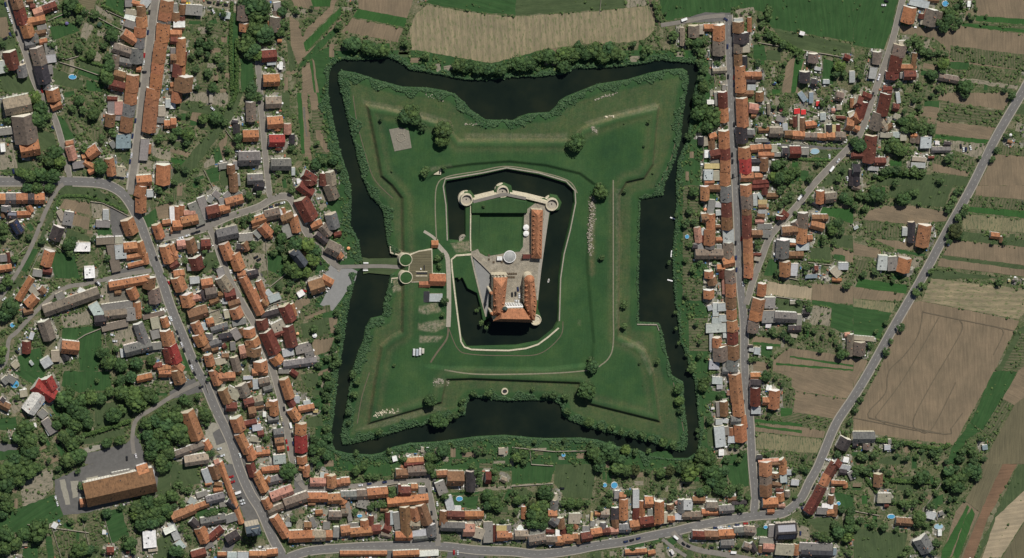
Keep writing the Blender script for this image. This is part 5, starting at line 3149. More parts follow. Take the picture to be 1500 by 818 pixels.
for line in D_H.strip().splitlines():
    t, x1, y1, x2, y2, wd, c = line.split(); x1, y1, x2, y2, wd = map(float, (x1, y1, x2, y2, wd)); solar = c.endswith('s'); c = c[0]
    if wd < 5: continue
    wpx = wd/6; g1 = GL(t, x1, y1); g2 = GL(t, x2, y2); wm = wpx*S; NB += 1
    flat = c in 'LWGTYZBDPR'
    BANG.append((GL(t, x1, y1)[0], GL(t, x1, y1)[1], math.atan2(y2-y1, x2-x1)))
    if flat: he = (2.7 if wpx < 9 else 3.4 if wpx < 14 else 4.6)+random.uniform(-.3, .5); rise = .02
    else:
        he = (2.6 if wpx < 9.5 else 3.5 if wpx < 12.5 else 4.7 if wpx < 22 else 6.5)+random.uniform(-.4, .7); rise = max(.8, wm/2*(.92 if c in 'obrq' else .8))
    if wpx > 40: he, rise = 7.0, 7.5
    hq = he+rise*.55; a, b_ = P(*g1, hq), P(*g2, hq); L = (b_-a).length; a.z = b_.z = 0
    if L < .5: b_ = a+Vector((wm*.8, 0, 0)); L = wm*.8
    cen = (a+b_)/2; ang = math.atan2(b_.y-a.y, b_.x-a.x)
    W = wm/ (abs(math.cos(ang))*.94+abs(math.sin(ang))*1)*1.0; W = wm*1.06; L *= 1.06
    cx, cy = (g1[0]+g2[0])/2, (g1[1]+g2[1])/2
    big = wm*L
    if flat: nm = "flat_roofed_building" if big > 55 else "shed"; cat = "outbuilding" if big > 55 else "shed"
    elif wpx >= 11.5: nm = "tiled_house" if c in 'obrpq' else "slate_house"; cat = "house"
    else: nm = "tiled_outbuilding" if c in 'obrpq' else "slate_outbuilding"; cat = "outbuilding"
    if big > 420: nm, cat = ("long_barn", "barn") if L/wm > 1.9 else ("hall", "hall")
    r = thing(nm, None, cat, (cen.x, cen.y, 0), ang, {"house": "houses of the town", "shed": "sheds behind the houses", "outbuilding": "outbuildings in the yards", "barn": "long barns", "hall": "large halls"}[cat])
    sz = "long " if L > wm*2.4 and L > 12 else "small " if big < 30 else "large " if big > 200 else ""
    want_label(r, sz+DESC[c]+(" building" if flat and big > 55 else " shed" if flat else " house" if cat == "house" else " "+cat), cx, cy)
    wc = jit(random.choice(WC), .1); rc = jit(RC[c], .16); bl = random.uniform(0, .25) if c in 'obp' else random.uniform(0, .15); rc = tuple(x*(1-bl)+y_*bl for x, y_ in zip(rc, (.21,.14,.10)))
    hw = W/2-.25
    if flat:
        wall_mesh("wall", [(-hw, 0), (hw, 0), (hw, he), (-hw, he)], L-.3, r, wc)
        mb = MB(); k = random.uniform(-.3, .3)*min(1, W/8); n0 = len(mb.v)
        if wpx < 9: mb.add([(-L/2,-W/2,he+.02+k),(L/2,-W/2,he+.02+k),(L/2,W/2,he+.02-k),(-L/2,W/2,he+.02-k)]+[(-L/2,-W/2,he+.2+k),(L/2,-W/2,he+.2+k),(L/2,W/2,he+.2-k),(-L/2,W/2,he+.2-k)], [(0,3,2,1),(4,5,6,7),(0,1,5,4),(1,2,6,5),(2,3,7,6),(3,0,4,7)])
        else:
            mb.box(-L/2, L/2, -W/2, W/2, he+.01, he+.2)
            for q_ in ((-L/2, L/2, -W/2, -W/2+.25), (-L/2, L/2, W/2-.25, W/2), (-L/2, -L/2+.25, -W/2+.25, W/2-.25), (L/2-.25, L/2, -W/2+.25, W/2-.25)): mb.box(*q_, he+.2, he+.42)
        mb.go("roof", FLAT, r, color=rc)
        if wpx > 12 and L > 8:
            for _ in range(random.randint(1, 3)):
                o = ob("roof_light" if random.random() < .5 else "roof_vent", RWM, r, (random.uniform(-L*.35, L*.35), random.uniform(-W*.3, W*.3), he+.2))
    else:
        sl_ = rise/(W/2)
        wall_mesh("wall", [(-hw, 0), (hw, 0), (hw, he), (0, he+hw*sl_-.05), (-hw, he)], L-.4, r, wc)
        ov = .35; th = .18; e = W/2+ov*.4; ze = he-ov*.4*sl_
        nseg = max(1, int(L/2.5)); Vr = []; Fr = []
        for i in range(nseg+1):
            x = -L/2-.1+(L+.2)*i/nseg; s_ = 0 if i in (0, nseg) else random.uniform(-.09, .07)
            Vr += [(x, -e, ze), (x, -e*.5, (ze+he+rise)/2+s_+random.uniform(-.04,.04)), (x, 0, he+rise+s_), (x, e*.5, (ze+he+rise)/2+s_+random.uniform(-.04,.04)), (x, e, ze), (x, e, ze-th), (x, 0, he+rise-th), (x, -e, ze-th)]
        for i in range(nseg):
            for j in range(8): Fr.append((i*8+j, i*8+(j+1) % 8, (i+1)*8+(j+1) % 8, (i+1)*8+j))
        Fr = [f[::-1] for f in Fr]; Fr.append(tuple(range(8))); Fr.append(tuple(range(nseg*8+7, nseg*8-1, -1)))
        rf = mk("roof", Vr, Fr, ROOF, r, color=rc)
        if wpx >= 10 and random.random() < .85:
            for _ in range(1 if L < 14 else 2):
                x = random.uniform(-.35, .35)*L; y = random.choice((-1, 1))*random.uniform(.05, .25)*W
                ob("chimney", CHM, r, (x, y, he+rise-abs(y)*sl_-.5))
        if wpx >= 12 and (big > 90 or random.random() < .4):
            for _ in range(random.randint(1, 1+min(4, int(L/5)))):
                sd_ = random.choice((-1, 1)); y = sd_*random.uniform(.16, .33)*W
                o = ob("roof_window", RWM, r, (random.uniform(-.4, .4)*L, y, he+rise-abs(y)*sl_+.05)); o.rotation_euler = (-sd_*math.atan(sl_), 0, 0)
        if solar:
            for sd_ in (-1, 1):
                o = mk("solar_panel_array", [(-L*.42, -W*.2, .05), (L*.42, -W*.2, .05), (L*.42, W*.2, .05), (-L*.42, W*.2, .05), (-L*.42, -W*.2, .14), (L*.42, -W*.2, .14), (L*.42, W*.2, .14), (-L*.42, W*.2, .14)], [(0,3,2,1),(4,5,6,7),(0,1,5,4),(1,2,6,5),(2,3,7,6),(3,0,4,7)], SOLAR, r)
                o.location = (0, sd_*W*.26, he+rise-W*.26*sl_+.1); o.rotation_euler = (-sd_*math.atan(sl_), 0, 0)
    u_ = np.array(g2)-np.array(g1); Lp = np.hypot(*u_) or 1; u_ = u_/Lp; nn = np.array([-u_[1], u_[0]])*(wpx/2+.5); lean = np.array([-1., -1.5])
    raster([tuple(np.array(p)+s_*nn+lean) for p, s_ in ((g1, -1), (g1, 1), (g2, 1), (g2, -1))], 2)
# ------------------------------------------------------------ yards between the houses, and garden plots in line with them
B_ = OCC == 2; D_ = B_.copy()
for dy_ in range(-5, 6):
    for dx_ in range(-5, 6):
        if dx_*dx_+dy_*dy_ <= 26: D_ |= np.roll(np.roll(B_, dy_, 0), dx_, 1)
cell = 2; V_ = []; F_ = []
vid = {}
def vert(i, j):
    if (i, j) not in vid:
        g = P(i*cell+rng.uniform(-.7, .7), j*cell+rng.uniform(-.7, .7), 0); vid[(i, j)] = len(V_); V_.append((g.x, g.y, .012))
    return vid[(i, j)]
yard = (D_ & (OCC == 0))[:818//cell*cell].reshape(818//cell, cell, 1500//cell, cell).sum((1, 3)) >= 2
yard &= (np.sin(np.arange(yard.shape[0])[:, None]*.21+np.arange(yard.shape[1])[None]*.05)+np.sin(np.arange(yard.shape[1])[None]*.17) > -.7)
for j, i in zip(*np.nonzero(yard)): F_.append((vert(i, j+1), vert(i+1, j+1), vert(i+1, j), vert(i, j)))
m, n, b = nodes("yard_paving"); v = mapped(n, 1, 1, 1)
vo = N(n, "ShaderNodeTexVoronoi", distance='CHEBYCHEV'); vo.inputs["Scale"].default_value = .22; n.links.new(v, vo.inputs["Vector"]); sp3 = N(n, "ShaderNodeSeparateColor"); n.links.new(vo.outputs["Color"], sp3.inputs[0])
c = ramp(n, sp3.outputs[0], [(0, (.12,.115,.095)), (.3, (.20,.19,.16)), (.5, (.30,.28,.23)), (.7, (.10,.11,.07)), (.85, (.36,.34,.29)), (1, (.16,.15,.13))])
c = mix(n, c, ramp(n, noise(n, 1.0, 5, .75, v), [(.3, (.6,.6,.6)), (.7, (1.3,1.3,1.3))]), 1, 'MULTIPLY'); YARD = fin(m, n, b, c)
mk("yard_paving", V_, F_, YARD, kind='structure')
tries = 0; nplot = 0; BA = np.array(BANG)
while tries < 9000 and nplot < 420:
    tries += 1; x, y = rng.uniform(5, 1495), rng.uniform(5, 812)
    if OCC[int(y), int(x)] != 0 or D_[int(y), int(x)]: continue
    k_ = np.argmin((BA[:, 0]-x)**2+(BA[:, 1]-y)**2); a_ = BA[k_, 2]+(math.pi/2 if rng.random() < .5 else 0); L_, w_ = rng.uniform(4, 11), rng.uniform(2, 4.5)
    u_ = np.array([math.cos(a_), math.sin(a_)]); q_ = np.array([-u_[1], u_[0]]); c_ = [np.array([x, y])+u_*L_*s1+q_*w_*s2 for s1, s2 in ((-1, -1), (1, -1), (1, 1), (-1, 1))]
    if any(not (0 < p[0] < 1500 and 0 < p[1] < 818) or OCC[int(p[1]), int(p[0])] != 0 or D_[int(p[1]), int(p[0])] for p in c_): continue
    k = rng.choice(list("svGgdc"), p=(.2, .26, .2, .14, .14, .06)); nplot += 1; sheet('garden_plot', [tuple(p+rng.uniform(-.3, .3, 2)) for p in c_], .02, ZM[k][1], rot=True)
    raster([tuple(p) for p in c_], {'s': 4, 'v': 6, 'G': 3, 'g': 3, 'd': 7, 'c': 4}[k])
m, n, b = nodes("painted_clutter"); at = N(n, "ShaderNodeAttribute", attribute_name="tint"); c = ramp(n, at.outputs["Fac"], [(0, (.5,.5,.48)), (.2, (.75,.75,.75)), (.4, (.2,.19,.18)), (.55, (.34,.15,.09)), (.68, (.07,.07,.075)), (.8, (.42,.38,.3)), (.92, (.08,.18,.35)), (1, (.45,.08,.07))])
m.node_tree.nodes[-1].color_ramp.interpolation = 'CONSTANT'; CLUT = fin(m, n, b, c, .7)
cand = np.argwhere(yard); sel = cand[rng.permutation(len(cand))[:2600]]; BX = np.array([(-1,-1,0),(1,-1,0),(1,1,0),(-1,1,0),(-1,-1,1),(1,-1,1),(1,1,1),(-1,1,1)], float); BF = np.array([(4,5,6,7),(0,1,5,4),(1,2,6,5),(2,3,7,6),(3,0,4,7)])
Vc = []; Fc = []; Tc = []
for q_, (j, i) in enumerate(sel):
    g = P(i*cell+rng.random()*2, j*cell+rng.random()*2, .5); a_ = BA[np.argmin((BA[:, 0]-i*cell)**2+(BA[:, 1]-j*cell)**2), 2]; v = BX*np.array([rng.uniform(.3, 1.3), rng.uniform(.2, .7), rng.uniform(.3, 1.8)]); ca, sa = math.cos(-a_), math.sin(-a_)
    Vc.append(np.stack([v[:, 0]*ca-v[:, 1]*sa+g.x, v[:, 0]*sa+v[:, 1]*ca+g.y, v[:, 2]+.013], -1)); Fc.append(BF+8*q_); Tc.append(np.full(8, rng.random()))
ob("yard_clutter", npmesh("yard_clutter", np.concatenate(Vc), np.concatenate(Fc), CLUT, np.concatenate(Tc)), kind='stuff', label="woodpiles, bins, tarps and garden furniture scattered over the back yards", cat="clutter")
# ------------------------------------------------------------ trees
tick('trees')

def ico(sub):
    bm = bmesh.new(); bmesh.ops.create_icosphere(bm, subdivisions=sub, radius=1); V_ = np.array([v.co[:] for v in bm.verts]); F_ = np.array([[v.index for v in f.verts] for f in bm.faces]); bm.free(); return V_, F_
I1, F1 = ico(1); I2, F2 = ico(2)
def crown(clumps, IV, IF, leaves, seed, spread=1.0, squash=.78, lr=.10):
    r_ = np.random.default_rng(seed); Vs = []; Fs = []; T = []; k = 0
    lob = r_.normal(size=(5, 3)); lob /= np.linalg.norm(lob, axis=1)[:, None]; amp = r_.uniform(-.18, .22, 5)
    for i in range(clumps):
        d = r_.normal(size=3); d /= np.linalg.norm(d); d[2] = abs(d[2])*.95-.18 if r_.random() < .8 else d[2]
        rad = (.55+.27*r_.random())*(1+float((amp*np.clip(lob@d, 0, 1)**2).sum())*1.6) if i > clumps*.2 else .35*r_.random()
        cr = r_.uniform(.20, .34)*(1.0 if clumps > 25 else 1.2)
        v = IV*(1+r_.normal(0, .13, (len(IV), 1)))*cr*np.array([1, 1, .8])+d*rad*np.array([1, 1, squash])
        Vs.append(v); Fs.append(IF+k); k += len(v); T.append(np.clip(r_.uniform(.1, .9)+v[:, 2]*0+r_.normal(0, .12, len(v)), 0, 1))
    if leaves:
        d = r_.normal(size=(leaves, 3)); d /= np.linalg.norm(d, axis=1)[:, None]; d[:, 2] = np.abs(d[:, 2])-.25
        L = 1+np.clip(d@lob.T, 0, 1)**2@amp*1.6; c_ = d*(r_.uniform(.75, 1.06, leaves)*L)[:, None]*np.array([1, 1, squash+.1])
        a = r_.normal(size=(leaves, 3)); a /= np.linalg.norm(a, axis=1)[:, None]; b2 = np.cross(a, r_.normal(size=(leaves, 3))); b2 /= np.linalg.norm(b2, axis=1)[:, None]
        s_ = r_.uniform(.6, 1.3, (leaves, 1))*lr; v = np.stack([c_-a*s_, c_+b2*s_, c_+a*s_, ], 1).reshape(-1, 3)
        Vs.append(v); Fs.append(np.arange(leaves*3).reshape(-1, 3)+k); T.append(np.repeat(r_.uniform(0, 1, leaves), 3))
    return np.concatenate(Vs), np.concatenate(Fs), np.concatenate(T)
CRW = []
for s_ in range(9):
    V_, F_, T_ = crown(46, I2, F2, 420, 100+s_); CRW.append(npmesh("crown", V_, F_, LEAF, T_))
CL = [crown(16, I1, F1, 90, 300+s_, lr=.14) for s_ in range(8)]
tb = MB(); tb.lathe(0, 0, [(.45, 0), (.3, .15), (.24, .5), (.14, 1.0)], 8)
for k in range(4):
    a = k*1.7; tb.add([(.1*math.cos(a+1.5), .1*math.sin(a+1.5), .6), (.1*math.cos(a-1.5), .1*math.sin(a-1.5), .6), (0, 0, .72), (.9*math.cos(a), .9*math.sin(a), 1.1)], [(0,1,3),(1,2,3),(2,0,3)])
_t = tb.go("trunk", BARK); TRK = _t.data; bpy.data.objects.remove(_t)
trees = []
for line in D_T.strip().splitlines():
    a = line.split()
    if len(a) < 4: continue
    t, x, y, r = a; x, y = GL(t, x, y); r = float(r)
    if r < 6 or (r < 42 and int(t) < 100 and random.random() < .22): continue
    trees.append((r, x, y))
trees.sort(key=lambda q_: -q_[0]); DIM = {"small": [], "big": []}
TINT = [(.9,1,.9), (1.05,1.05,.9), (.75,.85,.8), (1.3,1.25,1.0), (.85,1.0,1.05), (1.15,1.1,.95), (1,.95,.85), (1.55,1.4,1.0), (.85,.62,.6)]
TDES = ["mid-green", "olive-green", "dark green", "light green", "blue-green", "yellow-green", "dull green", "bright green", "dark copper"]
SV, SF, ST, k0 = [], [], [], 0
for i, (r, x, y) in enumerate(trees):
    rm = r*.1*(1.03 if r > 50 else .92); h = 1.35*rm+2.2 if r > 20 else 1.6*rm+.6; zc = h-rm*.72; g = P(x, y, zc); sx, sy = rm*random.uniform(.92, 1.1), rm*random.uniform(.92, 1.1)
    base = max(0, H(x, y)) if 462 < x < 1046 and 74 < y < 690 else 0
    if i < 300:
        q_ = random.choices(range(9), (5, 4, 5, 2, 3, 2, 2, 1.2, .5))[0]
        e = thing("tree", None, "tree", (g.x, g.y, base), random.uniform(0, 6.28), "trees"); want_label(e, ("tall broad " if r > 62 else "large " if r > 54 else "medium ")+TDES[q_]+" tree", x, y)
        o = ob("crown", random.choice(CRW), e, (0, 0, zc), color=TINT[q_]); o.scale = (sx, sy, rm*random.uniform(.85, 1.05))
        o = ob("trunk", TRK, e, (0, 0, 0)); o.scale = (rm*.18+.3, rm*.18+.3, zc)
    else:
        V_, F_, T_ = random.choice(CL); a = random.uniform(0, 6.28); ca, sa = math.cos(a), math.sin(a)
        v = V_*np.array([sx, sy, rm*.9]); v = np.stack([v[:, 0]*ca-v[:, 1]*sa+g.x, v[:, 0]*sa+v[:, 1]*ca+g.y, v[:, 2]+zc+base], -1)
        SV.append(v); SF.append(F_+k0); k0 += len(v); ST.append(np.clip(T_*.75+random.uniform(-.15, .6), 0, 1))
    raster([(x-r/9, y-r/9), (x+r/9, y-r/9), (x+r/9, y+r/9), (x-r/9, y+r/9)], 8)
me = npmesh("garden_trees", np.concatenate(SV), np.concatenate(SF), LEAF, np.concatenate(ST)); ob("garden_trees", me, kind='stuff', label="small trees and bushes standing in the gardens and on the moat banks", cat="trees", color=(1, 1, 1))
# ------------------------------------------------------------ shrubs, reeds
tick('shrubs')
def scatter(name, pts, rad, mat, label, cat, hgt=1.0):
    Vs = []; Fs = []; T = []; k = 0
    for (x, y, z), r in zip(pts, rad):
        v = I1*(1+rng.normal(0, .22, (12, 1))) if False else I0*(1+rng.normal(0, .24, (12, 1))); v = v*np.array([r*rng.uniform(.8, 1.25), r*rng.uniform(.8, 1.25), r*hgt*rng.uniform(.7, 1.1)])+np.array([x, y, z+r*.45*hgt])
        Vs.append(v); Fs.append(F0+k); k += 12; T.append(np.full(12, rng.uniform(0, 1))+rng.normal(0, .1, 12))
    me = npmesh(name, np.concatenate(Vs), np.concatenate(Fs), mat, np.clip(np.concatenate(T), 0, 1)); ob(name, me, kind='stuff', label=label, cat=cat, color=(1, 1, 1))
bm = bmesh.new(); bmesh.ops.create_icosphere(bm, subdivisions=1, radius=1); I0 = np.array([v.co[:] for v in bm.verts]); F0 = np.array([[v.index for v in f.verts] for f in bm.faces]); bm.free()
dens = np.array([.060, 0, 0, .0035, 0, 0, .055, .012, .01])[OCC]; dens = dens*(.25+1.6*(np.sin(XX*.13+2*np.sin(YY*.05))*np.sin(YY*.11+XX*.03) > -.2))
pick = rng.random(OCC.shape) < dens; ys_, xs_ = np.nonzero(pick); pts = []; rad = []
for x, y in zip(xs_, ys_):
    r = .35+1.1*rng.random()**2.2; g = P(x+rng.random(), y+rng.random(), .5); pts.append((g.x, g.y, 0)); rad.append(r)
scatter("garden_shrubs", pts, rad, SHRUB, "shrubs and vegetable plants growing thickly in the back gardens", "shrubs")
def belt(poly, spec, closed, sgn):
    """clumps along an edge; spec(x, y) -> width in px, placed on the land side"""
    out = []; rd = []; n = len(poly)
    for i in range(n if closed else n-1):
        x0, y0 = poly[i]; x1, y1 = poly[(i+1) % n]; L = math.hypot(x1-x0, y1-y0)
        if L < .5: continue
        nx, ny = (y1-y0)/L, -(x1-x0)/L
        xm, ym = (x0+x1)/2, (y0+y1)/2; wd0 = spec(xm, ym)
        for _ in range(int(L*wd0*.8)):
            t = rng.random(); xq, yq = x0+(x1-x0)*t, y0+(y1-y0)*t; wd_ = wd0*(.72+.38*math.sin(xq*.13+yq*.09)+.25*math.sin(xq*.31-yq*.27)); o_ = (rng.random()*wd_-.3)*sgn; x = x0+(x1-x0)*t+nx*o_; y = y0+(y1-y0)*t+ny*o_
            out.append((x, y)); rd.append(rng.uniform(.35, .8)*(1.5 if rng.random() < .06 else 1))
    return out, rd
def area(poly): return sum(p[0]*q_[1]-q_[0]*p[1] for p, q_ in zip(poly, poly[1:]+poly[:1]))
def w_out(x, y):
    if x < 700 and 376 < y < 404 and x < 540: return 0
    if y < 130 and x > 470: return 9
    if x > 960: return 9 if y < 300 else 5
    if y > 600: return 13
    return 13
def w_in(x, y):
    if 572 < x < 600 and 370 < y < 404: return 0
    if x > 930 and 290 < y < 476: return 3
    if x > 955 and y >= 470: return 5 if y < 560 else 11
    if x < 560 and y < 380: return 14
    return 12
Rp = []; Rr = []
for poly, fn in ((OUT, w_out), (ISL, w_in)):
    sg = 1 if area(poly) > 0 else -1
    a, b_ = belt(poly, fn, True, sg if poly is OUT else -sg)
    for (x, y), r in zip(a, b_):
        z = H(x, y) if 0 else 0
        Rp.append((x, y)); Rr.append(r)
xs_ = np.array([p[0] for p in Rp]); ys_ = np.array([p[1] for p in Rp]); zz, dj = terr(xs_, ys_); keep = (dj['mo'] < 3.5) & (dj['dP'] < 2)
pts = []; rad = []
for x, y, z, k_, r in zip(xs_, ys_, zz, keep, Rr):
    if k_: z = max(z, -1.6); g = P(x, y, z); pts.append((g.x, g.y, z)); rad.append(r)
scatter("moat_reeds", pts, rad, REED, "dense green reeds and bushes lining both banks of the moat", "reeds", 1.3)
# ------------------------------------------------------------ cars
tick('cars')

CC = dict(k=(.015,.015,.018), n=(.02,.03,.09), w=(.62,.63,.65), r=(.35,.02,.02), W=(.75,.75,.75), V=(.78,.78,.78), G=(.2,.2,.2), T=(.5,.45,.3), y=(.6,.45,.05))
CN = dict(k="black", n="dark blue", w="silver-white", r="red", W="white", V="white", G="grey", T="beige", y="yellow")
def car_meshes():
    mb = MB()                                           # body: side profile drawn across, narrowed at the top
    prof = [(-2.1,.35,.82),(-2.15,.75,.86),(-1.95,.95,.84),(-1.25,1.0,.82),(1.05,1.0,.82),(2.0,.85,.8),(2.15,.6,.8),(2.1,.32,.78)]
    n_ = len(prof); mb.add([(x, -w_, z) for x, z, w_ in prof]+[(x, w_, z) for x, z, w_ in prof], [tuple(range(n_)), tuple(range(2*n_-1, n_-1, -1))]+[(i+n_, (i+1)%n_+n_, (i+1)%n_, i) for i in range(n_)])
    body = mb.go("body", CARP).data
    mb = MB(); mb.add([(-1.75,-.76,1.0),(.95,-.76,1.0),(.95,.76,1.0),(-1.75,.76,1.0),(-1.4,-.64,1.42),(.25,-.64,1.42),(.25,.64,1.42),(-1.4,.64,1.42)], [(0,1,5,4),(1,2,6,5),(2,3,7,6),(3,0,4,7)]); gl_ = mb.go("window_glass", GLASS).data
    mb = MB(); mb.box(-1.42,.27,-.65,.65,1.42,1.48); rf = mb.go("car_roof", CARP).data
    mb = MB(); mb.lathe(0, 0, [(.32,-.1),(.32,.1)], 10); wh = mb.go("wheel", RUBBER).data
    mb = MB(); mb.box(-2.6,2.0,-.95,.95,.4,2.1); mb.add([(2.0,-.95,.4),(2.0,.95,.4),(2.0,.95,2.1),(2.0,-.95,2.1),(2.9,-.85,.4),(2.9,.85,.4),(2.9,.85,1.1),(2.9,-.85,1.1),(2.4,.85,2.0),(2.4,-.85,2.0)], [(4,5,6,7),(7,6,8,9),(9,8,2,3),(0,4,7,9,3),(1,2,8,6,5)]); vb = mb.go("body", CARP).data
    for o in list(bpy.data.objects):
        if o.data in (body, gl_, rf, wh, vb): bpy.data.objects.remove(o)
    return body, gl_, rf, wh, vb
BODY, GLS, CRF, WHL, VAN = car_meshes()
for line in D_C.strip().splitlines():
    t, x, y, a, c = line.split()
    if c not in CC: continue
    x, y = GL(t, x, y); g = P(x, y, .8); fz = 0
    van = c in 'WV'
    inf = 462 < x < 1046 and 74 < y < 690
    base = (H(x, y) if inf else .3)
    e = thing("parked_van" if van else "parked_car", None, "van" if van else "car", (g.x, g.y, base), -math.radians(float(a)), "parked vehicles")
    want_label(e, CN[c]+(" delivery van" if van else " car")+" standing", x, y)
    if van:
        o = ob("body", VAN, e, (0, 0, 0), color=CC[c]); ob("windscreen", GLS, e, (1.6, 0, .35)).scale = (.42, 1.1, 1.15)
    else:
        ob("body", BODY, e, color=jit(CC[c])); ob("window_glass", GLS, e); ob("car_roof", CRF, e, color=jit(CC[c]))
    for wx in (-1.35, 1.35):
        for wy in (-.78, .78): o = ob("wheel", WHL, e, (wx*(1.25 if van else 1), wy, .32)); o.rotation_euler = (math.pi/2, 0, 0)
# ------------------------------------------------------------ castle in the inner moat
KZ = 2.0                                                    # court level
def W2(px, py, z=KZ): g = P(px, py, z); return (g.x, g.y)
def flat_poly(name, s, z, mat, kind='structure', parent=None):
    w = [P(x, y, z) for x, y in ring(s)]
    if sum(a.x*b_.y-b_.x*a.y for a, b_ in zip(w, w[1:]+w[:1])) < 0: w = w[::-1]
    return mk(name, [(p.x, p.y, z) for p in w], [tuple(range(len(w)))], mat, parent, kind=kind)
m, n, b = nodes("court_paving"); v = mapped(n, 1, 1, 1, rot=.1); br = N(n, "ShaderNodeTexBrick"); n.links.new(v, br.inputs["Vector"]); br.inputs["Scale"].default_value = .25; br.inputs["Color1"].default_value = (.32,.285,.225,1); br.inputs["Color2"].default_value = (.27,.245,.20,1); br.inputs["Mortar"].default_value = (.17,.155,.12,1); br.inputs["Mortar Size"].default_value = .015
c = mix(n, br.outputs[0], ramp(n, noise(n, .15, 5, .7, v), [(.3, (.7,.7,.7)), (.7, (1.2,1.2,1.2))]), 1, 'MULTIPLY'); COURT = fin(m, n, b, mix(n, c, ramp(n, noise(n, 1.2, 4, .7, v), [(.3, (.75,.75,.75)), (.7, (1.2,1.2,1.2))]), 1, 'MULTIPLY'))
flat_poly("castle_court", "690,369 700,365 703,371 712,376 730,373 745,370 761,369 766,362 767,340 768,312 773,306 784,298 800,295 806,303 801,330 797,352 791,385 787,420 785,450 776,452 766,449 740,449 722,430 718,402 700,383 690,376", KZ+.05, COURT)
flat_poly("castle_terrace", "693,377 717,400 719,420 714,464 709,455 701,425", KZ+.1, ZM['A'][1])
flat_poly("wall_walk", "692,294 735,283 742,283 771,289 770,293 740,287 694,298", KZ+2.95, LANE)
flat_poly("east_walk", "800,300 806,303 800,345 793,395 788,440 786,440 788,400 791,360", KZ+.1, PAVE)
castle = thing("castle", "old castle with three steep orange-roofed wings round a paved courtyard beside the inner moat", "castle", (*W2(745, 440), KZ))
C0 = castle.location.copy()
def cmk(name, pts, mat, parent=castle, color=None, faces=None, kind=None):
    return mk(name, [(x-C0.x, y-C0.y, z-C0.z) for x, y, z in pts], faces, mat, parent, color=color, kind=kind)
CW = (.62,.56,.44)
CR = (.40,.185,.10); CR2 = (.36,.165,.09)
def lp(px, py, z): g = P(px, py, z); return (g.x, g.y, z)
def down(p, z): return (p[0], p[1], z)
def wing(tag, corners, ridge, he, hr, wallcol=CW, roofcol=CR, hips=(True, True)):
    """corners: four eave corners in photo pixels going round, ridge ends near corner pairs (0,1) and (2,3)"""
    E = [lp(x, y, he) for x, y in corners]; R = [lp(x, y, hr) for x, y in ridge]
    if sum(a[0]*b_[1]-b_[0]*a[1] for a, b_ in zip(E, E[1:]+E[:1])) < 0:
        E = [E[1], E[0], E[3], E[2]]
    c = (sum(e[0] for e in E)/4, sum(e[1] for e in E)/4)
    I = [(c[0]+(e[0]-c[0])*.955, c[1]+(e[1]-c[1])*.97) for e in E]
    B = [(*i_, KZ-3.5) for i_ in I]; T = [(*i_, he) for i_ in I]
    wl = cmk("wall", B+T, WALL, color=wallcol, faces=[(i, (i+1) % 4, (i+1) % 4+4, i+4) for i in range(4)]+[(4,5,6,7)])
    l = wl.data.uv_layers.new(name="uv"); k = 0
    for p in wl.data.polygons:
        vs = [wl.data.vertices[v].co for v in p.vertices]
        d_ = (vs[1]-vs[0]); L_ = max(d_.length, .01); d_ = d_/L_
        for v in vs: l.data[k].uv = (((v-vs[0]).dot(d_))*.9+10, (v.z+3.5)*.85+.2) if len(set(round(q_.z, 2) for q_ in vs)) > 1 else (0, 0); k += 1
    F_ = [(0,1,4), (1,2,5,4), (2,3,5), (3,0,4,5)]
    low = [(e[0], e[1], e[2]-.3) for e in E]
    rf = cmk("roof", E+R+low, ROOF, color=roofcol, faces=F_+[(i, i+6, (i+1) % 4+6, (i+1) % 4) for i in range(4)]+[(6,9,8,7)])
    return E, R, rf
def rnd_dormers(E, R, rf, side, n, t0=.12, t1=.88, s=1.5, up=.38):
    """small gabled dormers on the slope between eave side and ridge"""
    a, b_ = (E[1], E[2]) if side == 0 else (E[0], E[3]); r0, r1 = R
    for i in range(n):
        t = t0+(t1-t0)*(i/(n-1) if n > 1 else .5)
        e = Vector(a).lerp(Vector(b_), t); r = Vector(r0).lerp(Vector(r1), t); p = e.lerp(r, up)-C0; o_ = (e-r); o_.z = 0; o_.normalize(); q_ = Vector((-o_.y, o_.x, 0))
        m_ = MB(); w_, h_, d_ = s*.5, s*.9, s*1.3
        m_.add([tuple(p+o_*d_*.5+q_*w_-Vector((0,0,.8))), tuple(p+o_*d_*.5-q_*w_-Vector((0,0,.8))), tuple(p+o_*d_*.5-q_*w_+Vector((0,0,h_*.6))), tuple(p+o_*d_*.5+q_*w_+Vector((0,0,h_*.6))), tuple(p+o_*d_*.5+Vector((0,0,h_*1.2))), tuple(p-o_*d_*.9+Vector((0,0,h_*1.2))), tuple(p-o_*d_*.3+q_*w_+Vector((0,0,h_*.6))), tuple(p-o_*d_*.3-q_*w_+Vector((0,0,h_*.6)))],
              [(0,1,2,4,3), (3,4,5,6), (4,2,7,5), (0,3,6), (1,7,2)])
        d = m_.go("dormer", ROOF, rf, color=CR2)
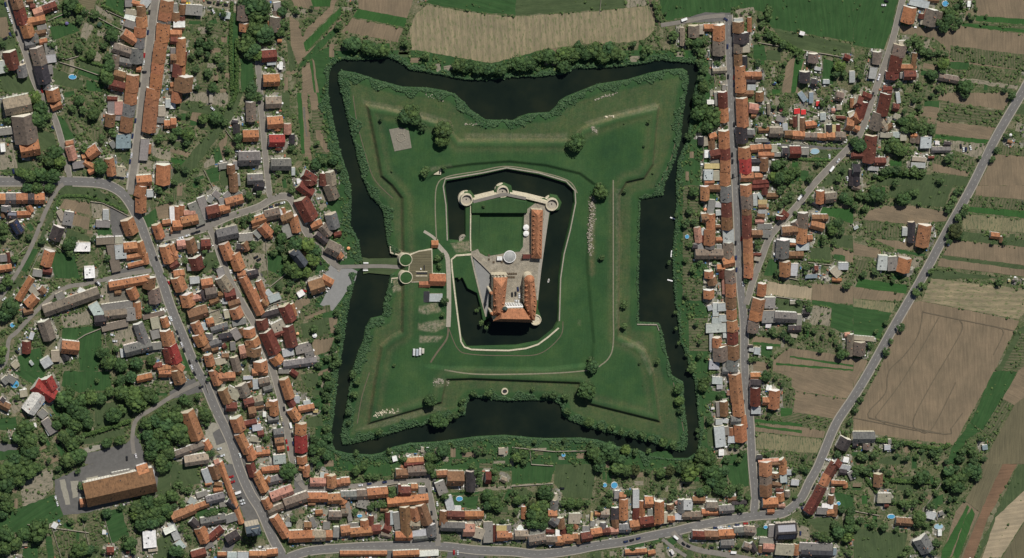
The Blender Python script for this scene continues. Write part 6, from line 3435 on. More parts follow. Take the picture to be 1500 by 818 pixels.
# west, south and east wings
E, R, rf = wing("west", [(722.5, 407), (743.5, 406.5), (738, 461), (722, 463)], [(735, 421), (729, 458)], 15, 22, hips=(1, 0))
rnd_dormers(E, R, rf, 0, 5, .2, .9); rnd_dormers(E, R, rf, 1, 4, .25, .9)
E, R, rf = wing("south", [(722, 471), (737, 452.5), (767, 452), (781.5, 473)], [(733, 467.3), (777, 468)], 14.5, 22.5, roofcol=(.33,.15,.08))
E2, R2, rf2 = wing("east", [(768.5, 414), (783, 413), (786.5, 445), (768, 445)], [(776, 413.5), (777.5, 445)], 14, 20.5)
E, R, rf = wing("east2", [(768, 445.05), (786.5, 445.05), (783.5, 470), (777, 470.5)], [(777.4, 445.1), (780, 467)], 14.04, 20.4)
rnd_dormers(E2, R2, rf2, 0, 4, .15, .85); rnd_dormers(E2, R2, rf2, 1, 4, .15, .85); rnd_dormers(E, R, rf, 0, 3, .1, .7); rnd_dormers(E, R, rf, 1, 3, .1, .7)
m_ = MB(); x, y, z = lp(775.5, 410.5, 14); m_.lathe(x-C0.x, y-C0.y, [(4.3, -5.5), (4.3, 12)], 18, False); m_.go("round_end_wall", WALL, castle, color=CW)
m_ = MB(); m_.lathe(x-C0.x, y-C0.y, [(4.7, 11.7), (4.6, 12.05), (2.4, 15.4), (.25, 18.4)], 18); m_.go("round_end_roof", ROOF, castle, color=CR)
def castle_windows(p0, p1, z0, rows_, n_, step_out=.12):
    a, b_ = Vector(lp(*p0, z0)), Vector(lp(*p1, z0)); d_ = (b_-a); d_.z = 0; L_ = d_.length; d_.normalize(); o_ = Vector((-d_.y, d_.x, 0))*step_out
    for r_ in range(rows_):
        for i in range(n_):
            c_ = a+d_*(L_*(i+.5)/n_)+o_-C0; c_.z = z0-C0.z+r_*3.4
            w_ = ob("window", WINM, castle, tuple(c_)); w_.rotation_euler = (0, 0, math.atan2(d_.y, d_.x))
_m = MB(); _m.box(-.55,.55,-.05,.05,0,1.6); _m.box(-.75,-.55,-.1,.1,-.2,1.8); _m.box(.55,.75,-.1,.1,-.2,1.8); _w = _m.go("window", GLASS); WINM = _w.data; bpy.data.objects.remove(_w)
castle_windows((719, 401.5), (738.5, 401.2), 5.5, 3, 4)
# slender turrets on the west front, copper stair turret in the court corner, south-east bastion
def turret(px, py, rad, h, cone, name, mat, col, rm_):
    x, y = W2(px, py); m_ = MB(); m_.lathe(x-C0.x, y-C0.y, [(rad*1.05, -5.5), (rad, 2), (rad, h-KZ)], 14, False); t_ = m_.go(name, mat, castle, color=CW if mat is WALL else None)
    m_ = MB(); m_.lathe(x-C0.x, y-C0.y, [(rad*1.3, h-KZ-.15), (rad*1.2, h-KZ+.05), (rad*.5, h-KZ+cone*.55), (.06, h-KZ+cone)], 14); m_.go("cone_roof", rm_, t_, color=col)
turret(714.8, 421, 1.25, 19, 5.5, "turret", WALL, CR, ROOF); turret(716.3, 452, 1.25, 17, 5.0, "turret", WALL, CR, ROOF)
turret(735, 444.5, 1.9, 19, 3.5, "stair_turret", WALL, (.05,.075,.07), ROOF)
x, y = W2(784.5, 468.3); m_ = MB(); m_.lathe(x-C0.x, y-C0.y, [(5.2, -5.5), (4.9, .9), (4.9, 1.7), (4.2, 1.7), (4.2, .6), (.01, .62)], 28); m_.go("southeast_bastion", STONE, castle)
m_ = MB(); m_.prism([W2(*p) for p in ((718,400), (719.5,399), (741,398.6), (742,400.2))], KZ, KZ+6.2); 
mk("entrance_front", [(a-C0.x, b_-C0.y, c_-C0.z) for a, b_, c_ in m_.v], m_.f, STONE, castle)
for (px, py) in ((733, 430), (727, 448), (778.5, 432), (757, 467.5), (744, 467)):
    g = P(px, py, 21.5); ob("chimney", CHM, castle, (g.x-C0.x, g.y-C0.y, 18.4))
# barrack
def hipped(name, label, cat, corners, ridge, he, hr, z0, wallcol, roofcol, dorm=0):
    E = [lp(x, y, he+z0) for x, y in corners]; R = [lp(x, y, hr+z0) for x, y in ridge]
    if sum(a[0]*b_[1]-b_[0]*a[1] for a, b_ in zip(E, E[1:]+E[:1])) < 0: E = [E[1], E[0], E[3], E[2]]
    c = Vector((sum(e[0] for e in E)/4, sum(e[1] for e in E)/4, z0)); r = thing(name, label, cat, tuple(c))
    I = [(c.x+(e[0]-c.x)*.96-c.x, c.y+(e[1]-c.y)*.985-c.y) for e in E]
    wl = mk("wall", [(*i_, -1) for i_ in I]+[(*i_, he) for i_ in I], [(i, (i+1) % 4, (i+1) % 4+4, i+4) for i in range(4)]+[(4,5,6,7)], STONE, r)
    v = [(e[0]-c.x, e[1]-c.y, e[2]-z0) for e in E+R]; v += [(q_[0], q_[1], q_[2]-.25) for q_ in v[:4]]
    rf = mk("roof", v, [(0,1,4), (1,2,5,4), (2,3,5), (3,0,4,5)]+[(i, i+6, (i+1) % 4+6, (i+1) % 4) for i in range(4)]+[(6,9,8,7)], ROOF, r, color=roofcol)
    global C0
    if dorm:
        s_ = C0; C0 = c
        rnd_dormers(E, R, rf, 0, dorm, .08, .92, 1.3, .4); rnd_dormers(E, R, rf, 1, dorm, .08, .92, 1.3, .4); C0 = s_
    return r
bk = hipped("barrack", "long narrow orange-roofed barrack with rows of small dormers along the castle lawn", "barrack", [(778.5, 307), (795.5, 308), (793.5, 379.5), (778.5, 378.5)], [(788, 316), (786.5, 370)], 5.5, 11, KZ, CW, CR, 9)
# three round bastions and the curtain walls
def bastion(px, py, r, label):
    x, y = W2(px, py, KZ); e = thing("round_bastion", label, "bastion", (x, y, -2))
    m_ = MB(); m_.lathe(0, 0, [(r*1.32, -1), (r*1.22, 2.4), (r*1.02, 3.2), (r*.98, 6.2)], 36, False); m_.go("battered_wall", STONE, e)
    m_ = MB(); m_.lathe(0, 0, [(r*.98, 6.2), (r*.96, 6.6), (r*.8, 6.65), (r*.8, 3.9)], 36, False); m_.go("parapet", STONE, e)
    m_ = MB(); m_.lathe(0, 0, [(r*.8, 4.0), (.01, 4.02)], 36, False); m_.go("floor", GRAVEL, e)
    m_ = MB(); m_.lathe(0, 0, [(.6, 4.02), (.5, 4.5), (.05, 4.7)], 10); m_.go("hatch", DARK, e)
bastion(683, 292, 5.6, "round stone bastion at the northwest corner of the castle wall")
bastion(736, 280.5, 5.4, "middle round stone bastion on the north castle wall")
bastion(808, 299, 5.8, "round stone bastion at the northeast corner of the castle wall")
def wall_run(name, label, pts, w_, z0, h, mat=STONE, batter=0, side=1, cat="wall"):
    """masonry wall along photo pixels (base level z0)"""
    pp = [P(x, y, z0) for x, y in pts]; c = pp[0]; V_ = []; n_ = len(pp)
    for i, p in enumerate(pp):
        a, b_ = pp[max(0, i-1)], pp[min(n_-1, i+1)]; t = (b_-a).normalized(); q_ = Vector((-t.y, t.x, 0))*side
        V_ += [tuple(p-c+q_*(w_/2+batter)), tuple(p-c-q_*w_/2), tuple(p-c-q_*w_/2+Vector((0, 0, h))), tuple(p-c+q_*w_/2+Vector((0, 0, h)))]
    F_ = [(0,1,2,3), (4*n_-1, 4*n_-2, 4*n_-3, 4*n_-4)]
    for i in range(n_-1):
        for j in range(4): F_.append((4*i+j, 4*i+(j+1) % 4, 4*i+4+(j+1) % 4, 4*i+4+j))
    if side > 0: F_ = [f[::-1] for f in F_]
    o = mk(name, V_, F_, mat, None, loc=(c.x, c.y, z0), label=label, cat=cat); return o
wall_run("curtain_wall", "pale stone curtain wall between the northwest and middle bastions", [(692, 291), (708, 287), (728, 282.3)], 2.0, -2, 6.8, batter=1.8, side=1)
wall_run("curtain_wall", "pale stone curtain wall between the middle and northeast bastions", [(745, 282.3), (770, 287), (800, 294.5)], 2.0, -2, 6.8, batter=1.8, side=1)
wall_run("curtain_wall", "narrow stone wall down the west edge of the castle lawn", [(688.5, 300), (688, 345), (688.5, 366)], 1.0, -1, 4.2, STONE, .5, -1)
wall_run("curtain_wall", "dark stone wall along the grass bank southwest of the castle road", [(689.5, 374), (694, 395), (703, 432), (711, 462)], 1.4, -1.5, 4.2, STONE_D, .4, -1)
wall_run("curtain_wall", "diagonal stone wall between the castle road and the grey terrace", [(692, 374), (705, 386), (718, 399)], .8, 1.5, 2.2, STONE_D)
wall_run("moat_wall", "pale stone edging wall along the west and south side of the inner moat", [(690,372.5), (668,374), (661,380), (662,395), (666,430), (671,470), (675,500), (680,508), (690,511.5), (715,512.5), (745,513), (770,510), (788,504), (803,493), (818,480)], 1.3, 1.2, 1.6, STONE, .5, -1)
wall_run("moat_wall", "thin pale stone kerb along the north and east side of the inner moat", [(655,352), (653,300), (649,273), (652,262), (706,253), (742,245.5), (789,253), (829,265), (842,279), (843,297), (835,337), (826,372), (821,407), (819,470)], 1.0, 1.3, 1.3, STONE_D, .2, 1)
wall_run("moat_wall", "white stone wall on the east island shore by the wide moat", [(933,475), (962,475.5), (965,484)], .7, .6, 1.3, STONE_D)
wall_run("shore_wall", "stepped stone wall beside the north end of the moat causeway", [(571,360), (571.5,369), (587,373.5)], 1.0, -1.5, 3.0, STONE)
wall_run("shore_wall", "short stone wall below the south end of the moat causeway", [(573,413), (573,407), (588,405)], 1.0, -1.5, 3.0, STONE)
x, y = W2(679.5, 352); m_ = MB(); m_.lathe(0, 0, [(4.4, -4), (4.2, .6), (4.2, 1.3), (3.2, 1.3), (3.2, -.2), (.01, -.15)], 22); e = m_.go("ruined_bastion", STONE_D, label="half-ruined round stone bastion beside the castle road", cat="bastion"); e.location = (x, y, 0)
m_ = MB(); m_.box(-.4, .4, -3, 3, -.1, 1.1); m_.box(.4, 3, -.4, .4, -.1, 1.0); m_.go("inner_wall", STONE_D, e)
# lawn trees' dark bank is terrain; hedge on it
# gate: grassed casemate with two horseshoe towers and the little gate house
gate = thing("gate_casemate", "flat grass-topped gate fortification with pale stone rim, west of the castle road", "fortification", (*W2(617, 392), 0))
GC = gate.location.copy(); gp = [(602,374), (614,369), (632,366.5), (633,405), (628,412), (603,413), (598,408), (600,390)]
def gmk(name, s, z0, z1, mat):
    m_ = MB(); m_.prism([(P(x, y, z1).x-GC.x, P(x, y, z1).y-GC.y) for x, y in s], z0, z1); return m_.go(name, mat, gate)
gmk("wall", [(600.5,372.5), (614,367.5), (633.2,365), (634,405.5), (629,413.2), (603,414), (597,408), (599,390)], -2, 5.0, STONE)
top = gmk("grass_top", gp, 5.0, 5.15, ZM['u'][1])
gmk("light_shaft", [(610,399.5), (626,399.5), (626,402), (610,402)], 5.15, 5.2, DARK); gmk("shaft_rim", [(609,404), (626,404), (626,405.2), (609,405.2)], 5.15, 5.7, STONE)
gmk("shaft_rim", [(609,397.8), (626,397.8), (626,398.8), (609,398.8)], 5.15, 5.7, STONE); gmk("vent", [(616,393.5), (617.3,393.5), (617.3,395.5), (616,395.5)], 5.15, 6.4, WHITE); gmk("vent", [(621,389), (622.2,389), (622.2,396), (621,396)], 5.15, 6.2, DARK)
for k_, (px, py) in enumerate(((594.5, 380), (595, 406))):
    x, y = W2(px-1.5, py-2, 0); e = thing("gate_tower", ("northern" if k_ == 0 else "southern")+" round gate tower with grass top beside the moat causeway", "tower", (x, y, -3))
    m_ = MB(); m_.lathe(0, 0, [(7.4, -1), (6.8, 3), (5.9, 8.3)], 32, False); m_.go("wall", STONE, e)
    m_ = MB(); m_.lathe(0, 0, [(5.9, 8.3), (5.8, 8.9), (5.3, 8.95), (5.2, 8.3)], 32, False); m_.go("parapet", STONE, e)
    m_ = MB(); m_.lathe(0, 0, [(5.25, 8.5), (.01, 9.0)], 32, False); m_.go("grass_top", ZM['G'][1], e)
flat_poly("causeway_bank", "531,377 540,379 585,378 590,383 590,402 572,403 540,400 532,402", .05, ZM['g'][1])
m_ = MB(); m_.box(-2.0, 2.0, -3.4, 3.4, -1.2, .30); br_ = m_.go("bridge", ROAD, loc=(*W2(535.5, 390.5, 0), 0), label="short pale stone bridge where the causeway meets the town shore", cat="bridge")
m_ = MB(); m_.box(-2.2, 2.2, -3.7, -3.0, -1.5, 1.2); m_.go("parapet", WHITE, br_); m_ = MB(); m_.box(-2.2, 2.2, 3.0, 3.7, -1.5, 1.2); m_.go("parapet", WHITE, br_)
def simple_house(px1, py1, px2, py2, wpx, he, rise, z0, c, label, cat="house", name="tiled_house", wallc=(.7,.66,.56)):
    hq = z0+he+rise*.5; a, b_ = P(px1, py1, hq), P(px2, py2, hq); L = (b_-a).length; cen = (a+b_)/2; W = wpx*S; ang = math.atan2(b_.y-a.y, b_.x-a.x)
    r = thing(name, label, cat, (cen.x, cen.y, z0), ang); sl_ = rise/(W/2); hw = W/2-.25
    wall_mesh("wall", [(-hw, -2), (hw, -2), (hw, he), (0, he+hw*sl_-.05), (-hw, he)], L-.4, r, wallc)
    e_ = W/2+.15; m_ = MB(); V_ = []
    for x_ in (-L/2-.1, L/2+.1): V_ += [(x_, -e_, he-.1), (x_, 0, he+rise), (x_, e_, he-.1), (x_, e_, he-.3), (x_, 0, he+rise-.2), (x_, -e_, he-.3)]
    F_ = [(j, (j+1) % 6, (j+1) % 6+6, j+6)[::-1] for j in range(6)]+[tuple(range(6)), tuple(range(11, 5, -1))]; mk("roof", V_, F_, ROOF, r, color=c); return r
simple_house(632, 358.5, 642, 358.5, 11, 3.2, 2.4, .9, RC['o'], "small orange-roofed gate house north of the big tree by the castle road")
simple_house(629, 411, 653, 411.5, 18, 5, 4, .9, (.36,.15,.08), "orange-roofed inn south of the gate casemate on the castle road")
simple_house(614, 417, 630, 417, 10, 4, 2, .9, (.32,.14,.08), "smaller orange-roofed wing attached west of the roadside inn")
for (a, b_, c_, d_, w_, col, lb) in ((614, 435, 629, 435, 14, RC['k'], "dark flat-roofed annex south of the castle inn"), (629, 436, 648, 436.5, 10, RC['L'], "pale grey flat-roofed annex south of the castle inn")):
    g1, g2 = P(a, b_, 3.8), P(c_, d_, 3.8); cc_ = (g1+g2)/2; e = thing("flat_roofed_building", lb, "outbuilding", (cc_.x, cc_.y, .9)); L = (g2-g1).length
    m_ = MB(); m_.box(-L/2+.1, L/2-.1, -w_*.35, w_*.35, -1.5, 2.9); m_.go("wall", STONE_D, e); m_ = MB(); m_.box(-L/2, L/2, -w_*.36, w_*.36, 2.91, 3.1); m_.go("roof", FLAT, e, color=col)
a_, b_ = lp(736.5, 444.6, KZ), lp(763, 443.8, KZ); dv = Vector(b_)-Vector(a_); L_ = dv.length; g_ = ob("gallery", None, castle, ((a_[0]+b_[0])/2-C0.x, (a_[1]+b_[1])/2-C0.y, 0), math.atan2(dv.y, dv.x))
m_ = MB(); m_.box(-L_/2, L_/2, -.6, .6, 0, 11.2); m_.go("white_front", WHITE, g_)
for k_ in range(7):
    for z_ in (1.0, 4.4, 7.8): o_ = ob("window", WINM, g_, (-L_/2+(k_+.5)*L_/7, .64, z_+.3))
# court furniture
x, y = W2(746.5, 376, 4.5); e = thing("round_pavilion", "round grey-roofed stage pavilion in the middle of the castle court", "pavilion", (x, y, KZ+.05))
m_ = MB(); m_.lathe(0, 0, [(5.0, 0), (5.0, 2.6)], 36, False); m_.go("wall", STONE_D, e); m_ = MB(); m_.lathe(0, 0, [(5.5, 2.5), (5.5, 2.75), (3.5, 3.4), (1.5, 3.9), (.05, 4.1)], 36); m_.go("roof", FLAT, e, color=(.36,.37,.37))
m_ = MB(); m_.lathe(0, 0, [(5.55, 2.7), (5.55, 2.95), (5.1, 2.98), (5.1, 2.75)], 36, False); m_.go("rim", WHITE, e)
x, y = W2(731.5, 378, 3); e = thing("market_booth", "small white sales booth beside the round pavilion", "booth", (x, y, KZ+.05)); m_ = MB(); m_.box(-2, 2, -1.4, 1.4, 0, 2.4); m_.go("wall", STONE, e); m_ = MB(); m_.box(-2.3, 2.3, -1.8, 1.8, 2.41, 2.6); m_.go("roof", FLAT, e, color=(.8,.8,.8))
x, y = W2(771, 375.5, 4); e = thing("flat_roofed_building", "low maroon-roofed annex at the south end of the barrack", "outbuilding", (x, y, KZ+.05)); m_ = MB(); m_.box(-3.2, 3.2, -1.8, 1.8, 0, 2.8); m_.go("wall", STONE_D, e); m_ = MB(); m_.box(-3.4, 3.4, -2.0, 2.0, 2.81, 3.0); m_.go("roof", FLAT, e, color=RC['r'])
def parasol(px, py, z0, r, col, label, mat=FLAT):
    x, y = W2(px, py, z0+2.4); e = thing("parasol", label, "parasol", (x, y, z0)); m_ = MB(); m_.lathe(0, 0, [(.05, 0), (.04, 2.6)], 6); m_.go("pole", DARK, e)
    m_ = MB(); m_.lathe(0, 0, [(r, 2.15), (r*.97, 2.3), (r*.5, 2.6), (.03, 2.9)], 12); m_.go("canopy", mat, e, color=col)
parasol(770.8, 333.5, KZ+.05, 2.7, (.85,.85,.85), "upper of the two big white parasols beside the barrack"); parasol(770.8, 342.5, KZ+.05, 2.6, (.85,.85,.85), "lower of the two big white parasols beside the barrack")
for i, (px, py) in enumerate([(743+i*3.2, y_) for i in range(5) for y_ in (401, 406)][:9]+[(716,374), (716,380), (723,384), (735,384), (764,380)]):
    x, y = W2(px, py); e = thing("picnic_table", None, "table", (x, y, KZ+.06), random.uniform(-.2, .2), "wooden tables in the castle court")
    want_label(e, "dark wooden picnic table", px, py); m_ = MB(); m_.box(-.9, .9, -.4, .4, .7, .76); m_.go("tabletop", BARK, e)
    for s_ in (-1, 1): m_ = MB(); m_.box(-.9, .9, s_*.75-.14, s_*.75+.14, .42, .47); m_.go("bench", BARK, e)
    for s_ in (-.6, .6): m_ = MB(); m_.box(s_-.04, s_+.04, -.7, .7, 0, .42); m_.go("leg", BARK, e)
for px, py, a, c in ((758.5,423.5,80,'n'), (750,431.5,85,'k'), (755,430.5,85,'k'), (760.5,433.5,85,'w'), (757,440.3,5,'w')):
    x, y = W2(px, py); e = thing("parked_car", None, "car", (x, y, KZ+.06), -math.radians(a), "parked vehicles"); want_label(e, CN[c]+" car standing in the courtyard", px, py)
    ob("body", BODY, e, color=CC[c]); ob("window_glass", GLS, e); ob("car_roof", CRF, e, color=CC[c])
    for wx in (-1.35, 1.35):
        for wy in (-.78, .78): o = ob("wheel", WHL, e, (wx, wy, .32)); o.rotation_euler = (math.pi/2, 0, 0)
# slate church on the town side, and the tall church at the fork
def church(label, nave, wpx, he, hr, tower, tw, th, spire, col):
    r = simple_house(*nave, wpx, he, hr-he, 0, col, label, "church", "church", (.5,.45,.36)); c = r.location
    x, y = W2(*tower, 0); ca, sa = math.cos(-r.rotation_euler.z), math.sin(-r.rotation_euler.z); dx_, dy_ = x-c.x, y-c.y; lx, ly = dx_*ca-dy_*sa, dx_*sa+dy_*ca
    m_ = MB(); m_.box(lx-tw, lx+tw, ly-tw, ly+tw, 0, th); t_ = m_.go("tower", STONE, r)
    m_ = MB(); s_ = tw*1.1; m_.add([(lx-s_, ly-s_, th), (lx+s_, ly-s_, th), (lx+s_, ly+s_, th), (lx-s_, ly+s_, th), (lx-s_*.55, ly-s_*.55, th+spire*.35), (lx+s_*.55, ly-s_*.55, th+spire*.35), (lx+s_*.55, ly+s_*.55, th+spire*.35), (lx-s_*.55, ly+s_*.55, th+spire*.35), (lx, ly, th+spire)], [(0,3,2,1), (0,1,5,4), (1,2,6,5), (2,3,7,6), (3,0,4,7), (4,5,8), (5,6,8), (6,7,8), (7,4,8)]); m_.go("spire", ROOF, t_, color=col)
    return r
church("slate-roofed church with small tower among big trees west of the plaza", (431, 371, 446, 390), 15, 8, 14, (427, 366), 2.6, 13, 6, (.07,.08,.095))
church("tall dark slate church with pale stone front where the two streets meet", (361, 781, 382, 777), 15, 15, 20, (371, 769), 3.2, 19, 5, (.07,.09,.11))
# round stone well, platform, deck and rubble in the fortress grass
x, y = P(739, 573, 1).xy; e = thing("stone_well", "round white stone well shaft on the south bank of the island", "well", (x, y, H(739, 575))); m_ = MB(); m_.lathe(0, 0, [(3.1, -1), (3.0, 1.3), (2.1, 1.35), (2.1, -.6), (.01, -.6)], 26); m_.go("ring_wall", STONE, e)
m_ = MB(); m_.lathe(0, 0, [(2.05, .2), (.01, .25)], 20); m_.go("dark_cover", DARK, e)
zz_ = H(587, 204)+.35; w_ = [P(x, y, zz_) for x, y in ring("570,190 587,187 599,192 603,217 578,222")]; c_ = sum(w_, Vector())/5; mm = MB(); mm.prism([(p.x-c_.x, p.y-c_.y) for p in w_], -1.0, 0)
pl = mm.go("stone_platform", plain("gravel_platform", (.2,.185,.15), .95, .3, .6), loc=(c_.x, c_.y, zz_), label="square gravel platform with a ring of dark stones in the northwest bastion", cat="platform")
for k_ in range(12):
    a = k_*math.pi/6; mm = MB(); mm.box(-.7, .7, -.35, .35, .01, .5); o = mm.go("stone_block", STONE_D, pl); o.location = (3.6*math.cos(a), 3.6*math.sin(a), 0); o.rotation_euler = (0, 0, a+math.pi/2)
x, y = P(640.5, 250.5, 2).xy; e = thing("wooden_deck", "tan wooden deck with a small shelter on the north rampart bank", "deck", (x, y, H(640, 251)+.2)); m_ = MB(); m_.box(-3.2, 3.2, -3, 3, -1, .15); m_.go("floor", STONE, e)
for k_ in range(3): m_ = MB(); m_.box(1.4, 2.2, -1.8+k_*1.3, -.9+k_*1.3, .15, .9); m_.go("bench", DARK, e)
def stones(name, label, pts_, n_, r0, r1, cat, col=STONE, spread=2.5):
    V_ = []; F_ = []; k_ = 0
    for i in range(n_):
        t = rng.random()*(len(pts_)-1); j = int(t); u = t-j; px = pts_[j][0]*(1-u)+pts_[j+1][0]*u+rng.normal()*spread*.5; py = pts_[j][1]*(1-u)+pts_[j+1][1]*u+rng.normal()*spread*.5; z = H(px, py); g = P(px, py, z); r_ = rng.uniform(r0, r1)
        v = I0*(1+rng.normal(0, .25, (12, 1)))*r_*np.array([1, 1, .7])+np.array([g.x, g.y, z+r_*.2]); V_.append(v); F_.append(F0+k_); k_ += 12
    me = npmesh(name, np.concatenate(V_), np.concatenate(F_), col); ob(name, me, kind='stuff', label=label, cat=cat)
stones("stone_blocks", "row of pale stone blocks stacked in the southwest bastion", [(549, 609), (560, 605), (583, 602)], 80, .3, .7, "stones", STONE, 3.5)
stones("rubble", "scattered pale rubble beside the dead tree in the south rampart", [(636, 562), (645, 557), (656, 561)], 90, .25, .6, "rubble", STONE_D, 4)
stones("rubble", "long strip of pale rubble and rough ground east of the inner moat", [(868, 291), (867, 320), (864, 345), (866, 372)], 260, .25, .75, "rubble", STONE_D, 5)
stones("rubble", "pale broken masonry on the north shore of the island", [(625, 140), (645, 145), (650, 145)], 30, .3, .6, "rubble", STONE_D, 3)
stones("rubble", "pale ruined wall on the shore below the north curtain", [(681, 182), (695, 182.5), (708, 183)], 40, .3, .6, "rubble", STONE_D, 1.5)
stones("rubble", "pale stones lining the northeast bastion shore", [(870, 147), (885, 142), (903, 137)], 50, .3, .6, "rubble", STONE_D, 1.6)
stones("rubble", "bare sandy heap in the northeast bastion", [(867, 187), (872, 192), (874, 194)], 40, .3, .8, "rubble", STONE_D, 3)
stones("rubble", "three pale boulders by the northeast rampart", [(887, 172), (893, 171), (900, 171)], 8, .5, 1.0, "stones", STONE, 2)
# campers on the grass, machine, boat and jetties
for i, (px, py, h_) in enumerate(((606.4, 516, 7), (611, 516.4, 7), (615.2, 515, 7.5), (619.5, 514.3, 5))):
    z = H(px, py); g = P(px, py, z+1.5); e = thing("camper_trailer", "%s white trailer in the row of four on the fortress grass" % ("westernmost", "second", "third", "short easternmost")[i], "trailer", (g.x, g.y, z+.05))
    L = h_*.42; m_ = MB(); m_.box(-1.0, 1.0, -L, L, .7, 2.5); m_.box(-.85, .85, -L+.2, L-.2, 2.5, 2.62); m_.go("body", FLAT, e, color=((.62,.64,.66), (.45,.5,.55), (.66,.66,.66), (.6,.57,.5))[i]); m_ = MB(); m_.box(-1.3, 1.3, -.9, -.3, 0, .7); m_.go("wheel", RUBBER, e); m_ = MB(); m_.box(-.08, .08, L, L+1, .6, .7); m_.go("drawbar", DARK, e)
def boat(px, py, ang, L, label):
    g = P(px, py, -1.4); e = thing("boat", label, "boat", (g.x, g.y, -1.58), ang); m_ = MB(); w_ = L*.17
    o_ = [(-L/2, -w_), (L*.2, -w_), (L/2, 0), (L*.2, w_), (-L/2, w_)]; m_.prism(o_, -.1, .45); m_.go("hull", WHITE, e); m_ = MB(); m_.prism([(x*.8, y*.7) for x, y in o_], .455, .5); m_.go("deck_well", STONE_D, e); m_ = MB(); m_.box(-.2, .2, -w_*.68, w_*.68, .5, .6); m_.go("seat", BARK, e)
boat(803.6, 411, math.radians(78), 3.6, "small white boat floating in the inner moat east of the castle")
for i, (px, py, a, L) in enumerate(((985.5, 320, -20, 5), (983.5, 372, 88, 6), (981.5, 411, -15, 5))):
    g = P(px, py, -1); e = thing("jetty", ("upper", "middle", "lower")[i]+" of three small white jetties on the east shore of the moat", "jetty", (g.x, g.y, -1.1), math.radians(a)); m_ = MB(); m_.box(-L/2, L/2, -.5, .5, 0, .15); m_.go("deck", WHITE, e)
    for s_ in (-1, 1): m_ = MB(); m_.box(s_*L*.4-.08, s_*L*.4+.08, -.1, .1, -2, 0); m_.go("post", BARK, e)
stones_ = None
# pools
POOLW = plain("pool_water", (.08,.30,.50), .1, .12, .5, .5)
POOLP = plain('pale_pool_water', (.28,.42,.50), .1, .1, .5, .5)
def pool(px, py, rx, ry, z, label, rim=WHITE, water=POOLW, rot=0):
    g = P(px, py, z+1.1); e = thing("swimming_pool", label, "pool", (g.x, g.y, z), rot); m_ = MB(); m_.lathe(0, 0, [(1.06, 0), (1.05, 1.1), (1.0, 1.1), (1.0, .6)], 24, False); o = m_.go("rim", rim, e); o.scale = (rx, ry, 1); m_ = MB(); m_.lathe(0, 0, [(1.0, .95), (.01, .96)], 24, False); o = m_.go("water", water, e); o.scale = (rx, ry, 1)
for px, py, rx, ry, lb in ((106.3,113,3.3,2.0,"oval blue pool in the garden strip east of the first street"), (74,129+0*1,.0,0,""), (18.3,476.5,2.0,2.0,"small round blue pool beside the winding lane"), (21.5,563,3.7,3.6,"bright blue kidney-shaped pool by the white and red house"), (886,711,1.9,1.9,"smaller of two round blue pools above the south street"), (900,711.2,2.9,2.9,"larger round blue pool with pale surround above the south street"),
        (1305.5,757,3.5,2.0,"oval light-blue pool in the southeast gardens"), (1375,771.5,4.2,2.6,"large rectangular pale blue pool by the silver-roofed garden house"), (1385,5.5,2.8,2.5,"blue-covered round pool at the top edge of the photo"), (1228.5,738,1.8,1.6,"small blue pool beside the maroon terrace"), (673,731,2.9,2.2,"light blue pool in the walled garden on the south road"), (1193.5,222,4.2,2.6,"big pale metal pool south of the cloister of sheds"), (1121.5,772.5,1.8,1.6,"tiny blue pool behind the triangular block"), (1135,122.5,1.5,1.3,"tiny dark blue pool in the long gardens"), (825.5,667,1.7,1.6,"small green-covered pool below the south moat bank"), (527,756,2.3,1.4,"small turquoise pond in the courtyard on the south street"), (1198,182,1.6,2.2,"blue pool beside the cottages of the middle street"), (1006.5,347,1.8,1.8,"dark blue pool in the gardens by the east moat")):
    if rx > 0: pool(px, py, rx, ry, .15, lb, STONE if rx > 3.5 else WHITE, POOLP if rx > 4 else POOLW, rot=0)
for px, py, r, col, lb in ((98,34.5,1.5,(.15,.13,.3),"purple trampoline in the northwest gardens"), (146,36,2.2,(.04,.08,.05),"dark green round trampoline among the northwest plots"), (289.5,72,1.3,(.75,.1,.2),"pink parasol in the jungle of gardens"), (409.5,97.5,2.3,(.85,.85,.85),"white garden parasol by the cul-de-sac"), (461,492,2.1,(.85,.85,.85),"round white parasol on the lawn east of the maroon farmstead"), (1144.5,161,1.6,(.8,.2,.2),"red parasol in the allotments west of the bright sheds"), (436,489,1.4,(.8,.45,.25),"orange parasol east of the maroon courtyard house"), (1033,307,1.5,(.8,.35,.2),"orange parasol in the gardens by the east moat"), (510.5,364,1.5,(.85,.4,.2),"orange parasol on the terrace by the plaza"), (762,773,2.3,(.85,.87,.9),"white parasol over a blue mat north of the south street"), (1480.5-.0,198,1.4,(.8,.78,.8),"white parasol in the allotment beside the country road"), (18.3,482,.0,(0,0,0),"")):
    if r > 0: parasol(px, py, .1, r, col, lb)
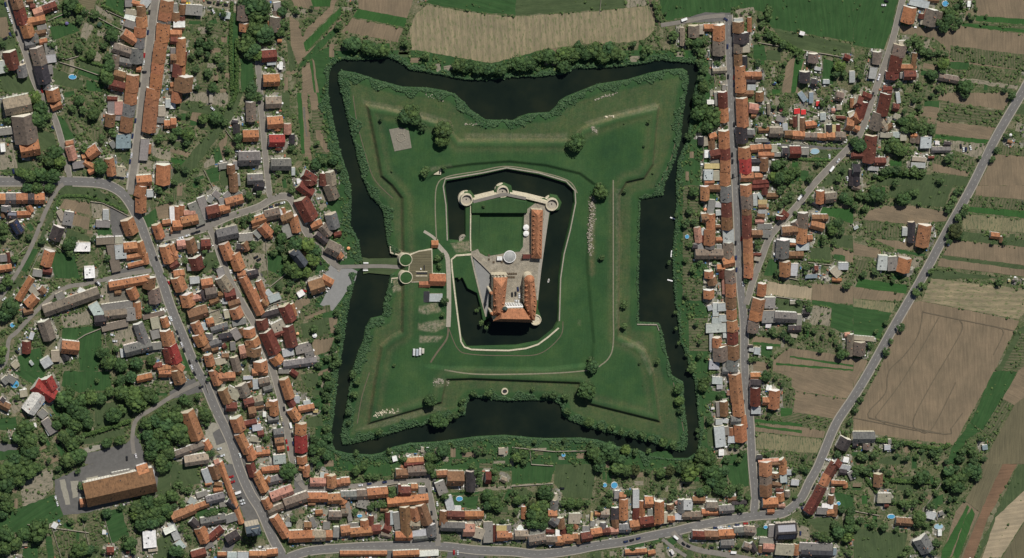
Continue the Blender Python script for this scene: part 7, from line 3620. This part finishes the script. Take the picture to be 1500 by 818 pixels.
# garden walls, hedges and fences seen between the plots
def fence(name, pts, w_, h, mat, desc, cat):
    o = wall_run(name, None, pts, w_, 0, h, mat, cat=cat); want_label(o, desc, sum(p[0] for p in pts)/len(pts), sum(p[1] for p in pts)/len(pts)); o['group'] = "garden walls and fences"
for s_ in ("132,295 150,297 165,304 190,317", "84,305 108,313", "80,358 86,362 93,368", "41,404 60,365", "14,384 40,360", "109,500 125,490 150,480", "440,276 452,268 470,262", "300,460 322,452", "336,460 352,454", "205,375 214,372", "148,445 155,505", "1040,65 1047,120", "1122,432 1188,441", "1029,200 1033,330", "1037,340 1040,440", "1043,450 1046,520", "880,0 878,20", "1110,62 1250,86", "980,215 982,216", "300,560 305,575", "388,335 392,400", "750,655 810,661 865,660", "748,712 810,708", "776,660 778,680 810,682", "1166,156 1250,184", "1183,384 1218,388", "1145,405 1170,410", "1000,560 1001,561", "585,707 500,722", "40,768 130,780", "75,770 90,818", "120,760 132,806", "150,750 165,800", "1250,748 1288,755", "1350,750 1378,708", "85,90 108,97 145,110", "155,15 185,28", "118,12 180,45", "70,30 105,15", "92,85 97,87 115,82", "165,62 200,75", "345,210 330,190", "298,248 312,275", "380,455 400,445 420,440", "395,420 420,400"):
    pts = ring(s_)
    if math.hypot(pts[0][0]-pts[-1][0], pts[0][1]-pts[-1][1]) > 6: fence("garden_wall", pts, .28, 1.6, STONE_D, "thin pale garden wall", "wall")
def hedge(s_, wpx, h, desc):
    pts = catmull(ring(s_), 1.2); c = P(*pts[len(pts)//2]); V_ = []; F_ = []; T_ = []; k_ = 0
    for p in pts:
        for _ in range(int(wpx*1.1)+1):
            o_ = rng.uniform(-.5, .5, 2)*wpx; g = P(p[0]+o_[0]*.7, p[1]+o_[1]*.7, h*.6); r_ = rng.uniform(.6, 1.1)
            v = I0*(1+rng.normal(0, .2, (12, 1)))*r_*np.array([1, 1, h*.55])+np.array([g.x-c.x, g.y-c.y, h*.5]); V_.append(v); F_.append(F0+k_); k_ += 12; T_.append(np.full(12, rng.random()))
    me = npmesh("hedge", np.concatenate(V_), np.concatenate(F_), SHRUB, np.concatenate(T_)); o = ob("hedge", me, loc=(c.x, c.y, 0), cat="hedge", group="clipped hedges", color=(.9,1,.85)); want_label(o, desc, *pts[len(pts)//2])
hedge("122,638 150,630 190,617", 6, 3.2, "tall clipped green hedge"); hedge("88,10 0,0", 0, 1, "") if 0 else None
hedge("150,8 165,15 183,25", 3, 2, "dark green hedge"); hedge("117,85 135,92 153,97", 3, 2, "dark green hedge"); hedge("95,287 130,289 165,301 187,312", 3.5, 1.4, "low hedge belt")
hedge("80,310 88,290 105,287", 4, 1.4, "low hedge belt"); hedge("1172,233 1200,235 1215,234", 3, 1.6, "bright green hedge"); hedge("1185,381 1215,384", 2.5, 1.6, "bright green hedge"); hedge("1288,262 1310,254 1350,258", 8, 3.5, "dark overgrown hedge")
hedge("1285,645 1330,650 1370,657 1390,652", 6, 3, "long bushy hedge"); hedge("340,5 338,60 340,130", 5, 2.5, "long overgrown hedge"); hedge("347,60 346,130 340,150", 6, 3, "long overgrown hedge"); hedge("962,25 966,10", 5, 3, "bushy hedge"); hedge("1122,45 1150,65 1175,78", 9, 3, "wild bushy hedge")
hedge("690,561 740,559 800,558 850,556", 3.2, 1.2, "brown-green strip standing for the shaded scarp"); hedge("1250,686 1290,700 1320,705 1360,706", 6, 3, "long bushy hedge"); hedge("1268,700 1300,735 1350,735", 4, 2.5, "bushy hedge")  # first strip stands for the rampart scarp's shaded face, not for a hedge

settle_labels()
print("buildings", NB, "trees", len(trees), "objects", len(bpy.data.objects), "shrubs", len(rad))
